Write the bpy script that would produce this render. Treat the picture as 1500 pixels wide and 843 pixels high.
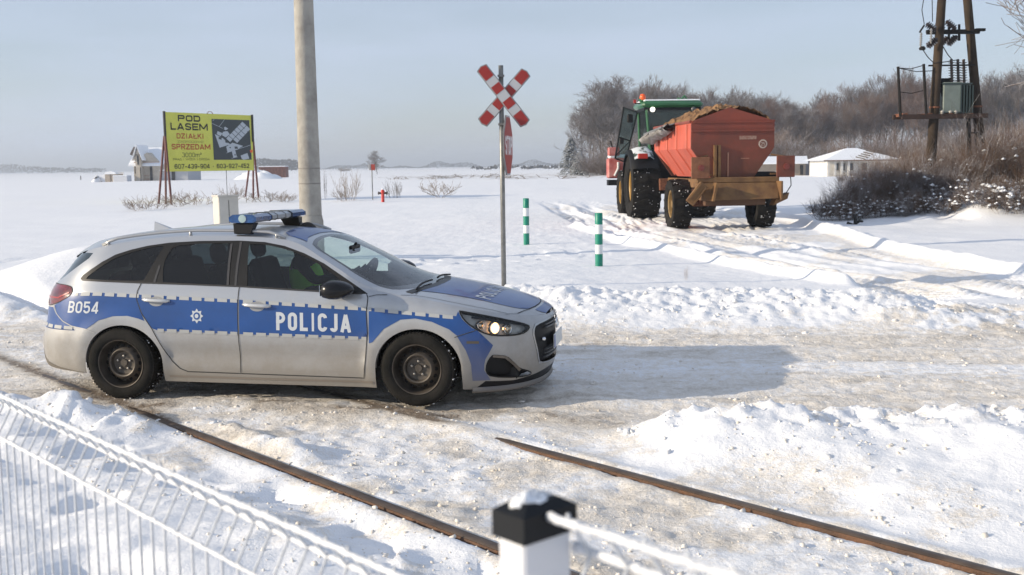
import bpy, math, random, numpy as np
from mathutils import Vector, Matrix
from mathutils.geometry import delaunay_2d_cdt
for o in list(bpy.data.objects): bpy.data.objects.remove(o)
C = bpy.context.scene.collection
sc = bpy.context.scene
# ------------------------------------------------------------------ camera
FPX, CAMH, ROLL = 1600.0, 1.966, .0135
PITCH = math.atan((421.5-(253-.0135*750))/FPX)
_fw = np.array([0, math.cos(PITCH), -math.sin(PITCH)]); _u0 = np.array([0, math.sin(PITCH), math.cos(PITCH)]); _r0 = np.array([1., 0, 0])
_r = math.cos(ROLL)*_r0 - math.sin(ROLL)*_u0; _u = math.sin(ROLL)*_r0 + math.cos(ROLL)*_u0
cam_data = bpy.data.cameras.new('camera'); cam = bpy.data.objects.new('camera', cam_data); C.objects.link(cam)
cam_data.sensor_width = 36; cam_data.lens = FPX/1500*36; cam_data.clip_start = .05; cam_data.clip_end = 20000
cam.matrix_world = Matrix(((_r[0], _u[0], -_fw[0], 0), (_r[1], _u[1], -_fw[1], 0), (_r[2], _u[2], -_fw[2], CAMH), (0, 0, 0, 1)))
cam_data.dof.use_dof = True; cam_data.dof.focus_distance = 10.0; cam_data.dof.aperture_fstop = 6.3
sc.camera = cam
# ------------------------------------------------------------------ world, sun, exposure
SUN_AZ = math.atan2(-.978, -.208)          # compass style angle from +Y towards +X of the direction TO the sun
SUN_EL = math.radians(17.2)
w = bpy.data.worlds.new('World'); sc.world = w; w.use_nodes = True
nt = w.node_tree; bg = nt.nodes['Background']
sky = nt.nodes.new('ShaderNodeTexSky'); sky.sky_type = 'NISHITA'; sky.sun_disc = False
sky.sun_elevation = SUN_EL; sky.sun_rotation = SUN_AZ; sky.altitude = 150; sky.air_density = 1.0; sky.dust_density = .6; sky.ozone_density = 2.0
tc = nt.nodes.new('ShaderNodeTexCoord'); mp = nt.nodes.new('ShaderNodeMapping'); mp.inputs['Scale'].default_value = (1.2, 1.2, 7)
nz = nt.nodes.new('ShaderNodeTexNoise'); nz.inputs['Scale'].default_value = 2.2; nz.inputs['Detail'].default_value = 5; nz.inputs['Roughness'].default_value = .5
rp = nt.nodes.new('ShaderNodeValToRGB'); rp.color_ramp.elements[0].position = .36; rp.color_ramp.elements[1].position = .75
rp.color_ramp.elements[0].color = (.42, .42, .42, 1); rp.color_ramp.elements[1].color = (.85, .85, .85, 1)
hs = nt.nodes.new('ShaderNodeHueSaturation'); hs.inputs['Saturation'].default_value = .8
mx = nt.nodes.new('ShaderNodeMix'); mx.data_type = 'RGBA'
L = nt.links.new
L(tc.outputs['Generated'], mp.inputs['Vector']); L(mp.outputs[0], nz.inputs['Vector']); L(nz.outputs[0], rp.inputs[0]); L(rp.outputs[0], mx.inputs[0])
L(sky.outputs[0], hs.inputs['Color']); L(hs.outputs[0], mx.inputs[6]); mx.inputs[7].default_value = (5.2, 5.95, 7.5, 1); L(mx.outputs[2], bg.inputs['Color'])
bg.inputs['Strength'].default_value = .108
sd = bpy.data.lights.new('sun', 'SUN'); sun = bpy.data.objects.new('sun', sd); C.objects.link(sun)
sd.energy = 4.8; sd.angle = math.radians(.55); sd.color = (1, .865, .67)
_sd = Vector((math.sin(SUN_AZ)*math.cos(SUN_EL), math.cos(SUN_AZ)*math.cos(SUN_EL), math.sin(SUN_EL)))
sun.rotation_euler = _sd.to_track_quat('Z', 'Y').to_euler(); sun.location = (-40, -20, 30)
sc.view_settings.view_transform = 'Standard'; sc.view_settings.look = 'None'; sc.view_settings.gamma = 1; sc.view_settings.exposure = 0.20
sc.cycles.max_bounces = 6; sc.cycles.transparent_max_bounces = 12; sc.cycles.volume_bounces = 0

# ------------------------------------------------------------------ helpers
def P(px, py, Y):
    """world point seen at photo pixel (px,py) whose world y is Y"""
    d = FPX*_fw + (px-750)*_r - (py-421.5)*_u; t = Y/d[1]
    return Vector((d[0]*t, Y, CAMH+d[2]*t))
def G(px, py, z=0):
    d = FPX*_fw + (px-750)*_r - (py-421.5)*_u; t = (z-CAMH)/d[2]
    return Vector((d[0]*t, d[1]*t, z))
def tag(o, label=None, cat=None, group=None, kind=None):
    if label: o['label'] = label
    if cat: o['category'] = cat
    if group: o['group'] = group
    if kind: o['kind'] = kind
    return o
def empty(name, loc=(0, 0, 0), rz=0, label=None, cat=None, group=None):
    o = bpy.data.objects.new(name, None); C.objects.link(o); o.location = loc; o.rotation_euler = (0, 0, rz); o.empty_display_size = .2
    return tag(o, label, cat, group)
def link(name, me, parent=None):
    o = bpy.data.objects.new(name, me); C.objects.link(o)
    if parent: o.parent = parent
    return o
def setmesh(name, V, F, smooth=False):
    me = bpy.data.meshes.new(name); me.from_pydata([tuple(v) for v in V], [], [tuple(f) for f in F]); me.update()
    if smooth: me.polygons.foreach_set('use_smooth', [True]*len(me.polygons))
    return me
def npmesh(name, V, Q, smooth=True):
    """V (n,3) Q (m,3|4) arrays"""
    me = bpy.data.meshes.new(name); k = Q.shape[1]
    me.vertices.add(len(V)); me.vertices.foreach_set('co', V.astype(np.float32).ravel())
    me.loops.add(Q.size); me.loops.foreach_set('vertex_index', Q.astype(np.int32).ravel())
    me.polygons.add(len(Q)); me.polygons.foreach_set('loop_start', np.arange(0, Q.size, k, dtype=np.int32)); me.polygons.foreach_set('loop_total', np.full(len(Q), k, dtype=np.int32))
    if smooth: me.polygons.foreach_set('use_smooth', np.ones(len(Q), dtype=bool))
    me.update(calc_edges=True); return me
class MB:
    def __init__(s): s.V = []; s.F = []
    def add(s, V, F):
        n = len(s.V); s.V += [Vector(v) for v in V]; s.F += [tuple(i+n for i in f) for f in F]; return s
    def box(s, c, d, rz=0, R=None, bev=0):
        x, y, z = d[0]/2, d[1]/2, d[2]/2; c = Vector(c)
        R = R or Matrix.Rotation(rz, 3, 'Z')
        if bev:
            b = bev; pts = []; 
            for sz in (-1, 1):
                for (hx, hy, k) in ((x-b, y, 0), (x, y-b, 0)):
                    pass
            ring = [(-x+b, -y), (x-b, -y), (x, -y+b), (x, y-b), (x-b, y), (-x+b, y), (-x, y-b), (-x, -y+b)]
            ins = [(p[0]*(x-b)/x, p[1]*(y-b)/y) for p in ring]
            V = [(p[0], p[1], -z) for p in ins]+[(p[0], p[1], -z+b) for p in ring]+[(p[0], p[1], z-b) for p in ring]+[(p[0], p[1], z) for p in ins]
            F = [tuple(range(7, -1, -1)), tuple(range(24, 32))]
            for l in range(3):
                for i in range(8): F.append((l*8+i, l*8+(i+1) % 8, l*8+8+(i+1) % 8, l*8+8+i))
            return s.add([R@Vector(v)+c for v in V], F)
        V = [(-x, -y, -z), (x, -y, -z), (x, y, -z), (-x, y, -z), (-x, -y, z), (x, -y, z), (x, y, z), (-x, y, z)]
        return s.add([R@Vector(v)+c for v in V], [(3, 2, 1, 0), (4, 5, 6, 7), (0, 1, 5, 4), (1, 2, 6, 5), (2, 3, 7, 6), (3, 0, 4, 7)])
    def tube(s, pts, r, n=8, caps=True):
        pts = [Vector(p) for p in pts]; rs = r if isinstance(r, (list, tuple)) else [r]*len(pts); base = len(s.V); up = None
        for i, p in enumerate(pts):
            t = (pts[min(i+1, len(pts)-1)]-pts[max(i-1, 0)]).normalized()
            if up is None: up = Vector((0, 0, 1)) if abs(t.z) < .9 else Vector((1, 0, 0))
            a = t.cross(up).normalized(); b = a.cross(t).normalized(); up = b
            for k in range(n):
                an = 2*math.pi*k/n; s.V.append(p+(a*math.cos(an)+b*math.sin(an))*rs[i])
        for i in range(len(pts)-1):
            for k in range(n):
                s.F.append((base+i*n+k, base+i*n+(k+1) % n, base+(i+1)*n+(k+1) % n, base+(i+1)*n+k))
        if caps:
            s.F.append(tuple(base+k for k in range(n-1, -1, -1))); s.F.append(tuple(base+(len(pts)-1)*n+k for k in range(n)))
        return s
    def lathe(s, prof, n=32, M=None, caps=True):
        """prof: (r, h) along local Z"""
        M = M or Matrix.Identity(4); base = len(s.V)
        for (r, h) in prof:
            for k in range(n):
                a = 2*math.pi*k/n; s.V.append(M@Vector((r*math.cos(a), r*math.sin(a), h)))
        for i in range(len(prof)-1):
            for k in range(n): s.F.append((base+i*n+k, base+i*n+(k+1) % n, base+(i+1)*n+(k+1) % n, base+(i+1)*n+k))
        if caps:
            if prof[0][0] > 1e-4: s.F.append(tuple(base+k for k in range(n-1, -1, -1)))
            if prof[-1][0] > 1e-4: s.F.append(tuple(base+(len(prof)-1)*n+k for k in range(n)))
        return s
    def prism(s, poly, d, M=None):
        """2D polygon extruded along local +Z by d"""
        M = M or Matrix.Identity(4); n = len(poly)
        V = [M@Vector((p[0], p[1], 0)) for p in poly]+[M@Vector((p[0], p[1], d)) for p in poly]
        return s.add(V, [tuple(range(n-1, -1, -1)), tuple(range(n, 2*n))]+[(i, (i+1) % n, n+(i+1) % n, n+i) for i in range(n)])
    def hull8(s, b, t):
        """bottom 4 pts, top 4 pts"""
        return s.add(list(b)+list(t), [(3, 2, 1, 0), (4, 5, 6, 7), (0, 1, 5, 4), (1, 2, 6, 5), (2, 3, 7, 6), (3, 0, 4, 7)])
    def build(s, name, m, parent=None, smooth=False, sharp=None):
        me = setmesh(name, s.V, s.F, smooth); me.materials.append(m)
        o = link(name, me, parent)
        if smooth and sharp is not None:
            try: me.set_sharp_from_angle(angle=math.radians(sharp))
            except Exception: pass
        return o
def copy_tree(o, parent=None):
    c = o.copy(); C.objects.link(c)
    if parent: c.parent = parent
    for ch in list(o.children): copy_tree(ch, c)
    return c
# ---- value noise
def _h(ix, iy, s):
    n = (ix.astype(np.int64)*374761393+iy.astype(np.int64)*668265263+s*974634777) & 0x7fffffff
    n = ((n ^ (n >> 13))*1274126177) & 0x7fffffff
    return ((n ^ (n >> 16)) & 0xffff)/65535.0
def vn(x, y, s=0):
    ix = np.floor(x); iy = np.floor(y); fx = x-ix; fy = y-iy; fx = fx*fx*fx*(fx*(fx*6-15)+10); fy = fy*fy*fy*(fy*(fy*6-15)+10)
    a = _h(ix, iy, s); b = _h(ix+1, iy, s); c = _h(ix, iy+1, s); d = _h(ix+1, iy+1, s)
    return (a*(1-fx)+b*fx)*(1-fy)+(c*(1-fx)+d*fx)*fy
def fbm(x, y, oct=4, s=0, g=.5):
    v = 0; a = 1; t = 0
    for i in range(oct):
        v = v+a*vn(x*2**i+17.3*i, y*2**i-9.1*i, s+i); t += a; a *= g
    return v/t
def ss(a, b, x):
    t = np.clip((x-a)/(b-a), 0, 1); return t*t*(3-2*t)

# ------------------------------------------------------------------ materials
MATS = {}
def mat(name, col, rough=.6, metal=0, var=0, vscale=8, bump=0, bscale=30, spec=None, col2=None, lo=.35, hi=.65, coat=0, emit=None, estr=0, dirt=None, alpha=None, sub=0):
    """dirt=(z0,z1,colour): mud film below object height z1, full at z0"""
    if name in MATS: return MATS[name]
    m = bpy.data.materials.new(name); m.use_nodes = True; n = m.node_tree; b = n.nodes['Principled BSDF']; MATS[name] = m
    Lk = n.links.new
    b.inputs['Roughness'].default_value = rough; b.inputs['Metallic'].default_value = metal; b.inputs['Base Color'].default_value = (*col, 1)
    if spec is not None: b.inputs['Specular IOR Level'].default_value = spec
    if coat: b.inputs['Coat Weight'].default_value = coat; b.inputs['Coat Roughness'].default_value = .08
    if emit: b.inputs['Emission Color'].default_value = (*emit, 1); b.inputs['Emission Strength'].default_value = estr
    tcn = n.nodes.new('ShaderNodeTexCoord'); out = None
    if var or col2:
        nz = n.nodes.new('ShaderNodeTexNoise'); nz.inputs['Scale'].default_value = vscale; nz.inputs['Detail'].default_value = 6; nz.inputs['Roughness'].default_value = .62
        Lk(tcn.outputs['Object'], nz.inputs['Vector']); r = n.nodes.new('ShaderNodeValToRGB'); r.color_ramp.elements[0].position = lo; r.color_ramp.elements[1].position = hi
        c2 = col2 or tuple(min(1, c*(1+var)) for c in col); c1 = col if col2 else tuple(c*(1-var) for c in col)
        r.color_ramp.elements[0].color = (*c1, 1); r.color_ramp.elements[1].color = (*c2, 1); Lk(nz.outputs[0], r.inputs[0]); out = r.outputs[0]
    if dirt:
        z0, z1, dc = dirt; sx = n.nodes.new('ShaderNodeSeparateXYZ'); Lk(tcn.outputs['Object'], sx.inputs[0])
        n2 = n.nodes.new('ShaderNodeTexNoise'); n2.inputs['Scale'].default_value = 5; n2.inputs['Detail'].default_value = 8; n2.inputs['Roughness'].default_value = .7; Lk(tcn.outputs['Object'], n2.inputs['Vector'])
        ad = n.nodes.new('ShaderNodeMath'); ad.operation = 'MULTIPLY_ADD'; Lk(n2.outputs[0], ad.inputs[0]); ad.inputs[1].default_value = (z1-z0)*.9; Lk(sx.outputs[2], ad.inputs[2])
        mr = n.nodes.new('ShaderNodeMapRange'); Lk(ad.outputs[0], mr.inputs[0]); mr.inputs[1].default_value = z0+(z1-z0)*.45; mr.inputs[2].default_value = z1+(z1-z0)*.45; mr.inputs[3].default_value = .85; mr.inputs[4].default_value = .0
        mi = n.nodes.new('ShaderNodeMix'); mi.data_type = 'RGBA'; Lk(mr.outputs[0], mi.inputs[0])
        if out: Lk(out, mi.inputs[6])
        else: mi.inputs[6].default_value = (*col, 1)
        mi.inputs[7].default_value = (*dc, 1); out = mi.outputs[2]
        rr = n.nodes.new('ShaderNodeMapRange'); Lk(mr.outputs[0], rr.inputs[0]); rr.inputs[3].default_value = rough; rr.inputs[4].default_value = .8; Lk(rr.outputs[0], b.inputs['Roughness'])
        if metal:
            r3 = n.nodes.new('ShaderNodeMapRange'); Lk(mr.outputs[0], r3.inputs[0]); r3.inputs[3].default_value = metal; r3.inputs[4].default_value = 0; Lk(r3.outputs[0], b.inputs['Metallic'])
    if out: Lk(out, b.inputs['Base Color'])
    if bump:
        n3 = n.nodes.new('ShaderNodeTexNoise'); n3.inputs['Scale'].default_value = bscale; n3.inputs['Detail'].default_value = 5; Lk(tcn.outputs['Object'], n3.inputs['Vector'])
        bp = n.nodes.new('ShaderNodeBump'); bp.inputs['Strength'].default_value = bump; bp.inputs['Distance'].default_value = .02; Lk(n3.outputs[0], bp.inputs['Height']); Lk(bp.outputs[0], b.inputs['Normal'])
    return m
def glassmat(name, tint, refl=.08, rough=.02, opac=.0):
    m = bpy.data.materials.new(name); m.use_nodes = True; n = m.node_tree; n.nodes.clear(); MATS[name] = m
    o = n.nodes.new('ShaderNodeOutputMaterial'); t = n.nodes.new('ShaderNodeBsdfTransparent'); t.inputs[0].default_value = (*tint, 1)
    g = n.nodes.new('ShaderNodeBsdfGlossy'); g.inputs['Roughness'].default_value = rough; g.inputs[0].default_value = (1, 1, 1, 1)
    fr = n.nodes.new('ShaderNodeFresnel'); fr.inputs[0].default_value = 1.45; mxx = n.nodes.new('ShaderNodeMixShader')
    n.links.new(fr.outputs[0], mxx.inputs[0]); n.links.new(t.outputs[0], mxx.inputs[1]); n.links.new(g.outputs[0], mxx.inputs[2])
    if opac:
        d = n.nodes.new('ShaderNodeBsdfDiffuse'); d.inputs[0].default_value = (.25, .24, .22, 1); m2 = n.nodes.new('ShaderNodeMixShader'); m2.inputs[0].default_value = opac
        n.links.new(mxx.outputs[0], m2.inputs[1]); n.links.new(d.outputs[0], m2.inputs[2]); n.links.new(m2.outputs[0], o.inputs[0])
    else: n.links.new(mxx.outputs[0], o.inputs[0])
    return m
def snowcap_mat(name, base, col2=None, amount=.5, nscale=3, rough=.85, thr=.15, white=(.82, .84, .88)):
    """thing with snow / hoar frost lying on faces that look up, broken by noise"""
    m = bpy.data.materials.new(name); m.use_nodes = True; n = m.node_tree; b = n.nodes['Principled BSDF']; MATS[name] = m; Lk = n.links.new
    b.inputs['Roughness'].default_value = rough; b.inputs['Specular IOR Level'].default_value = .2
    tcn = n.nodes.new('ShaderNodeTexCoord'); g = n.nodes.new('ShaderNodeNewGeometry'); oi = n.nodes.new('ShaderNodeObjectInfo')
    r = n.nodes.new('ShaderNodeMix'); r.data_type = 'RGBA'; r.inputs[6].default_value = (*base, 1); r.inputs[7].default_value = (*(col2 or base), 1); Lk(oi.outputs['Random'], r.inputs[0])
    nz = n.nodes.new('ShaderNodeTexNoise'); nz.inputs['Scale'].default_value = nscale; nz.inputs['Detail'].default_value = 4; Lk(tcn.outputs['Object'], nz.inputs['Vector'])
    sx = n.nodes.new('ShaderNodeSeparateXYZ'); Lk(g.outputs['Normal'], sx.inputs[0])
    a = n.nodes.new('ShaderNodeMath'); a.operation = 'MULTIPLY_ADD'; Lk(sx.outputs[2], a.inputs[0]); a.inputs[1].default_value = .35; Lk(nz.outputs[0], a.inputs[2])
    mr = n.nodes.new('ShaderNodeMapRange'); Lk(a.outputs[0], mr.inputs[0]); mr.inputs[1].default_value = .5+thr; mr.inputs[2].default_value = .7+thr; mr.inputs[4].default_value = amount
    mi = n.nodes.new('ShaderNodeMix'); mi.data_type = 'RGBA'; Lk(mr.outputs[0], mi.inputs[0]); Lk(r.outputs[2], mi.inputs[6]); mi.inputs[7].default_value = (*white, 1)
    Lk(mi.outputs[2], b.inputs['Base Color']); return m
SNOW = mat('clean_snow', (.84, .86, .89), .55, var=.03, vscale=3, bump=.35, bscale=14)
BLACK = mat('black_plastic', (.008, .008, .009), .5, spec=.2)
RUST = mat('rusty_steel', (.16, .06, .03), .8, var=.4, vscale=12, bump=.3, bscale=60)

# railway lines (used by the terrain too)
RD = np.array([-.668, .744]); RN = np.array([.744, .668])
_a = G(290, 632); RC_A = _a.x*RN[0]+_a.y*RN[1]; RC_B = RC_A+1.507
# ------------------------------------------------------------------ terrain
def axis(fine0, fine1, st, g, far, gneg=None, near=None):
    a = list(np.arange(fine0, fine1, st)); s = st; x = a[-1]
    while x < far: s *= g; x += s; a.append(x)
    s = st; x = a[0]; b = []
    lim = -far if near is None else near
    while x > lim: s *= (gneg or g); x -= s; b.append(x)
    return np.array(b[::-1]+a)
GX = axis(-5.2, 6.2, .036, 1.022, 7000); GY = axis(3.6, 13.5, .034, 1.0105, 7000, 1.05, -60)
FAR_EDGE = [(-40, 20.5), (-12, 15.0), (-6.8, 13.9), (.6, 12.55), (5.7, 12.1), (12, 11.4), (40, 8)]
NEAR_EDGE = [(-40, 15), (-10, 10.5), (-4.3, 9.25), (.5, 8.45), (3.6, 7.85), (8, 7.1), (40, 2)]
def poly_y(tab, x): return np.interp(x, [t[0] for t in tab], [t[1] for t in tab])
def dist_poly(X, Y, pts):
    d = np.full(X.shape, 1e9); sgn = np.zeros(X.shape)
    for (x0, y0), (x1, y1) in zip(pts[:-1], pts[1:]):
        ux, uy = x1-x0, y1-y0; l2 = ux*ux+uy*uy; t = np.clip(((X-x0)*ux+(Y-y0)*uy)/l2, 0, 1); dx = X-(x0+t*ux); dy = Y-(y0+t*uy); dd = np.hypot(dx, dy)
        s = np.sign(ux*(Y-y0)-uy*(X-x0)); m = dd < d; d = np.where(m, dd, d); sgn = np.where(m, s, sgn)
    return d, sgn
def terrain(X, Y):
    near = np.exp(-np.maximum(0, Y-30)/30)
    H = np.zeros(X.shape); D = np.zeros(X.shape)
    fy = poly_y(FAR_EDGE, X)+.25*(fbm(X*.8, Y*.0+3, 3, 5)-.5); ny = poly_y(NEAR_EDGE, X)+.3*(fbm(X*1.1, Y*0+7, 3, 9)-.5)
    wob = fbm(X*.7, Y*.7, 4, 11)-.5
    infield = ss(0, 1.6, Y-fy)                      # beyond the road
    innear = ss(0, .5, ny-Y)                        # our side of the road
    road = (1-ss(-.15, .35, Y-fy))*(1-ss(-.1, .3, ny-Y))
    # --- field beyond: soft snow
    H += infield*(.10+.16*(fbm(X*.16, Y*.16, 4, 21)-.5)*ss(14, 22, Y)+.035*(fbm(X*1.3, Y*1.3, 4, 22)-.5)+.018*(fbm(X*5, Y*5, 3, 23)-.5)*near)
    H += ss(60, 200, Y)*.5*(fbm(X*.012, Y*.012, 3, 31)-.5)
    # wind drift far left behind the car
    H += .62*np.exp(-(((X+6.7)/1.7)**2))*ss(14.2, 18.0, Y)*(1-ss(19, 27, Y))
    H += .10*np.exp(-(((X+2)/5)**2))*ss(14, 17, Y)*(1-ss(18, 24, Y))
    # --- ploughed bank on the far side of the road
    bx = ss(-1.5, .3, X)*(1-ss(3.9, 6.0, X)); bank = np.exp(-((Y-(fy+1.45+.3*wob))/.95)**2)
    lump = fbm(X*2.2, Y*2.2, 4, 41, .6)
    H += bx*bank*(.22*(.45+1.1*fbm(X*1.3, Y*1.3, 4, 41, .5))+.05*(fbm(X*9, Y*9, 3, 42)-.5))
    rbx = ss(3.9, 5.2, X); H += rbx*np.exp(-((Y-(fy+.9))/.8)**2)*(.10*(.2+1.4*lump)+.05*(fbm(X*9, Y*9, 3, 43)-.5))
    lbx = 1-ss(-6, -2, X); H += lbx*np.exp(-((Y-(fy+.7))/.6)**2)*.10*(.2+1.4*lump)
    cobble = .020*ss(.52, .80, vn(X*6.5, Y*6.5, 201))+.020*ss(.5, .8, vn(X*13+5, Y*13, 202))+.014*ss(.5, .8, vn(X*26+5, Y*26, 203))
    H += bx*bank*cobble*1.3+rbx*np.exp(-((Y-(fy+.9))/.8)**2)*cobble*.9+lbx*np.exp(-((Y-(fy+.7))/.6)**2)*cobble
    # --- tyre lane from the junction to the tractor
    l1 = [(2.0, 33), (2.35, 30), (3.6, 22), (4.5, 18.2), (5.1, 16.6)]; l2 = [(9.5, 40), (8.75, 30), (8.35, 23), (8.5, 18), (10, 16), (14, 14.8)]
    d1, s1 = dist_poly(X, Y, l1); d2, s2 = dist_poly(X, Y, l2)
    wgt = near*ss(14.6, 16.3, Y)*(1-ss(55, 70, Y))
    xl = np.interp(Y, [14, 16.6, 18.2, 22, 30, 33, 60], [5.3, 5.1, 4.5, 3.6, 2.35, 2.0, 1.0]); xr = np.interp(Y, [14.8, 16, 18, 23, 30, 40, 60], [14, 10, 8.5, 8.35, 8.75, 9.0, 8.5])
    lane = ss(-.05, .3, X-xl)*ss(-.05, .3, xr-X)*ss(14.2, 15.5, Y)*(1-ss(45, 60, Y))
    H += -lane*.08*infield
    for dd, hh, ww in ((d1, .15, .17), (d2, .14, .2)): H += hh*np.exp(-(dd/ww)**2)*(.7+.6*fbm(X*1.7, Y*1.7, 3, 51))
    for off, hh in ((.75, -.05), (1.25, .07), (1.9, -.06), (2.5, .04), (3.4, .05), (4.0, -.05)):
        xr_ = xl+off+.12*np.sin(Y*.6+off*3); H += lane*hh*np.exp(-((X-xr_)/.16)**2)*(.6+.8*fbm(X*2, Y*2, 2, 52))
    H += lane*(.05*(fbm(X*3.2, Y*2.2, 4, 53, .6)-.5)+.026*np.sin(Y*24+5*np.abs(((X*1.1) % 1)-.5)*4)*ss(.45, .6, fbm(X*.9, Y*.3, 2, 54)))
    D += lane*.22*ss(.40, .62, fbm(X*1.1, Y*.5, 4, 55))
    # second faint track left of the bollards to the tractor
    H += -.07*np.exp(-((X-np.interp(Y, [20, 27, 34, 60], [2.9, 2.5, 3.2, 4.0]))/.35)**2)*ss(24, 26, Y)*(1-ss(50, 60, Y))
    # churned snow round the tractor
    ch = np.exp(-(((X-5)/5)**2+((Y-30)/7)**2)); H += ch*.12*(fbm(X*2.0, Y*2.0, 4, 57, .65)-.5); 
    H += ss(30.0, 31.6, Y)*(1-ss(40, 48, Y))*ss(10.0, 13.5, X)*(.12+.25*ss(11.5,14,X)+.55*(fbm(X*1.1, Y*1.1, 4, 58)-.35))*(1-ss(40, 60, X))
    # foot prints crossing behind the sign post
    H += -.05*ss(.66, .74, vn(X*3.1, Y*2.1, 61))*np.exp(-((Y-22-1.2*np.sin(X*.5))/1.2)**2)*(1-ss(0, 3, X))
    # --- road: packed dirty snow with wheel ruts
    u = (Y-fy)/(ny-fy)
    rr = .010*np.sin(u*34+3*wob)+.034*(fbm(X*.9, Y*7, 3, 71)-.5)+.034*(fbm(X*6, Y*9, 3, 72, .6)-.5)+.020*(fbm(X*20, Y*22, 2, 73)-.5)
    H += road*rr
    H -= road*.035*(np.exp(-((u-.30)/.06)**2)+np.exp(-((u-.78)/.06)**2))*ss(.3, .6, fbm(X*.5, Y*.2, 2, 74))
    D += road*(.34+.36*(fbm(X*.8, Y*3.2, 4, 75)-.5)+.24*ss(.58, .78, fbm(X*1.6, Y*8, 3, 76))-.15*np.exp(-((u-.5)/.15)**2))
    D += .22*np.exp(-((Y-fy)/.9)**2)*ss(.35, .7, fbm(X*4, Y*4, 3, 77))
    D += rbx*.35*ss(-.2, .3, Y-fy)*(1-ss(.8, 2.0, Y-fy))*ss(.4, .6, fbm(X*3, Y*3, 3, 78))
    # --- our side: rails
    dA = X*RN[0]+Y*RN[1]-RC_A; al = X*RD[0]+Y*RD[1]; onr = ss(0, .8, ny-Y)
    between = ss(-.2, .05, dA)*(1-ss(1.45, 1.7, dA))
    # left of rail A : undisturbed drifted snow up to the fence
    left = 1-ss(-.35, -.05, dA)
    H += innear*left*(.04+.22*(fbm(X*.75, Y*.75, 4, 81)-.42)+.07*(fbm(X*2.6, Y*2.6, 4, 82)-.5)+.035*(fbm(X*8, Y*8, 3, 83)-.5)-.06*ss(.60, .70, vn(X*2.4, Y*2.4, 84)))
    H += -.10*innear*left*ss(-.9, -.2, dA)
    # left bank crest by the road
    H += .20*np.exp(-((Y-(ny-.55))/.33)**2)*(1-ss(-3.0, -2.0, X))*(.3+1.4*fbm(X*2.4, Y*2.4, 4, 85, .6))*left
    # between the rails: rough trodden
    H += innear*between*(-.045+.05*(fbm(X*2.3, Y*2.3, 4, 86)-.5)+.05*(fbm(X*9, Y*9, 4, 87, .6)-.5))
    # right of rail B : ridge along road sloping down to the rail
    right = ss(1.5, 1.75, dA)
    crest = ny-.50
    prof = np.where(Y > crest, np.exp(-((Y-crest)/.30)**2), np.exp(-((crest-Y)/1.7)**2))
    grow = ss(1.55, 2.6, dA)*ss(.5, 1.5, X)
    H += right*(-.05+.24*prof*grow*(.55+.9*fbm(X*1.2, Y*1.2, 3, 91))+.05*innear*(fbm(X*1.8, Y*1.8, 4, 92)-.5)+.022*innear*(fbm(X*9, Y*9, 3, 93)-.5)) * ss(-.7, .3, ny-Y+.45)
    H += right*np.exp(-((Y-crest)/.38)**2)*(.13*(fbm(X*5.5, Y*5.5, 4, 94, .65)-.42))*grow
    H += right*np.exp(-((Y-crest)/.42)**2)*cobble*1.5*grow+.6*cobble*np.exp(-((Y-(ny-.55))/.33)**2)*(1-ss(-3.0, -2.0, X))*left
    H += innear*between*.35*cobble*ss(.45, .6, fbm(X*1.3, Y*1.3, 3, 204))
    # snow wall beyond rail A near the road, and spill
    H += .10*np.exp(-((dA-.22)/.13)**2)*np.exp(-((al-np.dot(RD, [-2.2, 7.4]))/.9)**2)*(.5+fbm(X*4, Y*4, 3, 95))
    # grooves for the rails
    for cc in (0, 1.507):
        g = dA-cc; on = ss(-.1, 1.3, ny-Y) if cc == 0 else ss(.55, 1.3, ny-Y)
        H = np.where(np.abs(g) < .30, H*(1-.75*np.exp(-(g/.16)**2)), H)+(.028*(1-on)*np.exp(-(g/.12)**2)*innear if cc else 0)
        H -= (.058*on+.010*(1-on)*ss(.35, .5, fbm(al*.9, al*0+cc, 3, 96)))*np.exp(-(g/.062)**2)*(1-infield)
        D += .8*np.exp(-(g/.08)**2)*(1-on)*((1-.85*ss(.25, .45, ny-Y)) if cc else 1)*(1-infield*.8)
        D += .35*np.exp(-((np.abs(g)-.05)/.12)**2)*on*ss(.42, .6, fbm(X*5, Y*5, 3, 97))
    D += innear*between*(.13+.32*ss(.45, .68, fbm(X*2.1, Y*2.1, 4, 98)))
    D += innear*right*.26*(1-ss(1.7, 3.2, dA))*ss(.42, .65, fbm(X*2.4, Y*2.4, 4, 99))
    D += innear*left*.30*ss(-1.5, -.2, dA)*ss(.5, .68, fbm(X*2.2, Y*2.2, 4, 100))
    D += .45*np.exp(-((ny-Y)/.35)**2)*(1-.6*right*grow)*ss(.3, .6, fbm(X*3, Y*3, 3, 101))
    D += .20*right*grow*np.exp(-((Y-crest)/.3)**2)*ss(.45, .7, fbm(X*6, Y*6, 3, 102))
    return H, np.clip(D, 0, 1)
XX, YY = np.meshgrid(GX, GY)
HH, DD = terrain(XX, YY)
def ground_z(x, y):
    h, _ = terrain(np.array([[float(x)]]), np.array([[float(y)]])); return float(h[0, 0])
nx, ny_ = len(GX), len(GY)
idx = np.arange(nx*ny_).reshape(ny_, nx)
quads = np.stack([idx[:-1, :-1], idx[:-1, 1:], idx[1:, 1:], idx[1:, :-1]], -1).reshape(-1, 4)
tme = npmesh('snow_ground', np.stack([XX, YY, HH], -1).reshape(-1, 3), quads)
at = tme.attributes.new('dirt', 'FLOAT', 'POINT'); at.data.foreach_set('value', DD.astype(np.float32).ravel())
gm = bpy.data.materials.new('snow_and_slush'); gm.use_nodes = True; n = gm.node_tree; b = n.nodes['Principled BSDF']; Lk = n.links.new
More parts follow.
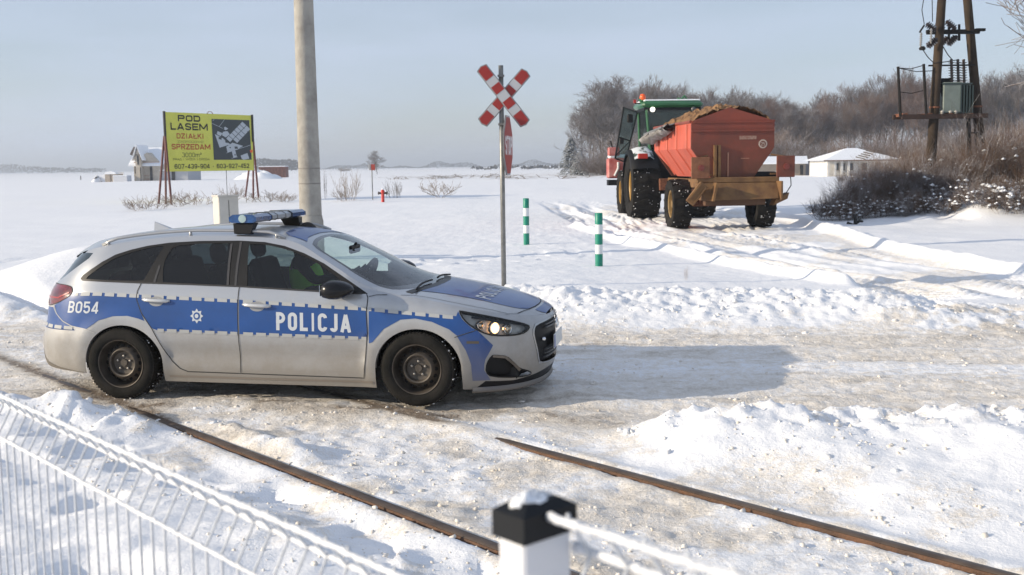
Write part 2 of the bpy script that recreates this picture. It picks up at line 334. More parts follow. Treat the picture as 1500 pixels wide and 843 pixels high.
geo = n.nodes.new('ShaderNodeNewGeometry'); ta = n.nodes.new('ShaderNodeAttribute'); ta.attribute_name = 'dirt'
def noise(sc_, det=5, ro=.6):
    q = n.nodes.new('ShaderNodeTexNoise'); q.inputs['Scale'].default_value = sc_; q.inputs['Detail'].default_value = det; q.inputs['Roughness'].default_value = ro; Lk(geo.outputs['Position'], q.inputs['Vector']); return q.outputs[0]
def mth(op, a, b_=None, c=None):
    q = n.nodes.new('ShaderNodeMath'); q.operation = op
    for i, v in enumerate((a, b_, c)):
        if v is None: continue
        if isinstance(v, (int, float)): q.inputs[i].default_value = v
        else: Lk(v, q.inputs[i])
    return q.outputs[0]
n1 = noise(9, 8, .7); n2 = noise(45, 6, .7); n3_ = noise(2.2, 4)
dm = mth('MULTIPLY_ADD', mth('SUBTRACT', n1, .5), 1.1, ta.outputs['Fac']); dm = mth('MULTIPLY_ADD', mth('SUBTRACT', n2, .5), .9, dm)
dm2 = mth('MULTIPLY', dm, mth('MINIMUM', mth('MULTIPLY', ta.outputs['Fac'], 6), 1))
cr = n.nodes.new('ShaderNodeValToRGB'); e = cr.color_ramp.elements; e[0].position = 0.05; e[0].color = (.85, .855, .87, 1); e[1].position = 1.0; e[1].color = (.22, .17, .125, 1)
for pos, col in ((.30, (.77, .725, .665)), (.55, (.655, .60, .525)), (.8, (.48, .425, .36))):
    q = e.new(pos); q.color = (*col, 1)
Lk(dm2, cr.inputs[0]); Lk(cr.outputs[0], b.inputs['Base Color'])
b.inputs['Roughness'].default_value = .6; b.inputs['Specular IOR Level'].default_value = .35
b1 = noise(55, 6, .7); b2 = noise(14, 4, .6); hb = mth('MULTIPLY_ADD', b2, 2.2, b1)
hb2 = mth('MULTIPLY', hb, mth('MULTIPLY_ADD', ta.outputs['Fac'], 1.5, .6))
bp = n.nodes.new('ShaderNodeBump'); bp.inputs['Strength'].default_value = .7; bp.inputs['Distance'].default_value = .012; Lk(hb2, bp.inputs['Height']); Lk(bp.outputs[0], b.inputs['Normal'])
tme.materials.append(gm); to = link('ground', tme); tag(to, kind='structure')

# snow clods, crumbs and frozen slush thrown up by the plough: nobody could count them
def lumps(name, spots, m, seed):
    rnd = np.random.RandomState(seed)
    t = (1+5**.5)/2
    ico = np.array([(-1, t, 0), (1, t, 0), (-1, -t, 0), (1, -t, 0), (0, -1, t), (0, 1, t), (0, -1, -t), (0, 1, -t), (t, 0, -1), (t, 0, 1), (-t, 0, -1), (-t, 0, 1)])/1.9
    icf = np.array([(0, 11, 5), (0, 5, 1), (0, 1, 7), (0, 7, 10), (0, 10, 11), (1, 5, 9), (5, 11, 4), (11, 10, 2), (10, 7, 6), (7, 1, 8), (3, 9, 4), (3, 4, 2), (3, 2, 6), (3, 6, 8), (3, 8, 9), (4, 9, 5), (2, 4, 11), (6, 2, 10), (8, 6, 7), (9, 8, 1)])
    sp = np.array(spots); hz, _ = terrain(sp[:, 0][None], sp[:, 1][None]); hz = hz[0]
    k = len(sp); an = rnd.rand(k)*6.28; sca = sp[:, 2][:, None]*(.7+.6*rnd.rand(k, 3)); sca[:, 2] *= .75
    V = ico[None]*sca[:, None, :]*(1+.9*(rnd.rand(k, 12, 1)-.5))
    ca, sa = np.cos(an)[:, None], np.sin(an)[:, None]
    X = V[..., 0]*ca-V[..., 1]*sa+sp[:, 0][:, None]; Y = V[..., 0]*sa+V[..., 1]*ca+sp[:, 1][:, None]; Z = V[..., 2]+(hz+sp[:, 2]*.05)[:, None]
    F = icf[None]+(np.arange(k)*12)[:, None, None]
    me = npmesh(name, np.stack([X, Y, Z], -1).reshape(-1, 3), F.reshape(-1, 3), False); me.materials.append(m)
    return tag(link(name, me), kind='stuff')
rnd = np.random.RandomState(7)
def cand(nn, x0, x1, y0, y1, smin, smax, test):
    x = rnd.uniform(x0, x1, nn); y = rnd.uniform(y0, y1, nn); s = smin+(smax-smin)*rnd.rand(nn)**4; k = test(x, y); return list(zip(x[k], y[k], s[k]))
ner = lambda x: poly_y(NEAR_EDGE, x); fer = lambda x: poly_y(FAR_EDGE, x)
dAf = lambda x, y: x*RN[0]+y*RN[1]-RC_A
sp = cand(1500, .7, 6.5, 5, 9, .008, .042, lambda x, y: (np.abs(y-(ner(x)-.5)) < .42*np.abs(rnd.randn(len(x)))) & (dAf(x, y) > 1.7))
sp += cand(1500, -1.0, 10, 12, 16, .008, .042, lambda x, y: np.abs(y-(fer(x)+1.0)) < .8*np.abs(rnd.randn(len(x))))
sp += cand(300, -7, -2.3, 8, 10.5, .008, .045, lambda x, y: np.abs(y-(ner(x)-.5)) < .35*np.abs(rnd.randn(len(x))))
tag(lumps('snow_clods', sp, mat('clod_snow', (.80, .80, .80), .6, col2=(.62, .57, .50), vscale=4, lo=.5, hi=.75, bump=.4, bscale=50), 3), 'loose snow clods thrown up along the ploughed road edges', 'snow clods')
sp = cand(9000, -5, 5, 3, 9, .004, .019, lambda x, y: (dAf(x, y) > -1.2) & (dAf(x, y) < 3) & (y < ner(x)) & (vn(x*1.7, y*1.7, 5) > .45) & (np.abs(dAf(x, y)) > .07) & (np.abs(dAf(x, y)-1.507) > .07))
sp += cand(2200, -7, 9, 7, 14, .005, .022, lambda x, y: (y > ner(x)-.2) & (y < fer(x)+.8))
tag(lumps('slush_crumbs', sp, mat('crumb_snow', (.80, .765, .71), .7, col2=(.62, .56, .48), vscale=3), 4), 'beige frozen slush crumbs scattered on road and between the rails', 'slush crumbs')

# ------------------------------------------------------------------ rails
RAILM = mat('rail_rust', (.15, .072, .036), .75, col2=(.075, .042, .027), vscale=9, bump=.4, bscale=80)
RAILT = mat('rail_head_steel', (.13, .095, .07), .5, metal=.35, col2=(.07, .05, .038), vscale=6)
def rail(c, label):
    # cross section (across N, z), head top at z=0
    e = empty('rail', (RN[0]*c, RN[1]*c, 0), 0, label, 'rail', 'the two rails of the track')
    prof = [(-.035, -.006), (-.036, -.036), (-.009, -.048), (-.009, -.12), (-.06, -.13), (-.06, -.15), (.06, -.15), (.06, -.13), (.009, -.12), (.009, -.048), (.036, -.036), (.035, -.006)]
    ts = np.linspace(-12, 60, 160); b1 = MB(); b2 = MB()
    rings = [[(RN[0]*p[0]+RD[0]*t, RN[1]*p[0]+RD[1]*t, p[1]-.016) for p in prof] for t in ts]
    k = len(prof)
    for i in range(len(ts)-1): b1.add(rings[i]+rings[i+1], [(j, (j+1) % k, k+(j+1) % k, k+j) for j in range(k) if j != k-1])
    tp = [(-.0352, -.008), (-.028, -.001), (0, .001), (.028, -.001), (.0352, -.008)]
    rings = [[(RN[0]*p[0]+RD[0]*t, RN[1]*p[0]+RD[1]*t, p[1]-.012) for p in tp] for t in ts]
    for i in range(len(ts)-1): b2.add(rings[i]+rings[i+1], [(j, j+1, 6+j, 5+j) for j in range(4)])
    b1.build('web', RAILM, e); b2.build('rail_head', RAILT, e, True)
rail(RC_A, 'nearer brown rail running from behind the fence post towards the road')
rail(RC_B, 'farther brown rail running beside the snow ridge to the lower right corner')
# ---- police car: body surface functions
def lerpt(tab,x):
    # smooth (catmull) table interpolation, tab sorted ascending
    n=len(tab)
    if x<=tab[0][0]: return tab[0][1]
    if x>=tab[-1][0]: return tab[-1][1]
    for i in range(n-1):
        if x<=tab[i+1][0]: break
    x0,y0=tab[i]; x1,y1=tab[i+1]; hh=x1-x0; t=(x-x0)/hh
    def sl(j):
        if j<=0: return (tab[1][1]-tab[0][1])/(tab[1][0]-tab[0][0])
        if j>=n-1: return (tab[-1][1]-tab[-2][1])/(tab[-1][0]-tab[-2][0])
        a=(tab[j][1]-tab[j-1][1])/(tab[j][0]-tab[j-1][0]); b=(tab[j+1][1]-tab[j][1])/(tab[j+1][0]-tab[j][0])
        if a*b<=0: return 0
        return 2*a*b/(a+b)
    m0,m1=sl(i)*hh,sl(i+1)*hh
    t2,t3=t*t,t*t*t
    return (2*t3-3*t2+1)*y0+(t3-2*t2+t)*m0+(-2*t3+3*t2)*y1+(t3-t2)*m1
TW=[(.12,.84),(.2,.868),(.3,.884),(.42,.888),(.55,.897),(.7,.893),(.8,.884),(.88,.872),(.95,.852),(1.0,.828),(1.08,.795),(1.18,.748),(1.28,.69),(1.36,.64),(1.42,.60)]
TXF=[(.12,.95),(.2,1.0),(.3,1.03),(.45,1.055),(.58,1.05),(.66,1.03),(.72,.99),(.8,.96),(1.0,.95)]
TXR=[(.15,-3.58),(.3,-3.69),(.45,-3.70),(.56,-3.67),(.66,-3.63),(.85,-3.60),(.97,-3.54),(1.05,-3.46),(1.2,-3.33),(1.36,-3.17),(1.45,-3.15)]
TZE=[(-3.2,1.25),(-3.0,1.295),(-2.84,1.325),(-2.6,1.362),(-2.3,1.392),(-2.0,1.405),(-1.7,1.402),(-1.4,1.392),(-1.2,1.372),(-1.076,1.34),(-.98,1.297),(-.87,1.237),(-.66,1.122),(-.49,1.022),(-.36,.965),(-.22,.935),(0,.903),(.35,.838),(.6,.785),(.8,.74),(1.0,.695)]
TZC=[(-3.2,1.345),(-3.1,1.365),(-2.8,1.412),(-2.5,1.442),(-2.05,1.465),(-1.7,1.463),(-1.35,1.44),(-1.1,1.39),(-.95,1.325),(-.6,1.175),(-.3,1.04),(-.04,.95),(.08,.934),(.35,.885),(.6,.835),(.8,.785),(.93,.74),(1.0,.70)]
XSF,LF,NF=.20,1.25,2.3
XSR,LR,NR=-2.75,1.3,2.7
def zedge(x): return lerpt(TZE,x)
def halfw(x,z):
    w=lerpt(TW,z)
    # wheel flares
    for xc in (0,-2.65):
        r=math.hypot(x-xc,(z-.32)); 
        w+=.012*math.exp(-((r-.40)/.06)**2)*(1 if z<.85 else 0)
    # character line crease at shoulder
    w+=.004*math.exp(-((z-.905)/.035)**2)
    # concave lower door
    if -2.2<x<-.45: w-=.012*math.exp(-((z-.40)/.09)**2)
    # fender shoulder rounding
    if x>-.6:
        k=min(1,(x+.6)/.2)
        w-=k*.05*math.exp(-max(0,(zedge(x)-z))/.022)
    return w
def shell(s,z):
    """unrolled side coordinate s, height z -> x,y(>=0)"""
    if s>XSF:
        th=min(1,(s-XSF)/LF)*math.pi/2; n=NF; ex=lerpt(TXF,z)-XSF; sg=1; x0=XSF
    elif s<XSR:
        th=min(1,(XSR-s)/LR)*math.pi/2; n=NR; ex=XSR-lerpt(TXR,z); sg=-1; x0=XSR
    else: return s,halfw(s,z)
    c,q=math.cos(th),math.sin(th)
    c=max(c,0)
    r=(c**n+q**n)**(-1/n)
    # scale: treat with a=ex,b=w
    x=x0+sg*r*q*ex
    return x,r*c*halfw(x,z)
def side_y(x,z):
    w=halfw(x,z)
    if x>XSF:
        a=(x-XSF)/(lerpt(TXF,z)-XSF); return w*max(0,1-a**NF)**(1/NF) if a<1 else 0
    if x<XSR:
        a=(XSR-x)/(XSR-lerpt(TXR,z)); return w*max(0,1-a**NR)**(1/NR) if a<1 else 0
    return w
def top(x,q):
    ze=zedge(x); zc=lerpt(TZC,x); ye=side_y(x,ze)
    a=abs(q)
    p=2.2
    if -1.1<x<-.3: p=2.4
    return q*ye, ze+(zc-ze)*(1-a**p)
def ztop(s):
    if s < -3.3: return 1.25
    z = 1.0
    for _ in range(30):
        x, _y = shell(s, z); z = .5*z+.5*max(.69, zedge(x))
    return z
def x2s(x, z):
    lo, hi = -4.04, 1.44
    for _ in range(40):
        m = (lo+hi)/2
        if shell(m, z)[0] < x: lo = m
        else: hi = m
    return (lo+hi)/2
def chaikin(pts, it=2, closed=True):
    """repeat a point to keep its corner sharp"""
    for _ in range(it):
        o = []; n_ = len(pts)
        for i in range(n_ if closed else n_-1):
            a = pts[i]; b_ = pts[(i+1) % n_]
            if a == b_: o += [a, b_]; continue
            o += [(a[0]*.75+b_[0]*.25, a[1]*.75+b_[1]*.25), (a[0]*.25+b_[0]*.75, a[1]*.25+b_[1]*.75)]
        if not closed: o = [pts[0]]+o+[pts[-1]]
        pts = o
    r = []
    for p in pts:
        if not r or math.hypot(p[0]-r[-1][0], p[1]-r[-1][1]) > 1e-5: r.append(p)
    if closed and math.hypot(r[0][0]-r[-1][0], r[0][1]-r[-1][1]) < 1e-5: r.pop()
    return r
def dens(pts, st, closed=True):
    o = []; n_ = len(pts)
    for i in range(n_ if closed else n_-1):
        a = pts[i]; b_ = pts[(i+1) % n_]; k = max(1, int(math.ceil(math.hypot(a[0]-b_[0], a[1]-b_[1])/st)))
        o += [(a[0]+(b_[0]-a[0])*j/k, a[1]+(b_[1]-a[1])*j/k) for j in range(k)]
    if not closed: o.append(pts[-1])
    return o
def inpoly(p, poly):
    x, y = p; c = False; j = len(poly)-1
    for i in range(len(poly)):
        xi, yi = poly[i]; xj, yj = poly[j]
        if (yi > y) != (yj > y) and x < (xj-xi)*(y-yi)/(yj-yi)+xi: c = not c
        j = i
    return c
def arrange(outer, regions, st, default='body', skip=()):
    """regions: ordered [(name, polygon)], returns {name: (verts2d, tris)}"""
    V = []; E = []
    def loop(pl):
        b0 = len(V); V.extend(pl); k = len(pl); E.extend([(b0+i, b0+(i+1) % k) for i in range(k)])
    allp = [dens(outer, st)]+[dens(p, st) for _, p in regions]
    for pl in allp: loop(pl)
    x0 = min(p[0] for p in outer); x1 = max(p[0] for p in outer); y0 = min(p[1] for p in outer); y1 = max(p[1] for p in outer)
    # grid points kept clear of the edges
    cells = {}
    for p in V: cells.setdefault((int(p[0]//st), int(p[1]//st)), []).append(p)
    y = y0+st/2; r_ = 0
    while y < y1:
        x = x0+st/2*(r_ % 2)+.003
        while x < x1:
            ok = inpoly((x, y), outer)
            if ok:
                cx, cy = int(x//st), int(y//st)
                for i in (-1, 0, 1):
                    for j in (-1, 0, 1):
                        for q in cells.get((cx+i, cy+j), ()):
                            if (q[0]-x)**2+(q[1]-y)**2 < (st*.45)**2: ok = False
            if ok: V.append((x, y))
            x += st
        y += st*.9; r_ += 1
    vo, _, fo = delaunay_2d_cdt([Vector(p) for p in V], E, [], 0, 1e-6, False)[:3]
    vo = [(v.x, v.y) for v in vo]; out = {}
    for f in fo:
        cx = sum(vo[i][0] for i in f)/3; cy = sum(vo[i][1] for i in f)/3
        if not inpoly((cx, cy), outer): continue
        nm = default
        for nn, pl in regions:
            if inpoly((cx, cy), pl): nm = nn; break
        if nm in skip: continue
        out.setdefault(nm, []).append(tuple(f))
    return vo, out
def sidept(s, z, off=0):
    """near side (-y) point offset along the outward normal"""
    x, y = shell(s, z)
    p = Vector((x, -y, z))
    if off:
        e_ = .004; a = shell(s+e_, z); c_ = shell(s, z+e_); a0 = shell(s-e_, z); c0 = shell(s, z-e_)
        t1 = Vector((a[0]-a0[0], -(a[1]-a0[1]), 0)); t2 = Vector((c_[0]-c0[0], -(c_[1]-c0[1]), 2*e_))
        nn = t1.cross(t2)
        if nn.length > 1e-9: p += nn.normalized()*off
    return p
def toppt(x, q, off=0):
    y, z = top(x, q); p = Vector((x, y, z))
    if off:
        e_ = .004; a = top(x+e_, q); c_ = top(x, q+e_); a0 = top(x-e_, q); c0 = top(x, q-e_)
        t1 = Vector((2*e_, a[0]-a0[0], a[1]-a0[1])); t2 = Vector((0, c_[0]-c0[0], c_[1]-c0[1])); nn = t1.cross(t2)
        if nn.length > 1e-9: p += nn.normalized()*off
    return p
def mesh_from(vo, tris, fn, mirror=None, both=False):
    use = sorted({i for f in tris for i in f}); mp_ = {i: k for k, i in enumerate(use)}
    V = [fn(*vo[i]) for i in use]; F = []
    for f in tris:
        a, b_, c_ = [vo[i] for i in f]
        cr_ = (b_[0]-a[0])*(c_[1]-a[1])-(b_[1]-a[1])*(c_[0]-a[0])
        F.append(tuple(mp_[i] for i in (f if cr_ > 0 else f[::-1])))
    if mirror or both:
        Vm = [Vector((v.x, -v.y, v.z)) for v in V]; Fm = [tuple(reversed(f)) for f in F]
        if both: k = len(V); V = V+Vm; F = F+[tuple(i+k for i in f) for f in Fm]
        else: V, F = Vm, Fm
    return V, F
def put(name, V, F, m, parent, smooth=True, thick=0):
    me = setmesh(name, V, F, smooth); me.materials.append(m); o = link(name, me, parent)
    return o
def surf(name, poly, fn, m, parent, st=.04, off=.002, mirror=False, both=False, solid=0):
    vo, r = arrange(poly, [], st, 'a'); V, F = mesh_from(vo, r.get('a', []), lambda a, b_: fn(a, b_, off), mirror, both)
    return put(name, V, F, m, parent)
def ribbon(name, pts, fn, w_, m, parent, off=.0015, closed=False, both=False, mirror=False):
    pts = dens(pts, .03, closed); V = []; F = []; k = len(pts)
    for i, p in enumerate(pts):
        a = pts[(i-1) % k] if (closed or i > 0) else p; b_ = pts[(i+1) % k] if (closed or i < k-1) else p
        dx, dy = b_[0]-a[0], b_[1]-a[1]; l = math.hypot(dx, dy) or 1; nx_, ny2 = -dy/l*w_/2, dx/l*w_/2
        V += [fn(p[0]+nx_, p[1]+ny2, off), fn(p[0]-nx_, p[1]-ny2, off)]
    for i in range(k if closed else k-1):
        j = (i+1) % k; F.append((2*i, 2*i+1, 2*j+1, 2*j))
    if both: n_ = len(V); V += [Vector((v.x, -v.y, v.z)) for v in V]; F += [tuple(x+n_ for x in reversed(f)) for f in F]
    elif mirror: V = [Vector((v.x, -v.y, v.z)) for v in V]; F = [tuple(reversed(f)) for f in F]
    return put(name, V, F, m, parent)
# ---- plain stroke lettering (even stroke width, rounded bowls)
def _arc(cx, cy, rx, ry, a0, a1, n_=8): return [(cx+rx*math.cos(math.radians(a0+(a1-a0)*i/n_)), cy+ry*math.sin(math.radians(a0+(a1-a0)*i/n_))) for i in range(n_+1)]
def glyph(c, W, s):
    """strokes for one character in a W x 1 box, s = stroke width"""
    l, r, b, t = s/2, W-s/2, s/2, 1-s/2; m = .5; q = min((r-l)/2, .26); cx = W/2
    O = [(cx, t)]+_arc(l+q, t-q, q, q, 90, 180)+_arc(l+q, b+q, q, q, 180, 270)+_arc(r-q, b+q, q, q, 270, 360)+_arc(r-q, t-q, q, q, 0, 90)+[(cx, t)]
    V = lambda x: [(x, 0), (x, 1)]
    H = lambda y, x0=0, x1=None: [(x0, y), (W if x1 is None else x1, y)]
    def bowl(y0, y1, rr=None): k = (y1-y0)/2; return [(0, y1), (r-k, y1)]+_arc(r-k, (y0+y1)/2, k, k, 90, -90)[1:]+[(0, y0)]
    if c in 'O0': return [O]
    if c == 'P': return [V(l), bowl(m-s*.1, t)]
    if c == 'R': return [V(l), bowl(m-s*.1, t), [(cx, m), (r+s*.05, 0)]]
    if c == 'B': return [V(l), bowl(m, t), bowl(b, m)]
    if c == 'D': return [V(l), [(0, t), (r-q*1.2, t)]+_arc(r-q*1.2, t-q*1.2, q*1.2, q*1.2, 90, 0)+_arc(r-q*1.2, b+q*1.2, q*1.2, q*1.2, 0, -90)+[(0, b)]]
    if c == 'L': return [V(l), H(b)]
    if c == 'Ł': return [V(l+.05), H(b, .05), [(0, .38), (W*.55, .62)]]
    if c == 'I': return [V(cx)]
    if c == 'C': return [_arc(r-q, t-q, q, q, 5, 90)+_arc(l+q, t-q, q, q, 90, 180)+_arc(l+q, b+q, q, q, 180, 270)+_arc(r-q, b+q, q, q, 270, 355)]
    if c == 'G': return [_arc(r-q, t-q, q, q, 5, 90)+_arc(l+q, t-q, q, q, 90, 180)+_arc(l+q, b+q, q, q, 180, 270)+_arc(r-q, b+q, q, q, 270, 360)+[(r, .5)], H(.48, cx)]
    if c == 'J': return [[(r, 1), (r, b+q)]+_arc(r-q, b+q, q, q, 0, -90)[1:]+_arc(l+q, b+q, q, q, 270, 185)]
    if c in 'AĄ': return [[(l*.9, 0), (cx, t+s*.3)], [(W-l*.9, 0), (cx, t+s*.3)], H(.28, W*.2, W*.8)]+([[(W-l, 0), (W-l*2, -.12), (W, -.2)]] if c == 'Ą' else [])
    if c == 'E': return [V(l), H(t), H(m, 0, W*.9), H(b)]
    if c == 'S': return [_arc(r-q*.95, t-.25+.02, q*.95, .23-s*.0, 10, 90)+_arc(l+q*.95, t-.25+.02, q*.95, .23, 90, 200, 8)+[(cx, m)]+_arc(r-q*.95, b+.25-.02, q*.95, .23, 20, -90, 8)+_arc(l+q*.95, b+.25-.02, q*.95, .23, -90, -170)]
    if c == 'Z': return [H(t), H(b), [(W-s*.5, t), (s*.5, b)]]
    if c == 'K': return [V(l), [(s*.6, .42), (W-s*.5, 1)], [(W*.38, .60), (W-s*.4, 0)]]
    if c == 'M': return [V(l), V(r), [(l, 1-s*.3), (cx, .22)], [(r, 1-s*.3), (cx, .22)]]
    if c == 'W': return [[(l*.8, 1), (W*.28, s*.3)], [(W*.28, s*.3), (cx, .8)], [(cx, .8), (W*.72, s*.3)], [(W*.72, s*.3), (W-l*.8, 1)]]
    if c == 'T': return [V(cx), H(t)]
    if c == 'm': return [[(l, 0), (l, .68)], [(l, .55), (l+.06, .64), (cx-.08, .64), (cx, .52), (cx, 0)], [(cx, .55), (cx+.08, .64), (r-.06, .64), (r, .52), (r, 0)]]
    if c == '²': return [[(l, .86), (W*.5, .97), (r, .86), (r, .78), (l, .58), (r, .58)]]
    if c == '3': return [_arc(r-q, t-.24, q, .24, 90, -60)[0:]+[(cx, m)], [(l, t), (r-q, t)], _arc(r-q, b+.24, q, .24, 70, -90)+_arc(l+q, b+.24, q, .24, -90, -165)]
    if c == '2': return [_arc(cx, t-.24, cx-l, .24, 175, -20)+[(l, b)], H(b)]
    if c == '5': return [[(r, t), (l, t), (l, .52)], [(l, .50), (cx, .60)]+_arc(r-q, .60-q, q, q, 90, 0)+_arc(r-q, b+q, q, q, 0, -90)+_arc(l+q, b+q, q, q, -90, -170)]
    if c == '4': return [[(W*.72, 0), (W*.72, 1)], [(W*.66, 1-s*.3), (s*.4, .26)], H(.24)]
    if c == '6': return [_arc(r-q, t-q, q, q, 20, 90)+_arc(l+q, t-q, q, q, 90, 180)+_arc(l+q, b+q, q, q, 180, 270)+_arc(r-q, b+q, q, q, 270, 360)+_arc(r-q, .56-q*.9, q, q*.9, 0, 90)+[(l, .56)]]
    if c == '9': return [[(W-x, 1-y) for x, y in pl] for pl in glyph('6', W, s)]
    if c == '7': return [H(t), [(r, t), (W*.30, 0)]]
    if c == '-': return [H(.42, W*.08, W*.92)]
    if c == '|': return [V(cx)]
    if c == '•': return [[(cx-.09, .45), (cx+.09, .45)]]
    return []
GW = {'I': .30, 'M': .82, 'W': .95, '-': .42, ' ': .34, 'm': .82, '²': .36, '|': .2, '•': .4, 'A': .66, 'Ą': .66, 'J': .48, 'L': .50}
def textfit(txt, w_, h_, sw=.17, space=.16, wscale=1.0):
    """stroke text scaled to w x h metres and centred; returns verts, faces, stroke layer of each face"""
    x = 0; V = []; F = []
    lay = []
    tot = sum(GW.get(c, .58)*wscale for c in txt)+space*(len(txt)-1); k = w_/tot; sx_ = sw
    for c in txt:
        W = GW.get(c, .58)*wscale
        # draw in real proportions so that strokes keep one width
        Wr = W*k/h_; s_ = min(sx_, Wr*.48)
        for li, pl in enumerate(glyph(c, Wr, s_)):
            p = []
            for a in pl:
                if not p or math.hypot(a[0]-p[-1][0], a[1]-p[-1][1]) > 1e-4: p.append(a)
            if len(p) < 2: continue
            closed = math.hypot(p[0][0]-p[-1][0], p[0][1]-p[-1][1]) < 1e-3; b0 = len(V); n_ = len(p)
            for i in range(n_):
                a = p[i-1] if i else (p[-2] if closed else None); d = p[i+1] if i < n_-1 else (p[1] if closed else None); q = p[i]
                d0 = Vector((q[0]-a[0], q[1]-a[1])).normalized() if a else None; d1 = Vector((d[0]-q[0], d[1]-q[1])).normalized() if d else None
                d0 = d0 or d1; d1 = d1 or d0; nn = Vector((-(d0.y+d1.y), d0.x+d1.x)); nn = nn.normalized() if nn.length > 1e-6 else Vector((-d0.y, d0.x)); mt = s_/2/max(.45, nn.dot(Vector((-d0.y, d0.x))))
                for sg in (1, -1): V.append(((q[0]+nn.x*mt*sg)*h_+x*k, (q[1]+nn.y*mt*sg)*h_, li))
            for i in range(n_-1): F.append((b0+2*i, b0+2*i+1, b0+2*i+3, b0+2*i+2))
        x += W+space
    # layer as third value: callers lift it by a fraction of a millimetre
    return [(a-w_/2, b_-h_/2) for a, b_, _ in V], F, [l for _, _, l in V]

# ------------------------------------------------------------------ police car
CARR = math.radians(-10.03)
car = empty('police_car', (-.642, 9.762, -.012), CARR, 'silver police estate car with blue stripe and roof light bar crossing the rails', 'car')
MUD = (.215, .19, .155)
SILVER = mat('silver_paint', (.43, .44, .455), .30, metal=.55, coat=.6, dirt=(.26, .92, MUD))
BLUE = mat('blue_film', (.005, .056, .225), .34, coat=.35, dirt=(.20, .62, (.13, .13, .17)), var=.12, vscale=3)
DASH = mat('reflective_grey_film', (.38, .39, .39), .5, dirt=(.2, .7, MUD))
WHITEF = mat('white_film', (.50, .53, .56), .5)
TRIM = mat('black_trim', (.014, .013, .012), .38, spec=.3)
SEAM = mat('seam_shadow_gap', (.02, .02, .02), .8)
TINT = glassmat('tinted_glass', (.20, .25, .25), .1, opac=.03); CLEAR = glassmat('windscreen_glass', (.80, .90, .86), .1, opac=.02); FRONTG = glassmat('front_door_glass', (.72, .82, .78), .1, opac=.02); LENS = glassmat('lamp_lens', (.85, .87, .88), .1)
DARKIN = mat('dark_interior', (.010, .010, .011), .9, spec=.1)
def arch(xc, rx, zc_, rz_, a0=0, a1=180, n_=26):
    return [(xc+rx*math.cos(math.radians(a0+(a1-a0)*i/n_)), zc_+rz_*math.sin(math.radians(a0+(a1-a0)*i/n_))) for i in range(n_+1)]
def arch_loop(xc):
    pts = [(xc+.372, .08)]+arch(xc, .366, .318, .336, 0, 180)+[(xc-.366, .08)]
    return [(x2s(x, max(.13, z)), z) for x, z in pts]
ARF = arch_loop(.012); ARR = arch_loop(-2.615)
SB = [(-4.05, .27), (-3.5, .25), (-3.15, .235), (-2.98, .225)]
bottom = SB+[(-2.2, .165), (-.38, .150), (.36, .150), (.7, .135), (1.05, .15), (1.45, .16)]
tops = [(s_, ztop(s_)) for s_ in np.linspace(1.45, -4.05, 150)]
outer = bottom+[(float(a), float(b_)) for a, b_ in tops]
trim_top = [(-3.09, 1.045), (-3.075, 1.075), (-3.006, 1.126), (-2.9, 1.189), (-2.744, 1.250), (-2.615, 1.290), (-2.462, 1.324), (-2.262, 1.350), (-1.98, 1.364), (-1.61, 1.366), (-1.384, 1.354), (-1.198, 1.322), (-1.009, 1.262), (-.819, 1.180), (-.63, 1.070), (-.498, .990), (-.41, .938)]
trimP = trim_top+[(-.46, .936), (-1.0, .958), (-1.53, .985), (-2.0, 1.000), (-2.45, 1.010), (-2.9, 1.024), (-3.05, 1.028)]
g3 = chaikin([(-3.02, 1.045)]*2+[(-3.0, 1.078), (-2.882, 1.155), (-2.747, 1.217), (-2.61, 1.266), (-2.457, 1.303), (-2.345, 1.322), (-2.300, 1.318), (-2.33, 1.27), (-2.425, 1.05), (-2.44, 1.032), (-2.741, 1.036)], 1)
g2 = chaikin([(-2.252, 1.022)]*2+[(-2.275, 1.17), (-2.245, 1.27), (-2.21, 1.322), (-2.007, 1.340), (-1.69, 1.343), (-1.67, 1.343), (-1.665, 1.30), (-1.64, 1.01), (-1.64, .998)], 1)
g1 = chaikin([(-1.478, .993)]*2+[(-1.50, 1.165), (-1.525, 1.332), (-1.50, 1.338), (-1.37, 1.331), (-1.257, 1.312), (-1.107, 1.275), (-.955, 1.217), (-.802, 1.14), (-.663, 1.05), (-.60, 1.00), (-.62, .952)], 1)
rdoor = [(-2.45, 1.012), (-2.473, .947), (-2.471, .871), (-2.427, .761), (-2.331, .629), (-2.245, .473), (-2.167, .345), (-2.10, .285), (-2.029, .258), (-1.545, .250), (-1.548, 1.03), (-2.4, 1.03)]
fdoor = [(-1.543, 1.03), (-1.540, .250), (-.456, .233), (-.430, .434), (-.410, .608), (-.419, .780), (-.406, .905), (-.43, .97)]
hl = chaikin([(.373, .801)]*2+[(.544, .766), (.749, .713), (.93, .648), (.925, .625), (.877, .596), (.807, .585), (.69, .587), (.57, .604), (.465, .667), (.405, .736)], 1)
tl = chaikin([(-3.60, .80), (-3.62, .90), (-3.58, .975), (-3.42, .985), (-3.156, .985), (-3.106, .950), (-3.099, .905), (-3.206, .846), (-3.31, .811), (-3.45, .79)], 2)
fog = chaikin([(.557, .29), (.559, .369), (.592, .426), (.62, .430), (.708, .412), (.76, .365), (.817, .300), (.967, .245), (.971, .22), (.832, .221), (.604, .250)], 1)
gril = chaikin([(.968, .560)]*1+[(.975, .606), (1.01, .640), (1.2, .655), (1.4, .66), (1.45, .66)]+[(1.45, .66)]+[(1.45, .29)]*2+[(1.2, .30), (1.063, .312), (1.03, .36), (.998, .444)], 1)
chrome = [(.952, .563), (.960, .610), (1.0, .651), (1.2, .668), (1.45, .673), (1.45, .28), (1.2, .29), (1.055, .302), (1.018, .355), (.984, .444)]
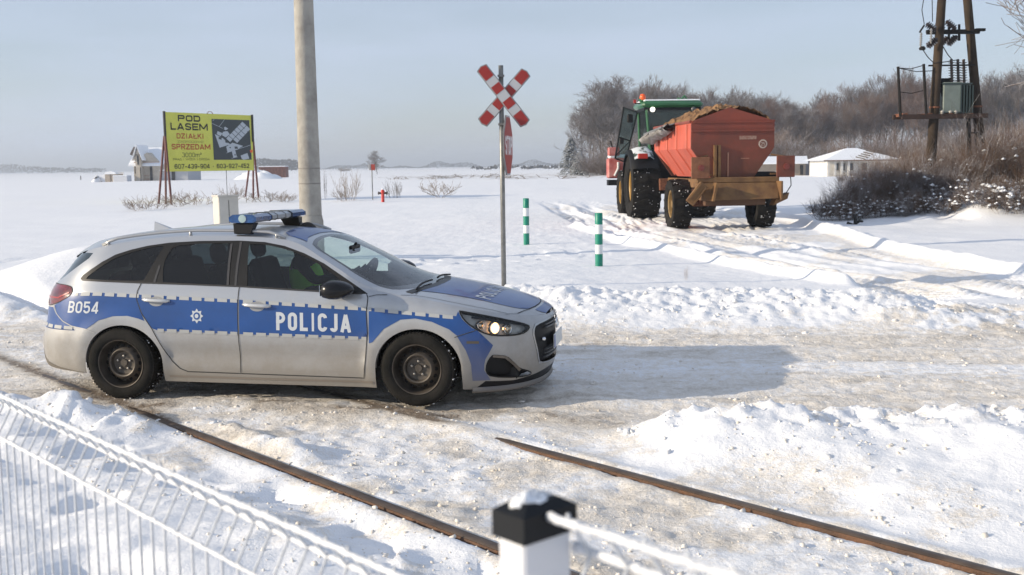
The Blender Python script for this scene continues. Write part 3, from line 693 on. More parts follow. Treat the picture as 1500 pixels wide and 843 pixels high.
lip = [(.46, .13), (.56, .215), (.80, .198), (1.0, .215), (1.2, .235), (1.45, .24), (1.45, .12)]
fbump = [(.362, .10), (.38, .35), (.352, .50), (.320, .587), (.341, .597), (.484, .643), (.57, .600), (.807, .583), (.935, .640), (.99, .70), (1.46, .72), (1.46, .10)]
rbump = [(-4.06, .10), (-4.06, .78), (-3.45, .785), (-3.31, .79), (-3.256, .735), (-3.171, .676), (-3.071, .637), (-2.928, .614), (-2.857, .583), (-2.9, .5), (-2.97, .3), (-2.97, .10)]
rglass = [(-4.06, 1.02), (-3.42, 1.02), (-3.24, 1.135), (-3.12, 1.215), (-3.11, 1.26), (-4.06, 1.26)]
rdiff = [(-4.06, .10), (-4.06, .42), (-3.56, .40), (-3.42, .31), (-3.2, .262), (-2.98, .235), (-2.98, .10)]
regs = [('archF', ARF), ('archR', ARR), ('g3', g3), ('g2', g2), ('g1', g1), ('trim', trimP), ('headlight', hl), ('taillight', tl), ('fog', fog), ('grille', gril), ('chrome', chrome), ('lip', lip), ('fbump', fbump),
        ('rdiff', rdiff), ('rbump', rbump), ('rglass', rglass), ('rdoor', rdoor), ('fdoor', fdoor)]
vo, R_ = arrange(outer, regs, .042, 'body', skip=('archF', 'archR'))
mf = lambda k, off=0, **kw: mesh_from(vo, R_[k], lambda a, b_: sidept(a, b_, off), **kw)
def edge_lip(V, F, loop, depth=.05):
    pts = [sidept(a, b_, 0) for a, b_ in dens(loop[1:-1], .03, False)]
    for sg in (1, -1):
        b0 = len(V)
        for p in pts: V.append(Vector((p.x, p.y*sg, p.z))); V.append(Vector((p.x, (p.y+depth)*sg, p.z)))
        for i in range(len(pts)-1): F.append((b0+2*i, b0+2*i+1, b0+2*i+3, b0+2*i+2))
V, F = mf('body', both=True)
edge_lip(V, F, ARF); edge_lip(V, F, ARR)
body = put('body', V, F, SILVER, car)
# near and far doors with their own film, handle, windows
seat = {}
def side_fn(mirror):
    return (lambda a, b_, off=0: (lambda p: Vector((p.x, -p.y, p.z)) if mirror else p)(sidept(a, b_, off)))
def dashes(parent, s0, s1, zf, dz, mirror, phase=0.0, pitch=.1155, wd=.088, h_=.030, nm='stripe_block'):
    V = []; F = []; s_ = math.floor((s0+phase)/pitch)*pitch-phase
    while s_ < s1:
        a = max(s0, s_); b_ = min(s1, s_+wd)
        if b_-a > .012:
            k = len(V); cols = 4
            for i in range(cols+1):
                ss_ = a+(b_-a)*i/cols
                for zz in (zf(ss_)+dz, zf(ss_)+dz+h_): V.append(sidept(ss_, zz, .0042))
            for i in range(cols): F.append((k+2*i, k+2*i+2, k+2*i+3, k+2*i+1))
        s_ += pitch
    if mirror: V = [Vector((v.x, -v.y, v.z)) for v in V]; F = [tuple(reversed(f)) for f in F]
    if V: put(nm, V, F, DASH, parent)
ztp = lambda s_: float(np.interp(s_, [-3.1, -2.84, -2.46, -1.57, -.42, .35], [.925, .931, .917, .883, .826, .762]))
zbt = lambda s_: float(np.interp(s_, [-3.6, -2.277, -1.548, -.424, .35], [.60, .611, .592, .566, .55]))
blue_rq = [(-3.098, .925), (-2.84, .931), (-2.476, .918), (-2.473, .871), (-2.430, .761), (-2.40, .695), (-2.457, .715), (-2.555, .737), (-2.687, .733), (-2.818, .696), (-2.929, .618), (-3.071, .640), (-3.171, .680), (-3.253, .738), (-3.30, .805), (-3.206, .842), (-3.11, .895)]
blue_rb = [(-3.62, .775), (-3.45, .780), (-3.315, .785), (-3.262, .733), (-3.177, .672), (-3.075, .633), (-3.04, .600), (-3.62, .59)]
blue_rd = [(-2.469, .917), (-1.552, .883), (-1.552, .592), (-2.270, .611), (-2.331, .633), (-2.424, .765), (-2.467, .871)]
blue_fd = [(-1.537, .882), (-.423, .825), (-.414, .780), (-.405, .608), (-.414, .566), (-1.537, .592)]
blue_ff = [(-.398, .824), (.346, .762), (.362, .800), (.392, .736), (.455, .664), (.484, .647), (.341, .602), (.279, .657), (.144, .716), (.002, .742), (-.124, .731), (-.268, .652), (-.366, .541), (-.398, .530)]
blue_fb = [(.341, .594), (.484, .640), (.49, .648), (.605, .514), (.545, .40), (.539, .354), (.542, .307), (.600, .222), (.457, .222), (.441, .359), (.40, .485)]
def text_side(name, txt, s_, z_, w_, h_, m, parent, mirror, sw=.17, space=.16, slope=0.0, shear=0):
    V2, F2, L2 = textfit(txt, w_, h_, sw, space)
    sg = -1 if mirror else 1
    # subdivide long faces is unneeded: the flank is nearly flat here
    V = [side_fn(mirror)(s_+sg*(a+shear*b_), z_+b_+slope*(sg*a), .0045+.0004*l2) for (a, b_), l2 in zip(V2, L2)]
    return put(name, V, F2, m, parent, False)
for mirror in (False, True):
    fn = side_fn(mirror); kw = dict(mirror=mirror)
    for nm, key, bl, gls, hs_, zf in (('rear_door', 'rdoor', blue_rd, 'g2', -2.29, .868), ('front_door', 'fdoor', blue_fd, 'g1', -1.375, .833)):
        V, F = mf(key, **kw); d_ = put(nm, V, F, SILVER, car)
        surf('blue_stripe', bl, sidept, BLUE, d_, .04, .0025, mirror=mirror)
        s0, s1 = (-2.47, -1.555) if key == 'rdoor' else (-1.535, -.42)
        dashes(d_, s0, s1, ztp, -.026, mirror); dashes(d_, max(s0, -2.28), s1, zbt, -.012, mirror)
        V, F = mf(gls, -.004, **kw); put('window_glass', V, F, TINT if key == 'rdoor' else FRONTG, d_)
        sg = 1 if mirror else -1
        # handle: dished cup with a bar across it
        cx, cz = hs_, zf; y0 = shell(cx, cz)[1]
        hb_ = MB(); pts = []
        for i in range(9):
            t = i/8; xx = cx-.125+.25*t; bow = math.sin(math.pi*t)**.5*.030; pts.append((xx, sg*(shell(xx, cz)[1]+.004+bow), cz+.004-.012*(t-.5)))
        hb_.tube(pts, [.010]+[.0165]*7+[.010], 8); hb_.build('door_handle', mat('handle_silver', (.58, .58, .57), .3, metal=.35, coat=.6), d_, True)
        cup = [(cx+.062*math.cos(a)*(1.1 if math.cos(a) > 0 else 1.1), cz-.006+.042*math.sin(a)) for a in np.linspace(0, 2*math.pi, 25)[:-1]]
        surf('handle_recess', cup, sidept, mat('handle_cup', (.30, .30, .30), .4, metal=.3), d_, .03, .0045, mirror=mirror)
        if key == 'fdoor':
            text_side('lettering', 'POLICJA', -.878 if not mirror else -.93, .700, .655, .152, WHITEF, d_, mirror, .19, .17, slope=-.018)
        else:
            # eight pointed star badge
            V = []; F = []; c0 = (-1.918, .741)
            for r0, r1, m_, of in ((.060, .040, WHITEF, .0045), (.030, .030, BLUE, .0062), (.017, .017, WHITEF, .0075)):
                pl = [(c0[0]+(r0 if i % 2 == 0 else r1)*math.cos(math.pi*i/8+math.pi/2), c0[1]+(r0 if i % 2 == 0 else r1)*1.06*math.sin(math.pi*i/8+math.pi/2)) for i in range(16)]
                surf('star_badge', pl, sidept, m_, d_, .02, of, mirror=mirror)
    V, F = mf('g3', -.004, **kw); put('quarter_window', V, F, TINT, car)
    surf('blue_stripe', blue_rq, sidept, BLUE, body, .04, .0025, mirror=mirror)
    surf('blue_stripe', blue_ff, sidept, BLUE, body, .04, .0025, mirror=mirror)
    dashes(body, -3.06, -2.478, ztp, -.026, mirror); dashes(body, -.396, .345, ztp, -.026, mirror)
    text_side('fleet_number', 'B054', -2.968, .803, .290, .102, WHITEF, body, mirror, .16, .12, slope=0, shear=.10 if not mirror else .1)
    # mirror housing on a foot
    sg = 1 if mirror else -1
    mm = MB(); M0 = Matrix.Translation((-.655, sg*.985, .985))
    ringsV = []; nr = 14; rings = [(-.095, .55), (-.08, .85), (-.03, 1.0), (.03, 1.0), (.09, .82), (.14, .50), (.165, .12)]
    for dx, k in rings:
        for i in range(nr):
            a = 2*math.pi*i/nr; c_, s_ = math.cos(a), math.sin(a)
            ringsV.append(M0@Vector((dx+.03*s_*0, .125*k*abs(c_)**.8*(1 if c_ > 0 else -1), .078*k*abs(s_)**.8*(1 if s_ > 0 else -1))))
    F = [(i*nr+j, i*nr+(j+1) % nr, (i+1)*nr+(j+1) % nr, (i+1)*nr+j) for i in range(len(rings)-1) for j in range(nr)]+[tuple(range(nr-1, -1, -1)), tuple((len(rings)-1)*nr+j for j in range(nr))]
    mm.add(ringsV, F); mirr = mm.build('door_mirror', mat('mirror_black', (.006, .006, .007), .25, spec=.35), car, True)
    MB().tube([(-.60, sg*.83, .935), (-.62, sg*.89, .925), (-.63, sg*.93, .945)], [.030, .024, .026], 8).build('mirror_foot', TRIM, mirr, True)
    q = MB(); q.box((-.751, sg*.985, .985), (.004, .17, .09), bev=0); q.build('mirror_glass', mat('mirror_glass', (.5, .55, .6), .05, metal=1), mirr)
V, F = mf('trim', both=True); put('window_trim', V, F, TRIM, car)
# B / C pillar highlights painted as paler strips between panes
for mirror in (False, True):
    for p0 in ([(-1.655, 1.0), (-1.683, 1.34)], [(-1.585, .995), (-1.600, 1.355)], [(-2.33, 1.02), (-2.305, 1.16)]):
        ribbon('pillar_highlight', p0, sidept, .020, mat('pillar_gloss', (.05, .045, .04), .25, coat=.5), car, .003, mirror=mirror)
    ribbon('belt_moulding', [(-3.06, 1.035), (-2.45, 1.015), (-2.0, 1.004), (-1.53, .989), (-1.0, .962), (-.46, .938)], sidept, .012, mat('belt_trim', (.06, .055, .05), .3, metal=.5), car, .004, mirror=mirror)
V, F = mf('fbump', both=True); fb = put('front_bumper', V, F, SILVER, car)
V, F = mf('chrome', .004, both=True); put('grille_surround', V, F, mat('satin_chrome', (.40, .40, .40), .3, metal=.8), fb)
V, F = mf('grille', -.03, both=True); gr = put('grille', V, F, BLACK, fb)
for mirror in (False, True):
    surf('blue_stripe', blue_fb, sidept, BLUE, fb, .035, .0025, mirror=mirror)
    surf('side_repeater', [(.409, .558), (.501, .555), (.50, .534), (.408, .537)], sidept, mat('smoked_lamp', (.10, .08, .05), .3), fb, .03, .005, mirror=mirror)
    ribbon('bumper_seam', [(.32, .588), (.341, .597), (.484, .643)], sidept, .005, SEAM, fb, .004, mirror=mirror)
    # fog recess
    V, F = mf('fog', -.045, mirror=mirror); fo_ = put('fog_recess', V, F, BLACK, fb)
    ribbon('fog_trim', fog, sidept, .012, BLACK, fo_, .002, closed=True, mirror=mirror)
    ribbon('fog_blade', [(.60, .425), (.70, .408), (.765, .352), (.84, .280)], sidept, .022, mat('dark_chrome', (.12, .11, .10), .25, metal=.8), fo_, .006, mirror=mirror)
    # headlights
    V, F = mf('headlight', -.05, mirror=mirror); hd = put('headlight', V, F, mat('lamp_housing', (.52, .50, .47), .35, metal=.15, var=.3, vscale=10), car)
    ribbon('lamp_rim', hl, sidept, .014, TRIM, hd, .003, closed=True, mirror=mirror)
    ribbon('lamp_brow', [(.47, .752), (.56, .738), (.66, .712), (.76, .68)], sidept, .02, BLACK, hd, -.012, mirror=mirror)
    surf('lamp_lens', hl, sidept, LENS, hd, .05, .0005, mirror=mirror)
    sg = -1 if mirror else 1
    for (ss_, zz, rr_, mt) in ((.640, .655, .045, 'on'), (.745, .640, .036, 'off'), (.53, .682, .03, 'off')):
        p = sidept(ss_, zz, -.035); p.y *= sg
        M_ = Matrix.Translation(p)@(Vector((.75, -.6*sg, .05)).to_track_quat('Z', 'Y').to_matrix().to_4x4())
        MB().lathe([(rr_*1.25, -.02), (rr_*1.3, .008), (rr_*1.05, .012), (rr_*.95, .0)], 18, M_, False).build('lamp_ring', mat('chrome', (.7, .7, .7), .12, metal=1), hd, True)
        mt_ = mat('lit_bulb', (1, .8, .5), .3, emit=(1, .58, .26), estr=4) if mt == 'on' else mat('unlit_reflector', (.75, .6, .42), .15, metal=.9)
        MB().lathe([(rr_*.98, -.002), (rr_*.8, .012), (rr_*.45, .02), (0, .023)], 18, M_, False).build('projector', mt_, hd, True)
    # tail light
    V, F = mf('taillight', .004, mirror=mirror); tlo = put('tail_light', V, F, mat('red_lens', (.13, .005, .007), .15, coat=.7, var=.5, vscale=9), car)
    ribbon('lamp_band', [(-3.58, .865), (-3.42, .868), (-3.25, .875), (-3.13, .925)], sidept, .012, mat('bright_red', (.32, .015, .015), .2, coat=.5), tlo, .007, mirror=mirror)
    surf('reversing_lamp', [(-3.59, .81), (-3.6, .85), (-3.46, .835), (-3.44, .80)], sidept, mat('clear_amber', (.5, .42, .35), .2), tlo, .03, .007, mirror=mirror)
    ribbon('lamp_rim', tl, sidept, .006, SEAM, tlo, .0045, closed=True, mirror=mirror)
V, F = mf('lip', both=True); put('lower_grille', V, F, BLACK, fb)
# chin splitter
for sgn in (1,):
    V = []; F = []; ss_ = np.linspace(.46, 1.45, 26)
    for a in ss_:
        for (zz, of) in ((.165, .004), (.150, .032), (.132, .030), (.125, -.02)): V.append(sidept(float(a), zz, of))
    for i in range(len(ss_)-1):
        for j in range(3): F.append((i*4+j, i*4+j+1, (i+1)*4+j+1, (i+1)*4+j))
    k = len(V); V += [Vector((v.x, -v.y, v.z)) for v in V]; F += [tuple(x+k for x in reversed(f)) for f in F]
    put('chin_spoiler', V, F, mat('grey_mud_plastic', (.14, .13, .12), .6), fb)
V, F = mf('rbump', both=True); rb = put('rear_bumper', V, F, SILVER, car)
V, F = mf('rdiff', .002, both=True); put('rear_valance', V, F, mat('muddy_black_plastic', (.05, .045, .04), .7, dirt=(.1, .6, MUD)), rb)
for mirror in (False, True):
    surf('blue_stripe', blue_rb, sidept, BLUE, rb, .05, .0025, mirror=mirror); dashes(rb, -3.60, -3.05, lambda s_: .605, 0, mirror, .03)
    ribbon('bumper_seam', [(-3.45, .785), (-3.31, .79), (-3.256, .735), (-3.171, .676), (-3.071, .637), (-2.928, .614), (-2.857, .583)], sidept, .006, mat('seam_bright', (.45, .44, .42), .5), rb, .005, mirror=mirror)
    ribbon('door_seam', rdoor[:-2]+[(-1.547, .99)], sidept, .007, SEAM, car, .0035, mirror=mirror)
    ribbon('door_seam', [(-1.541, .250), (-.456, .233), (-.430, .434), (-.410, .608), (-.419, .780), (-.406, .905), (-.42, .935)], sidept, .007, SEAM, car, .0035, mirror=mirror)
    ribbon('roof_seam', [(-.40, .915), (-.33, .93), (-.25, .928)], sidept, .004, SEAM, car, .003, mirror=mirror)
    ribbon('sill_shade_strip', [(-2.20, .215), (-1.3, .205), (-.38, .200)], sidept, .018, mat('sill_shadow', (.20, .17, .14), .7), body, .004, mirror=mirror)  # shade along the sill painted as a dark strip
V, F = mf('rglass', both=True); put('rear_window', V, F, mat('dark_rear_glass', (.02, .03, .035), .06, coat=.5), car)
# grille bits
def front(y, z, off=.0):
    """point on the nose skin at lateral y"""
    lo, hi = .2, 1.45
    for _ in range(40):
        m_ = (lo+hi)/2
        if shell(m_, z)[1] > abs(y): lo = m_
        else: hi = m_
    p = sidept(lo, z, off); return Vector((p.x, y, p.z))
for zz in (.34, .375, .41, .60, .625):
    MB().tube([front(y, zz, -.012) for y in np.linspace(-.36, .36, 13)], .007, 6).build('grille_bar', mat('grille_bar_dark', (.03, .03, .03), .35), gr, True)
pl_ = MB(); x_ = front(0, .47).x+.004
pl_.box((x_, 0, .462), (.010, .50, .125), bev=.004); npl = pl_.build('number_plate', mat('plate_white', (.62, .63, .62), .45, var=.1, vscale=30), fb)
MB().box((x_+.006, -.228, .462), (.003, .042, .108)).build('plate_band', mat('plate_blue', (.02, .07, .35), .4), npl)
MB().lathe([(.062, 0), (.064, .008), (.05, .013), (.046, .006), (0, .006)], 24, Matrix.Translation((front(0, .59).x-.002, 0, .592))@Matrix.Rotation(math.pi/2, 4, 'Y')@Matrix.Scale(.72, 4, (1, 0, 0)), False).build('grille_badge', mat('chrome', (.7, .7, .7), .12, metal=1), gr, True)
MB().lathe([(.016, 0), (.016, .02), (.0, .028)], 12, Matrix.Translation((front(-.38, .505).x-.02, -.38, .505))@Matrix.Rotation(math.pi/2, 4, 'Y'), False).build('parking_sensor', mat('chrome', (.7, .7, .7), .12, metal=1), gr, True)
# ---- upper skin: bonnet, windscreen, roof
def qx(x, y):
    ye = top(x, 1)[0]; return y/ye if ye > 1e-6 else 0
cowl = [(-.20, -1.02), (-.15, -.9), (-.06, -.6), (-.01, -.3), (0, 0), (-.01, .3), (-.06, .6), (-.15, .9), (-.20, 1.02)]
hoodf = [(.72, 1.02), (.797, .95), (.856, .65), (.885, .34), (.892, 0), (.885, -.34), (.856, -.65), (.797, -.95), (.72, -1.02)]
hoodP = cowl+hoodf
hd_top = [(-.99, -.84), (-1.035, -.6), (-1.055, -.3), (-1.06, 0), (-1.055, .3), (-1.035, .6), (-.99, .84)]
wsP = hd_top+[(-.78, .865), (-.5, .885), (-.27, .90), (-.17, .80), (-.075, .55), (-.03, .28), (-.02, 0), (-.03, -.28), (-.075, -.55), (-.17, -.80), (-.27, -.90), (-.5, -.885), (-.78, -.865)]
wsI = [(-.955, -.79), (-1.0, -.58), (-1.02, -.3), (-1.022, 0), (-1.02, .3), (-1.0, .58), (-.955, .79), (-.75, .82), (-.5, .84), (-.33, .85), (-.24, .78), (-.16, .55), (-.12, .28), (-.11, 0), (-.12, -.28), (-.16, -.55), (-.24, -.78), (-.33, -.85), (-.5, -.84), (-.75, -.82)]
wsP = chaikin(wsP, 1); wsI = chaikin(wsI, 1)
xr_ = -3.2
outT = [(xr_, -1), (xr_, 1), (.985, 1), (.985, -1)]
hblue = chaikin([(.865, .60), (.887, .3), (.894, 0), (.887, -.3), (.865, -.60), (.797, -.70)]+[(.623, -.647), (.454, -.60), (.221, -.62), (-.0, -.68), (-.12, -.72)]+[(-.06, -.6), (-.01, -.3), (0.0, 0), (-.01, .3), (-.06, .6)]+[(-.12, .72), (-.0, .68), (.221, .62), (.454, .60), (.623, .647), (.797, .70)], 1)
nblue = [(.90, .60), (.985, .80), (.985, -.80), (.90, -.60), (.912, -.3), (.917, 0), (.912, .3)]
rblue = [(-1.045, .80), (-1.09, .6), (-1.11, 0), (-1.09, -.6), (-1.045, -.80), (-1.23, -.76), (-1.30, -.6), (-1.325, 0), (-1.30, .6), (-1.23, .76)]
vt, RT = arrange(outT, [('glass', wsI), ('wstrim', wsP), ('hood', hoodP)], .055, 'roof')
def tm(k, off=0): return mesh_from(vt, RT[k], lambda a, b_: toppt(a, b_, off))
V, F = tm('roof')
# spoiler skirt closing the rear of the roof
k0 = len(V); qs = np.linspace(-1, 1, 21)
for q in qs:
    y, z = top(xr_, float(q)); V.append(Vector((xr_-.0, y, z))); V.append(Vector((xr_-.07, y*.98, z-.035))); V.append(Vector((xr_-.04, y*.98, z-.06))); V.append(Vector((xr_-.02, y, 1.245)))
for i in range(20):
    for j in range(3): F.append((k0+i*4+j, k0+i*4+4+j, k0+i*4+5+j, k0+i*4+1+j))
roof = put('roof', V, F, SILVER, car)
V, F = tm('hood'); hood = put('bonnet', V, F, SILVER, car)
V, F = tm('wstrim', .001); ws = put('windscreen', V, F, mat('black_frit', (.015, .015, .016), .15, coat=.4), car)
V, F = tm('glass', .001); put('window_glass', V, F, CLEAR, ws)
surf('blue_film', hblue, toppt, BLUE, hood, .05, .003); surf('blue_film', nblue, toppt, BLUE, fb, .04, .003); surf('blue_film', rblue, toppt, BLUE, roof, .06, .003)
ribbon('bonnet_seam', hoodf, toppt, .009, SEAM, hood, .0045)
ribbon('bonnet_seam', [(-.14, 1.0), (-.05, .93), (.1, .91), (.4, .915), (.6, .93), (.72, .985)], toppt, .008, SEAM, hood, .002)
ribbon('bonnet_seam', [(-.14, -1.0), (-.05, -.93), (.1, -.91), (.4, -.915), (.6, -.93), (.72, -.985)], toppt, .008, SEAM, hood, .002)
cw = [(-.10, -.86), (-.045, -.58), (.0, -.3), (.01, 0), (0, .3), (-.045, .58), (-.10, .86)]
ribbon('cowl_panel', cw, toppt, .065, TRIM, ws, .004)
V2, F2, L2 = textfit('POLICJA', .80, .135, .19, .17)
put('lettering', [toppt(.47-b_, qx(.47-b_, a-.02), .006+.0004*l2) for (a, b_), l2 in zip(V2, L2)], F2, WHITEF, hood, False)
# the number plate letters are too blurred to read in the photograph: the plate stays blank
# wipers
for y0, y1 in ((-.62, -.08), (.12, .62)):
    pts = [toppt(-.06-.02*math.sin(i/8*3.1), qx(-.06, y0+(y1-y0)*i/8), .022) for i in range(9)]
    MB().tube(pts, .009, 6).build('wiper', BLACK, ws, True)
# roof rails
for sg in (1, -1):
    r_ = MB(); xs_ = np.linspace(-2.92, -1.22, 24); pts = []
    for i, x in enumerate(xs_):
        t = i/23; lift = .034*min(1, math.sin(math.pi*t)*4.5); y, z = top(float(x), .93); pts.append((float(x), sg*y, z+.004+lift))
    r_.tube(pts, .014, 8)
    for x in (-2.86, -2.1, -1.3): 
        y, z = top(x, .93); r_.tube([(x, sg*y, z-.01), (x, sg*y, z+.035)], .014, 8)
    r_.build('roof_rail', mat('rail_satin', (.42, .42, .42), .35, metal=.7), car, True)
# shark fin aerial
y, z = top(-2.62, 0)
MB().hull8([(-2.73, -.03, z-.01), (-2.73, .03, z-.01), (-2.56, .03, z), (-2.56, -.03, z)], [(-2.735, -.006, z+.070), (-2.735, .006, z+.070), (-2.68, .004, z+.050), (-2.68, -.004, z+.050)]).build('roof_aerial', SILVER, car)
# light bar across the roof
lb = MB(); xb = -1.60; zb_ = 1.552
BL = mat('blue_lamp_lens', (.010, .060, .19), .12, coat=.6, var=.35, vscale=18); GL = mat('grey_lamp_lens', (.30, .32, .34), .2, coat=.4)
def bar(y0, y1, hx, hz, m, nm, par):
    b_ = MB(); n_ = 6; V = []; prof = [(-1, -.6), (-1, .35), (-.72, 1), (.72, 1), (1, .35), (1, -.6), (.8, -1), (-.8, -1)]
    for y in (y0, y1): V += [(xb+hx*a, y, zb_+hz*c_) for a, c_ in prof]
    b_.add(V, [tuple(range(7, -1, -1)), tuple(range(8, 16))]+[(i, (i+1) % 8, 8+(i+1) % 8, 8+i) for i in range(8)])
    return b_.build(nm, m, par)
lbo = bar(-.24, .24, .118, .033, GL, 'light_bar', car)
bar(-.60, -.25, .125, .035, BL, 'blue_lamp', lbo); bar(.25, .60, .125, .035, BL, 'blue_lamp', lbo)
for y in (-.245, .245): bar(y-.006, y+.006, .128, .038, BLACK, 'lamp_divider', lbo)
for y in (-.1, .1): bar(y-.004, y+.004, .121, .036, mat('dark_chrome', (.12, .11, .10), .25, metal=.8), 'lamp_divider', lbo)
for sg in (-1, 1):
    MB().hull8([(xb-.075, sg*.585-.03, 1.425), (xb+.075, sg*.585-.03, 1.425), (xb+.075, sg*.585+.03, 1.415), (xb-.075, sg*.585+.03, 1.415)], [(xb-.095, sg*.53-.05, 1.512), (xb+.095, sg*.53-.05, 1.512), (xb+.095, sg*.53+.05, 1.512), (xb-.095, sg*.53+.05, 1.512)]).build('bar_foot', BLACK, lbo)
    MB().lathe([(.035, -.002), (.035, .004), (0, .006)], 12, Matrix.Translation((xb, sg*.602, zb_))@Matrix.Rotation(-sg*math.pi/2, 4, 'X'), False).build('end_lamp', mat('pale_end_lens', (.35, .45, .45), .2), lbo)
# ---- underside and wheel wells
u_ = MB(); u_.box((-1.3, 0, .26), (2.0, 1.60, .10)); u_.box((-3.2, 0, .34), (.55, 1.3, .12)); u_.box((.55, 0, .26), (.5, 1.3, .1)); u_.build('underbody', mat('underbody_black', (.02, .02, .02), .9), car)
for xc in (.012, -2.615):
    for sg in (1, -1):
        wl = MB(); n_ = 20; V = []
        for i in range(n_+1):
            a = math.pi*i/n_*1.1-.15; V += [(xc+.385*math.cos(a), sg*.84, .318+.350*math.sin(a)), (xc+.385*math.cos(a), sg*.52, .318+.350*math.sin(a))]
        k = len(V); V.append((xc, sg*.52, .30))
        wl.add(V, [(2*i, 2*i+1, 2*i+3, 2*i+2) for i in range(n_)]+[(2*i+1, k, 2*i+3) for i in range(n_)])
        wl.build('wheel_well', mat('underbody_black', (.02, .02, .02), .9), car)
# ---- wheels
TYRE = mat('tyre_rubber', (.010, .010, .009), .85, spec=.12, col2=(.024, .022, .020), vscale=6, bump=.2, bscale=90)
STEEL = mat('sooty_steel_rim', (.050, .042, .034), .5, metal=.4, col2=(.11, .092, .074), vscale=7)
def wheel(x, sg):
    """axis along Y, outer face toward sg"""
    R0 = .318
    M_ = Matrix.Translation((x, sg*.79, R0-.004))@Matrix.Rotation(-sg*math.pi/2, 4, 'X')
    t = MB(); t.lathe([(.205, .085), (.212, .094), (.235, .103), (.270, .105), (.292, .099), (.306, .088), (.3125, .075), (.314, 0), (.3125, -.075), (.300, -.095), (.24, -.105), (.205, -.09)], 64, M_, False)
    for i in range(64):
        for z0, z1, tw, k in ((.045, .094, .05, 0), (-.04, .036, -.06, .5), (-.09, -.048, .05, 0)):
            a = 2*math.pi*(i+k)/64; a2 = a+.062
            f = lambda an, r, z: M_@Vector((r*math.cos(an), r*math.sin(an), z))
            rz0 = .319 if abs(z1) < .09 else .311
            t.hull8([f(a, .308, z0), f(a2, .308, z0), f(a2+tw, .302, z1), f(a+tw, .302, z1)], [f(a, .3195, z0), f(a2, .3195, z0), f(a2+tw, rz0, z1), f(a+tw, rz0, z1)])
    ty = t.build('wheel', TYRE, car, True, 35)
    r_ = MB(); r_.lathe([(.214, .088), (.209, .100), (.203, .098), (.198, .080), (.193, .02), (.180, .000), (.160, .018), (.135, .055), (.118, .066), (.108, .062), (.098, .030), (.060, .022), (.034, .026), (.030, .040), (.0, .040)], 48, M_, False)
    rim = r_.build('rim', STEEL, ty, True, 40)
    hm0 = mat('hole_dark', (.004, .004, .004), .95)
    for i in range(16):
        holes = MB()
        a = 2*math.pi*i/16; c_ = Vector((.150*math.cos(a), .150*math.sin(a), .0345))
        nrm = Vector((.42*math.cos(a), .42*math.sin(a), .9)).normalized()
        M2 = M_@Matrix.Translation(c_)@nrm.to_track_quat('Z', 'Y').to_matrix().to_4x4()
        holes.lathe([(.0175, .0045), (.016, .0055), (0, .0050)], 12, M2, False); holes.build('rim_hole', hm0, rim)
    for i in range(5):
        nb = MB(); a = 2*math.pi*i/5+.3; nb.lathe([(.011, .022), (.010, .042), (0, .045)], 6, M_@Matrix.Translation((.060*math.cos(a), .060*math.sin(a), 0)), False); nb.build('wheel_nut', mat('nut_steel', (.42, .38, .33), .3, metal=.9), rim)
    # snow packed in the tread shoulder
    rnd2 = random.Random(int(x*10)+sg); sn = MB()
    for i in range(60):
        a = rnd2.uniform(-.9, 2.6); z = rnd2.uniform(-.1, .095); rr_ = .315+rnd2.uniform(-.006, .002); p = M_@Vector((rr_*math.cos(a), rr_*math.sin(a)*sg*1, z)); s_ = rnd2.uniform(.003, .007)
        sn.box(p, (s_*2, s_*2, s_*1.6), rz=rnd2.random()*3)
    tag(sn.build('packed_snow', SNOW, ty), kind='stuff')
for x in (0, -2.65):
    for sg in (-1, 1): wheel(x, sg)
# ---- cabin
inn = MB(); inn.box((-1.7, 0, .42), (2.7, 1.46, .20)); inn.build('cabin_floor', DARKIN, car)
dsh = MB(); dsh.hull8([(-.62, -.70, .50), (-.62, .70, .50), (-.05, .66, .50), (-.05, -.66, .50)], [(-.60, -.70, .93), (-.60, .70, .93), (-.16, .66, .925), (-.16, -.66, .925)]); dsh.build('dashboard', DARKIN, car)
MB().box((-.50, .36, .955), (.20, .36, .07), bev=.02).build('instrument_hood', DARKIN, car)
pp = MB(); pp.box((-.40, -.42, .936), (.13, .20, .003)); pp.build('dash_paper', mat('paper_sheet', (.5, .55, .58), .7), car)
SEATM = mat('seat_fabric', (.012, .012, .014), .95, spec=.1)
def seatm(x, y, wd, rear=False):
    s_ = MB(); s_.box((x+.05, y, .60), (.50, wd, .16), bev=.04)
    R_s = Matrix.Rotation(-.32, 3, 'Y'); s_.box((x-.30, y, .86), (.13, wd, .58), R=R_s, bev=.04); o = s_.build('seat', SEATM, car)
    for yy in ([y] if not rear else [y-.42, y, y+.42]):
        h_ = MB(); M_ = Matrix.Translation((x-.42, yy, 1.235 if not rear else 1.17))@Matrix.Rotation(-.2, 4, 'Y')
        h_.lathe([(.0, -.095), (.07, -.09), (.115, -.06), (.13, 0), (.115, .06), (.07, .09), (0, .095)], 16, M_@Matrix.Scale(.45, 4, (1, 0, 0)), False)
        h_.tube([(x-.42, yy-.05, 1.02), (x-.42, yy-.05, 1.2)], .008, 6); h_.tube([(x-.42, yy+.05, 1.02), (x-.42, yy+.05, 1.2)], .008, 6); h_.build('headrest', SEATM, o, True)
seatm(-1.52, -.37, .50); seatm(-1.46, .37, .50); seatm(-2.25, 0, 1.25, True)
sw = MB(); M_ = Matrix.Translation((-.80, .37, .955))@Matrix.Rotation(-1.12, 4, 'Y'); n_ = 28
sw.tube([M_@Vector((.18*math.cos(2*math.pi*i/n_), .18*math.sin(2*math.pi*i/n_), 0)) for i in range(n_+1)], .017, 8, False)
for a in (0, 2.2, 4.1): sw.tube([M_@Vector((0, 0, -.02)), M_@Vector((.18*math.cos(a), .18*math.sin(a), 0))], .016, 6)
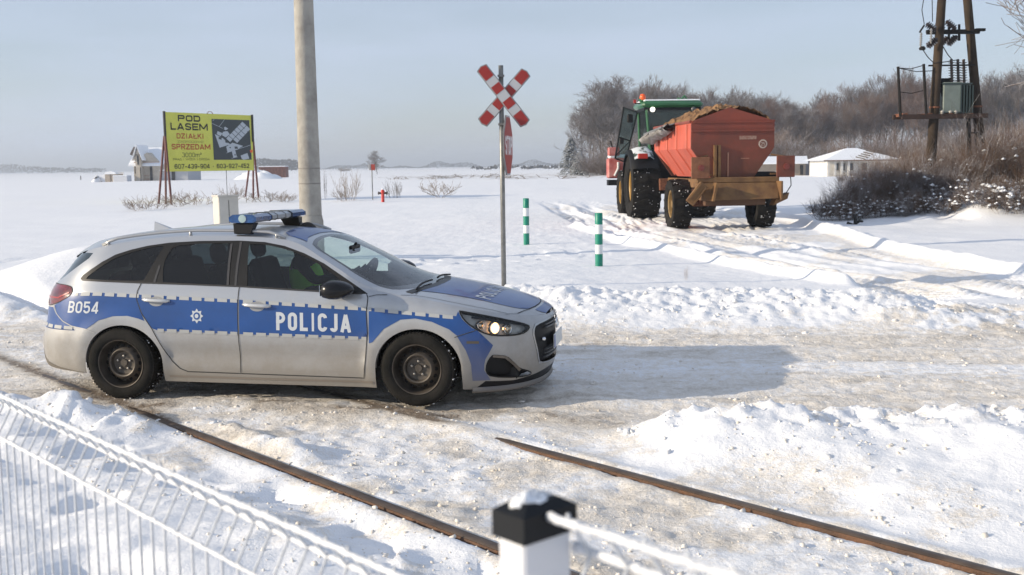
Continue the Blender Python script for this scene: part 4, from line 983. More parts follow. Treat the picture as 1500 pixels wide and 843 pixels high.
sw.lathe([(.06, -.03), (.06, .0), (0, .01)], 14, M_, False); sw.build('steering_wheel', DARKIN, car, True)
rv = MB(); rv.box((-.80, .02, 1.245), (.03, .26, .075), bev=.01); rv.tube([(-.80, .02, 1.28), (-.78, .02, 1.30)], .012); rv.build('rear_view_mirror', BLACK, car)
pl2 = MB()
for sg in (-1, 1): pl2.tube([(-1.60, sg*.71, .95), (-1.60, sg*.60, 1.36)], .03, 6)
pl2.build('belt_pillar', DARKIN, car)
# ------------------------------------------------------------------ the driver (seen through the side glass)
def skinfig(name, nodes, edges, m, parent, root=0, lv=2):
    me = bpy.data.meshes.new(name); me.from_pydata([n_[0] for n_ in nodes], edges, []); o = link(name, me)
    sk = o.modifiers.new('s', 'SKIN'); ly = me.skin_vertices[0] if me.skin_vertices else None
    if ly is None: 
        bpy.context.view_layer.update(); ly = me.skin_vertices[0]
    for i, n_ in enumerate(nodes): ly.data[i].radius = n_[1] if isinstance(n_[1], tuple) else (n_[1], n_[1]); ly.data[i].use_root = (i == root)
    sb_ = o.modifiers.new('u', 'SUBSURF'); sb_.levels = lv; sb_.render_levels = lv
    dg = bpy.context.evaluated_depsgraph_get(); dg.update(); m2 = bpy.data.meshes.new_from_object(o.evaluated_get(dg)); bpy.data.objects.remove(o)
    m2.name = name; m2.materials.clear(); m2.materials.append(m); m2.polygons.foreach_set('use_smooth', [True]*len(m2.polygons)); return link(name, m2, parent)
# local frame = car frame; driver sits on the far (left hand) seat
Mc = Matrix.Translation((-.642, 9.762, -.012))@Matrix.Rotation(CARR, 4, 'Z')
per = empty('person', Mc@Vector((-1.30, .37, .67)), CARR, 'driver in dark jacket and hi vis vest seated inside the police car', 'person')
h = lambda x, y, z: (x+1.30, y-.37, z-.67)
SKIN = mat('skin', (.62, .38, .28), .55)
bodyn = [(h(-1.36, .37, .76), (.15, .12)), (h(-1.40, .37, .92), (.155, .12)), (h(-1.42, .37, 1.08), (.17, .11)), (h(-1.40, .37, 1.16), (.055, .055)), (h(-1.38, .37, 1.21), (.05, .05)),
         (h(-1.40, .17, 1.11), .062), (h(-1.22, .10, .94), .048), (h(-.98, .20, .98), .036), (h(-.90, .22, 1.00), .028), (h(-.85, .24, 1.02), (.038, .022)),
         (h(-1.40, .57, 1.11), .062), (h(-1.22, .64, .94), .048), (h(-.98, .55, .98), .036), (h(-.90, .52, 1.00), .028), (h(-.85, .50, 1.02), (.038, .022)),
         (h(-1.22, .27, .72), .085), (h(-.90, .26, .76), .065), (h(-.72, .26, .50), .045), (h(-1.22, .47, .72), .085), (h(-.90, .48, .76), .065), (h(-.72, .48, .50), .045)]
be = [(0, 1), (1, 2), (2, 3), (3, 4), (2, 5), (5, 6), (6, 7), (7, 8), (8, 9), (2, 10), (10, 11), (11, 12), (12, 13), (13, 14), (0, 15), (15, 16), (16, 17), (0, 18), (18, 19), (19, 20)]
for k, y, sg in ((9, .24, 1), (14, .50, -1)):      # fingers curled round the wheel rim, thumb on the inner side
    for j in range(4):
        b0 = len(bodyn); zz = 1.045-.02*j; L_ = (.034, .040, .038, .030)[j]
        bodyn += [(h(-.835+.004*j, y-sg*.004, zz), .0105), (h(-.835+.004*j+L_*.7, y-sg*.012, zz+.004), .0095), (h(-.835+L_*.8, y+sg*.014, zz-.004), .008)]; be += [(k, b0), (b0, b0+1), (b0+1, b0+2)]
    b0 = len(bodyn); bodyn += [(h(-.862, y+sg*.030, 1.045), .012), (h(-.838, y+sg*.040, 1.065), .009)]; be += [(k, b0), (b0, b0+1)]
skinfig('body', bodyn, be, mat('dark_jacket', (.015, .018, .03), .8), per)
# head: one lofted surface with brow, nose, lips and chin
hm = MB(); hc = Vector(h(-1.37, .37, 1.335)); nv = 20; rows = 17; V = []
for i in range(rows+1):
    ph = math.pi*i/rows; zz = math.cos(ph)*.125; rr_ = math.sin(ph)
    for j in range(nv):
        a = 2*math.pi*j/nv; fx = math.cos(a); x = fx*rr_*(.098 if fx > 0 else .102); y = math.sin(a)*rr_*.078*(1 if zz > -.03 else 1-.28*min(1, (-zz-.03)/.09))
        if fx > .5:
            if abs(math.sin(a)) < .2: x += .024*math.exp(-((zz+.012)/.022)**2)      # nose
            x += .006*math.exp(-((zz-.030)/.014)**2)                                # brow
            if .15 < abs(math.sin(a)) < .55: x -= .010*math.exp(-((zz-.010)/.013)**2) # eye sockets
            x += .006*math.exp(-((zz+.055)/.008)**2)+.004*math.exp(-((zz+.068)/.006)**2)-.005*math.exp(-((zz+.0615)/.004)**2) # lips
            x += .010*math.exp(-((zz+.100)/.02)**2)                                 # chin
        V.append(hc+Vector((x, y, zz)))
hm.add(V, [(i*nv+j, i*nv+(j+1) % nv, (i+1)*nv+(j+1) % nv, (i+1)*nv+j) for i in range(rows) for j in range(nv)])
hd_ = hm.build('head', SKIN, per, True)
for sg in (-1, 1):
    MB().lathe([(0, -.006), (.022, -.004), (.028, .003), (.02, .008), (0, .002)], 12, Matrix.Translation(hc+Vector((0, sg*.079, -.005)))@Matrix.Rotation(-sg*math.pi/2, 4, 'X')@Matrix.Scale(1.25, 4, (0, 1, 0)), False).build('ear', SKIN, hd_, True)
    MB().lathe([(0, -.012), (.009, -.008), (.012, 0), (.009, .008), (0, .012)], 10, Matrix.Translation(hc+Vector((.080, sg*.030, .010))), False).build('eye', mat('eye_white', (.6, .6, .6), .2), hd_, True)
hr = MB(); V = []
for i in range(9):
    ph = math.pi*.56*i/8; zz = math.cos(ph)*.137; rr_ = math.sin(ph)
    for j in range(nv):
        a = 2*math.pi*j/nv; fx = math.cos(a); k = 1 if fx < .35 else 1-.0*fx
        z2 = zz if fx < .45 else max(zz, .055); V.append(hc+Vector((fx*rr_*.110-.006, math.sin(a)*rr_*.087, z2)))
hr.add(V, [(i*nv+j, i*nv+(j+1) % nv, (i+1)*nv+(j+1) % nv, (i+1)*nv+j) for i in range(8) for j in range(nv)]); hr.build('hair', mat('dark_hair', (.02, .014, .01), .7), hd_, True)
vest = [(h(-1.36, .37, .78), (.18, .17)), (h(-1.40, .37, .92), (.19, .18)), (h(-1.42, .37, 1.07), (.20, .16)), (h(-1.41, .37, 1.12), (.12, .09))]
ve = skinfig('hi_vis_vest', vest, [(0, 1), (1, 2), (2, 3)], mat('hi_vis_yellow_green', (.42, .95, .10), .6), per, 0, 2)
# ------------------------------------------------------------------ trees and shrubs
def segmesh(name, segs, sides=3):
    """segs: array (n,8) p0(3) p1(3) r0 r1 -> open prisms"""
    S = np.array(segs, dtype=np.float64); p0, p1, r0, r1 = S[:, :3], S[:, 3:6], S[:, 6], S[:, 7]
    d = p1-p0; d /= np.linalg.norm(d, axis=1)[:, None]+1e-9
    up = np.where(np.abs(d[:, 2:3]) > .8, np.array([[1., 0, 0]]), np.array([[0, 0, 1.]])); a = np.cross(d, up); a /= np.linalg.norm(a, axis=1)[:, None]+1e-9; b_ = np.cross(a, d)
    V = []
    for k in range(sides):
        an = 2*math.pi*k/sides; o = a*math.cos(an)+b_*math.sin(an); V.append(p0+o*r0[:, None]); V.append(p1+o*r1[:, None])
    V = np.stack(V, 1); n_ = len(S); base = np.arange(n_)[:, None, None]*(2*sides)
    F = np.array([[2*k, 2*((k+1) % sides), 2*((k+1) % sides)+1, 2*k+1] for k in range(sides)])[None]+base
    return npmesh(name, V.reshape(-1, 3), F.reshape(-1, 4), False)
def grow(rnd, segs, p, d, L_, r, lev, maxlev, spread=.6, up=.12, nk=(3, 5), steps=4, kink=.16, twig=.0):
    pts = [p]; dirs = []
    for i in range(steps):
        d = (d+Vector((rnd.gauss(0, kink), rnd.gauss(0, kink), rnd.gauss(0, kink)+up*.5))).normalized(); q = pts[-1]+d*(L_/steps)
        r0 = r*(1-.65*i/steps); r1 = r*(1-.65*(i+1)/steps)
        segs[lev].append((*pts[-1], *q, max(r0, twig), max(r1, twig))); pts.append(q); dirs.append(d)
    if lev >= maxlev: return
    n_ = rnd.randint(*nk)+(1 if lev == 0 else 0)
    for k in range(n_):
        t = .30+.70*(k+rnd.random())/n_ if lev else .30+.7*(k+.6*rnd.random())/n_
        i = min(steps-1, int(t*steps)); q = pts[i].lerp(pts[i+1], t*steps-i)
        ax = Vector((rnd.gauss(0, 1), rnd.gauss(0, 1), rnd.gauss(0, .35))).normalized(); nd = (dirs[i]*(1-spread*.55)+ax*spread+Vector((0, 0, up))).normalized()
        grow(rnd, segs, q, nd, L_*(rnd.uniform(.50, .72)), r*(1-.6*t)*.55, lev+1, maxlev, spread, up, nk, max(2, steps-1) if lev < 2 else 2, kink, twig)
def tree_meshes(seed, H_=15, r=.17, spread=.62, up=.22, nk=(4, 6), maxlev=4, trunk=.62, twig=.012, name='tree'):
    rnd = random.Random(seed); segs = {i: [] for i in range(8)}
    # trunk, then limbs along it
    pts = [Vector((0, 0, -.3))]; d = Vector((rnd.gauss(0, .03), rnd.gauss(0, .03), 1)); n_ = 9
    for i in range(n_):
        d = (d+Vector((rnd.gauss(0, .05), rnd.gauss(0, .05), 0))).normalized(); pts.append(pts[-1]+d*(H_*.8/n_))
    for i in range(n_): segs[0].append((*pts[i], *pts[i+1], r*(1-.85*i/n_), r*(1-.85*(i+1)/n_)))
    nl = 17
    for k in range(nl):
        t = (1-trunk)+trunk*(k+rnd.random()*.8)/nl; i = min(n_-1, int(t*n_)); q = pts[i].lerp(pts[i+1], t*n_-i); a = k*2.4+rnd.random()
        el = .25+.9*t; nd = Vector((math.cos(a)*math.cos(el), math.sin(a)*math.cos(el), math.sin(el)))
        grow(rnd, segs, q, nd, H_*rnd.uniform(.24, .36)*(1.1-.45*t), r*(1-.8*t)*.55, 1, maxlev, spread, up, nk, 4, .15, twig)
    tr = segmesh(name+'_trunk', segs[0], 6); cr_ = [s_ for l in range(1, 8) for s_ in segs[l]]
    return tr, segmesh(name+'_crown', cr_, 3)
BARK = mat('grey_bark', (.085, .070, .058), .9, var=.3, vscale=2)
TW1 = snowcap_mat('bare_twigs', (.090, .072, .062), (.125, .092, .075), amount=.55, nscale=.35, thr=.02, white=(.55, .56, .60))
TW2 = snowcap_mat('reddish_twigs', (.130, .075, .052), (.15, .10, .07), amount=.40, nscale=.4, thr=.08, white=(.5, .5, .54))
TW3 = snowcap_mat('frosted_twigs', (.15, .13, .12), (.20, .16, .13), amount=.9, nscale=.6, thr=-.14, white=(.66, .68, .73))
CONM = snowcap_mat('needles_with_snow', (.020, .030, .022), (.028, .036, .024), amount=.55, nscale=1.2, thr=.10, white=(.6, .62, .66))
protos = []
for i, (sd_, m_, kw) in enumerate([(1, TW1, {}), (2, TW1, dict(spread=.72, up=.12)), (3, TW2, dict(spread=.55, nk=(4, 6))), (4, TW1, dict(spread=.5, up=.35, trunk=.7)), (5, TW2, dict(up=.3, spread=.6)), (6, TW3, dict(H_=15, spread=.75, up=.02, trunk=.8))]):
    tr, cr_ = tree_meshes(sd_*13, twig=.016, **kw); tr.materials.append(BARK); cr_.materials.append(m_); protos.append((tr, cr_))
def put_tree(name, pr_, x, y, s, rz, label, group, cat='tree', sxy=None):
    z = ground_z(x, y) if y < 120 else 0
    e = empty(name, (x, y, z), rz, label, cat, group); e.scale = (sxy or s, sxy or s, s)
    link('trunk', pr_[0], e); link('crown', pr_[1], e); return e
rn = random.Random(11)
topline = [(820, 200), (850, 160), (885, 142), (935, 132), (985, 142), (1040, 150), (1090, 146), (1140, 152), (1200, 158), (1250, 146), (1300, 128), (1345, 128), (1400, 140), (1450, 124), (1500, 120), (1620, 118)]
LB = ['tall leafless grey tree in the snowy wood beyond the field', 'spreading leafless tree with drooping twigs in the snowy wood', 'reddish brown leafless tree standing in the snowy wood', 'narrow upright leafless tree in the snowy wood', 'bushy rust brown tree in the snowy wood', 'hoar frosted low tree at the edge of the snowy wood']
cnt = 0
for row, (Y, st_, k0) in enumerate([(198, 27, 856), (214, 24, 862), (234, 22, 870), (262, 18, 885)]):
    px = k0
    while px < 1640:
        x = (px-750)/1600*Y; ty = np.interp(px, [t[0] for t in topline], [t[1] for t in topline])+rn.uniform(-9, 18)+(rn.uniform(0, 18) if row < 2 else 0)
        hz = 253-.0135*px; H_ = (hz-ty)/1600*Y+2
        k = rn.choice([0, 1, 3, 0, 1, 2] if px < 1180 else [0, 1, 2, 4, 3, 2, 4])
        if row == 0 and rn.random() < .3: k = 5; H_ *= .6
        put_tree('bare_tree', protos[k], x, Y+rn.uniform(-4, 4), H_/14.6, rn.random()*6.3, LB[k], 'trees of the wood: '+('frosted low trees' if k == 5 else ['grey', 'spreading', 'reddish', 'upright', 'rust brown'][k]+' trees'), sxy=H_/14.6*rn.uniform(.8, 1.15)); cnt += 1
        px += st_*rn.uniform(.8, 1.3)
# the broad rounded tree at the left end of the wood and two young conifers beside it
big = tree_meshes(77, spread=.78, up=.16, nk=(5, 7), trunk=.80, r=.22, twig=.015, maxlev=4); big[0].materials.append(BARK); big[1].materials.append(TW1)
p = G(884, 257); put_tree('bare_tree', big, (884-750)/1600*190, 190, 1.0, .7, 'broad rounded leafless tree at the left end of the wood, behind the tractor door', None, sxy=1.08)
put_tree('bare_tree', big, (917-750)/1600*192, 192, 1.06, 2.2, 'tallest dome of bare branches just above the green tractor', None)
def conifer(seed, H_, R_):
    rnd = random.Random(seed); segs = [(0, 0, -.2, 0, 0, H_, .12, .02)]; V = []; F = []
    for i in range(1500):
        t = rnd.random()**.8; z = H_*(.06+.92*t); rr_ = R_*(1-t)**.75*rnd.uniform(.35, 1.05); a = rnd.random()*6.283; c_ = Vector((rr_*math.cos(a), rr_*math.sin(a), z-.15*rr_)); s_ = rnd.uniform(.12, .3)
        u_ = Vector((math.cos(a), math.sin(a), -.45)).normalized()*s_*1.5; v_ = Vector((-math.sin(a), math.cos(a), rnd.uniform(-.2, .2)))*s_*.7
        k = len(V); V += [c_-u_*.4-v_, c_+u_, c_-u_*.4+v_, c_+Vector((0, 0, s_*.35))]; F += [(k, k+1, k+3), (k+1, k+2, k+3), (k, k+2, k+1)]
    me = setmesh('needles', V, F); me.materials.append(CONM); t_ = segmesh('stem', segs, 6); t_.materials.append(BARK); return t_, me
cf = [conifer(3, 7.2, 2.1), conifer(4, 5.4, 1.9)]
put_tree('conifer', cf[0], (838-750)/1600*188, 188, .95, 0, 'dark young conifer at the far left end of the wood', None, sxy=1.15)
put_tree('conifer', cf[1], (852-750)/1600*184, 184, .80, 1, 'shorter dark conifer in front of the broad rounded tree', None, sxy=1.1)
# undergrowth below the wood
def shrub_mesh(seed, H_=2.4, n_=60, lean=.35, twig=.0045, kids=(3, 6), R_=.5, lev=2):
    rnd = random.Random(seed); segs = {i: [] for i in range(8)}
    for i in range(n_):
        a = rnd.random()*6.283; rr_ = R_*math.sqrt(rnd.random()); d = Vector((math.cos(a)*lean*rnd.random(), math.sin(a)*lean*rnd.random(), 1)).normalized()
        grow(rnd, segs, Vector((rr_*math.cos(a), rr_*math.sin(a), -.1)), d, H_*rnd.uniform(.45, 1), .011*H_/2*rnd.uniform(.6, 1.2), 0, lev, .5, .10, kids, 5, .12, twig)
    return segs
STEM1 = snowcap_mat('tan_stems', (.16, .095, .06), (.23, .15, .10), amount=.45, nscale=1.5, thr=.02, white=(.7, .71, .74))
STEM2 = snowcap_mat('dark_stems', (.085, .055, .038), (.125, .080, .052), amount=.7, nscale=1.1, thr=.03, white=(.75, .76, .80))
def snowpads(segs, frac, smin, smax, seed, zmin=.2):
    rnd = random.Random(seed); V = []; F = []; al = [s_ for l in segs for s_ in segs[l]]
    for s_ in al:
        if rnd.random() < frac and s_[2] > zmin:
            c_ = Vector(s_[:3]).lerp(Vector(s_[3:6]), .5); r_ = rnd.uniform(smin, smax); k = len(V)
            for j in range(6): a = j*math.pi/3; V.append(c_+Vector((math.cos(a)*r_*rnd.uniform(.8, 1.3), math.sin(a)*r_*rnd.uniform(.8, 1.3), rnd.uniform(-.2, .2)*r_)))
            V.append(c_+Vector((0, 0, r_*.75))); V.append(c_-Vector((0, 0, r_*.45)))
            for j in range(6): F += [(k+j, k+(j+1) % 6, k+6), (k+(j+1) % 6, k+j, k+7)]
    me = setmesh('snow_pads', V, F, True); me.materials.append(SNOW); return me
shr = []
for sd_, m_, kw, fr in [(21, STEM1, dict(H_=2.6, n_=46, lean=.5), .002), (22, STEM2, dict(H_=1.9, n_=60, lean=.9, R_=.7), .005), (23, STEM2, dict(H_=2.2, n_=50, lean=.7), .003), (24, STEM1, dict(H_=3.1, n_=38, lean=.35, R_=.4), .001), (25, STEM2, dict(H_=1.2, n_=60, lean=1.3, R_=.7), .009), (26, STEM2, dict(H_=3.0, n_=11, lean=.75, R_=.5, kids=(4, 6)), .002)]:
    sg_ = shrub_mesh(sd_, **kw); me = segmesh('stems', [s_ for l in sg_ for s_ in sg_[l]], 3); me.materials.append(m_); shr.append((me, snowpads(sg_, fr, .06, .17, sd_)))
def put_shrub(k, x, y, s, label, group, rz=None, z=None, sxy=None, snow=True):
    e = empty('bare_shrub', (x, y, ground_z(x, y) if z is None else z), rn.random()*6.3 if rz is None else rz, label, 'shrub', group); e.scale = (sxy or s, sxy or s, s)
    tag(link('stems', shr[k][0], e), kind='stuff')
    if snow: tag(link('snow_pads', shr[k][1], e), kind='stuff')
    return e
# undergrowth along the foot of the wood
for i in range(95):
    px = rn.uniform(858, 1600); Y = rn.uniform(176, 196); put_shrub(rn.choice([1, 2, 4, 0]), (px-750)/1600*Y, Y, rn.uniform(1.3, 2.4), 'snow dusted bush in the undergrowth along the foot of the wood', 'undergrowth bushes of the wood', z=0, sxy=rn.uniform(2, 3.4), snow=False)
# thicket on the right, under the transformer
LS = ['tan leafless bush standing tall in the thicket below the transformer', 'dark spreading bush loaded with snow in the thicket on the right', 'dark bare bush in the thicket on the right', 'tall pale brown stems in the thicket below the transformer', 'low snow covered bramble along the front of the thicket']
for i in range(74):
    px = rn.uniform(1215, 1560); Y = rn.uniform(33.2, 42) if px > 1300 else rn.uniform(34, 39)
    hh = np.interp(px, [1210, 1260, 1330, 1400, 1500], [.27, .36, .46, .48, .56])*rn.uniform(.75, 1.15)
    k = rn.choice([1, 2, 4, 0]) if Y < 35.2 else rn.choice([0, 3, 2, 0, 0, 3]); 
    if px < 1330 and k in (1, 2, 4) and rn.random() < .6: k = 5
    if px < 1310 and rn.random() < .4: continue
    put_shrub(k, (px-750)/1600*Y, Y, hh, (LS+['tangled thin leaning stems rising out of the thicket'])[k], 'thicket bushes, '+['tan', 'spreading dark', 'dark', 'tall pale', 'low bramble', 'thin leaning stems'][k])
for i in range(34):
    px = rn.uniform(1232, 1560); Y = rn.uniform(34, 38.5); put_shrub(5, (px-750)/1600*Y, Y, np.interp(px, [1230, 1300, 1400, 1500], [.36, .50, .60, .68])*rn.uniform(.7, 1.05), 'tangled thin leaning stems rising out of the thicket', 'thicket bushes, thin leaning stems')
for i in range(16):
    px = 1212+i*20+rn.uniform(-8, 8); Y = np.interp(px, [1212, 1330, 1500], [34.2, 33.4, 31.0])+rn.uniform(-.3, .5)
    put_shrub(4, (px-750)/1600*Y, Y, rn.uniform(.32, .52), LS[4], 'thicket bushes, low bramble')
for i in range(16):
    px = rn.uniform(1230, 1560); Y = rn.uniform(55, 105); k = rn.choice([0, 2, 3]); put_shrub(k, (px-750)/1600*Y, Y, rn.uniform(.45, .75)*(1 if px > 1330 else .5), 'thin bush in the snow between the thicket and the bungalow', 'scattered bushes beyond the thicket', z=.1, snow=False)
# weeds and little shrubs standing alone in the field
def lone(px, py, k, s, label, sxy=None):
    g = G(px, py, .1); return put_shrub(k, g.x, g.y, s, label, None, sxy=sxy, snow=False)
twg = segmesh('stems', [s_ for l_, v_ in shrub_mesh(31, H_=1.5, n_=9, lean=2.4, R_=.12, kids=(2, 4), lev=2, twig=.010).items() for s_ in v_], 3); twg.materials.append(mat('dry_weed', (.24, .19, .15), .9)); shr.append((twg, None))
twg2 = segmesh('stems', [s_ for l_, v_ in shrub_mesh(32, H_=1.3, n_=22, lean=1.0, R_=.8, kids=(2, 3), lev=1, twig=.009).items() for s_ in v_], 3); twg2.materials.append(mat('dry_weed', (.24, .19, .15), .9)); shr.append((twg2, None))
lone(645, 291, 6, .62, 'bent leafless bush alone in the field, between hydrant and crossing sign', .85); lone(577, 291, 7, .75, 'small pale weed just right of the red hydrant', .6)
lone(510, 295, 7, 1.2, 'dry weeds left of the little sign post', .7); lone(503, 296, 6, .45, 'low dry bush nearest right of the concrete pole'); lone(477, 292, 7, 1.3, 'thin dark dry stalk right beside the concrete pole', .12)
lone(203, 309, 6, .42, 'low brown brush at the left foot of the billboard', .62); lone(223, 307, 7, .42, 'dry grass tuft left of the left billboard legs', .8); lone(262, 303, 6, .48, 'dry brush right of the left billboard legs', .7); lone(290, 300, 7, .5, 'pale dry weeds under the middle of the billboard', 1.5)
lone(340, 297, 6, .62, 'spindly brush left of the right billboard legs', .6); lone(392, 296, 7, .45, 'dry weeds right of the right billboard legs', 1.5); lone(418, 297, 6, .3, 'low twigs between billboard and concrete pole', .6)
lone(505, 252, 4, 1.0, 'small bush on the open snow just above the weeds, left of the little sign', 2.2); lone(1005, 414, 7, .16, 'tiny dark twig poking out of the snow right of the nearer bollard', .03)
lone(700, 262, 7, .40, 'thin dry grass in the field left of the crossing sign', 6); lone(800, 263, 7, .40, 'thin dry grass in the field between crossing sign and tractor', 7); lone(620, 264, 7, .35, 'thin dry grass line beyond the hydrant', 6)
put_tree('bare_tree', big, (556-750)/1600*300, 300, .40, 2, 'small round bare tree right behind the little sign post', None, sxy=.5)
p = (1602-750)/1600*62; put_tree('bare_tree', protos[1], p, 62, 1.15, 1.2, 'nearer leafless tree reaching in at the right edge above the thicket', None, sxy=1.15)
# far away woods on the horizon, fading in the haze
def far_wood(name, px0, px1, Y, hfun, label, dens_=9):
    rnd = random.Random(int(px0)); V = []; F = []; x0, x1 = (px0-750)/1600*Y, (px1-750)/1600*Y; n_ = int((x1-x0)*dens_)
    for i in range(n_):
        x = rnd.uniform(x0, x1); hh = hfun(x/Y*1600+750)*Y/1600*(.75+.5*fbm(np.array([x*.06]), np.array([1.]), 3, 3)[0]); z = hh*rnd.random()**.7; y = Y+rnd.uniform(0, 30); s_ = rnd.uniform(.5, 1.3)
        k = len(V); V += [(x-s_, y, z), (x+s_, y+s_*rnd.uniform(-1, 1), z+s_*.3), (x+rnd.uniform(-s_, s_), y, z+s_*1.3), (x, y+s_, z+.3)]; F += [(k, k+1, k+2), (k+1, k+3, k+2), (k+3, k, k+2)]
    me = setmesh(name, V, F); me.materials.append(mat('far_wood_brown', (.075, .075, .08), .95)); return tag(link(name, me), label, None, None, 'stuff')
far_wood('distant_wood', 372, 436, 900, lambda p: np.interp(p, [372, 380, 400, 425, 436], [13, 19, 17, 20, 16])-2, 'hazy blue wood on the horizon right of the billboard', 26)
far_wood('distant_wood', -200, 150, 1500, lambda p: np.interp(p, [-200, 20, 60, 150], [9, 13, 9, 5]), 'faint hazy wood on the horizon at the far left', 9)
far_wood('distant_wood', 440, 860, 1700, lambda p: 4+3*math.sin(p*.05)+2*math.sin(p*.13), 'thin hazy line of trees along the middle horizon', 8)
far_wood('distant_bushes', 690, 850, 520, lambda p: 2.5+2*math.sin(p*.2), 'grey line of bushes on the snow left of the wood', 3)

# ------------------------------------------------------------------ buildings
CREAM = mat('pale_plaster', (.52, .46, .38), .85, var=.15, vscale=1.2); GREYW = mat('grey_white_wall', (.42, .43, .45), .85); BRICK = mat('orange_blockwork', (.40, .24, .17), .9, col2=(.52, .40, .32), vscale=1.5)
DARKO = mat('dark_opening', (.03, .03, .032), .8); GLS = mat('house_glass', (.05, .06, .07), .1); ROOFB = mat('roof_boards', (.07, .055, .05), .8)
def pane(par, x0, x1, z0, z1, y, name='window', m=GLS, frame=True, door=False):
    o = MB().box(((x0+x1)/2, y, (z0+z1)/2), (x1-x0, .16, z1-z0)).build(name, CREAM if frame else m, par)
    MB().box(((x0+x1)/2, y-.09, (z0+z1)/2), (x1-x0-.14, .04, z1-z0-.14)).build('pane' if not door else 'door_leaf', m, o); return o
def gable(par, x0, x1, y0, y1, ze, zr, axis='x', over=.4, th=.22, name='roof', m=None):
    """two snowy slabs meeting at a ridge"""
    m = m or SNOW
    for sg in (-1, 1):
        b_ = MB()
        if axis == 'x':
            yc = (y0+y1)/2; ye = y0-over if sg < 0 else y1+over; kk = (zr-ze)/(abs(yc-(y0 if sg < 0 else y1))); zz = ze-kk*over
            b_.hull8([(x0-over, ye, zz), (x1+over, ye, zz), (x1+over, yc, zr), (x0-over, yc, zr)] if sg < 0 else [(x1+over, ye, zz), (x0-over, ye, zz), (x0-over, yc, zr), (x1+over, yc, zr)],
                     [(x0-over, ye, zz+th), (x1+over, ye, zz+th), (x1+over, yc, zr+th), (x0-over, yc, zr+th)] if sg < 0 else [(x1+over, ye, zz+th), (x0-over, ye, zz+th), (x0-over, yc, zr+th), (x1+over, yc, zr+th)])
        else:
            xc = (x0+x1)/2; xe = x0-over if sg < 0 else x1+over; kk = (zr-ze)/(abs(xc-(x0 if sg < 0 else x1))); zz = ze-kk*over
            b_.hull8([(xe, y0-over, zz), (xc, y0-over, zr), (xc, y1+over, zr), (xe, y1+over, zz)], [(xe, y0-over, zz+th), (xc, y0-over, zr+th), (xc, y1+over, zr+th), (xe, y1+over, zz+th)])
        b_.build(name, m, par)
# unfinished house on the left (about 190 m away)
Yh = 188.; X_ = lambda px: (px-750)/1600*Yh
hs = empty('unfinished_house', (0, 0, 0), 0, 'unfinished pale house with steep snow covered roofs behind the billboard legs', 'house')
b_ = MB(); b_.box(((X_(202)+X_(240))/2, Yh+4.5, 1.7), (X_(240)-X_(202), 9, 3.4)); b_.build('wall', CREAM, hs)
gb = MB(); gb.prism([(X_(202), 3.4), (X_(240), 3.4), (X_(221.5), 5.0)], 8.9, Matrix.Translation((0, Yh+8.95, 0))@Matrix.Rotation(math.pi/2, 4, 'X')); gb.build('gable_wall', CREAM, hs)
gable(hs, X_(202), X_(240), Yh, Yh+9, 3.1, 5.7, 'x', .7, .25)
# projecting wing with front gable
b_ = MB(); b_.box(((X_(208.5)+X_(216))/2, Yh-.6, 2.35), (X_(216)-X_(208.5), 1.4, 4.7)); b_.build('wing_wall', CREAM, hs)
MB().prism([(X_(208.5), 4.5), (X_(216), 4.5), (X_(212.2), 5.6)], 1.3, Matrix.Translation((0, Yh-.0, 0))@Matrix.Rotation(math.pi/2, 4, 'X')).build('wing_gable', CREAM, hs)
gable(hs, X_(207.5), X_(217), Yh-1.5, Yh+3.5, 4.6, 6.1, 'y', .35, .22)
MB().box((X_(206.2), Yh-.8, 5.15), (.9, .25, 1.5), R=Matrix.Rotation(.5, 3, 'Y')).build('roof_boarding', ROOFB, hs)
for x0, x1, z0, z1 in ((202.8, 205.4, 1.4, 2.8), (211, 214.6, 2.9, 4.6), (214.5, 217, .2, 2.6), (225, 230, 0, 3.0)): pane(hs, X_(x0), X_(x1), z0, z1, Yh-(1.35 if x0 == 211 or x0 == 214.5 else .06), 'opening', DARKO)
for z in (.5, 1.1, 3.05): MB().box(((X_(217)+X_(224))/2, Yh-.07, z), (X_(224)-X_(217), .1, .18)).build('block_course', BRICK, hs)
MB().box(((X_(202.3)+X_(240))/2, Yh-.06, 3.25), (X_(240)-X_(202.3)-.1, .10, .32)).build('block_course', BRICK, hs)
b_ = MB(); b_.box(((X_(241)+X_(280))/2, Yh+4, .95), (X_(280)-X_(241), 8, 1.9)); b_.build('garage_wall', GREYW, hs)
MB().box(((X_(241)+X_(280))/2, Yh+4, 1.98), (X_(280)-X_(241)+.3, 8.3, .2)).build('garage_roof', SNOW, hs); pane(hs, X_(257), X_(261.5), 0, 1.75, Yh-.06, 'garage_door', DARKO, False)
sh = empty('shed', (0, 0, 0), 0, 'small beige shed with snowy roof left of the unfinished house', 'shed')
MB().box(((X_(171)+X_(187))/2, Yh-2, .75), (X_(187)-X_(171), 3.4, 1.5)).build('wall', mat('shed_boards', (.36, .31, .26), .85, var=.2), sh)
MB().prism([(X_(170.5), 1.42), (X_(187.5), 1.42), (X_(186), 1.75), (X_(180), 1.95), (X_(172.5), 1.8)], 3.8, Matrix.Translation((0, Yh-.1, 0))@Matrix.Rotation(math.pi/2, 4, 'X')).build('roof', SNOW, sh)
MB().prism([(X_(160), 0), (X_(171), 0), (X_(171), 1.5), (X_(161), 1.2)], 2.4, Matrix.Translation((0, Yh-.6, 0))@Matrix.Rotation(math.pi/2, 4, 'X')).build('lean_to', SNOW, sh)
MB().box((X_(179), Yh-3.72, .7), (.06, .06, 1.35)).build('door_post', ROOFB, sh)
tk = empty('white_container', (0, 0, 0), 0, 'low white block between the shed and the unfinished house', 'container')
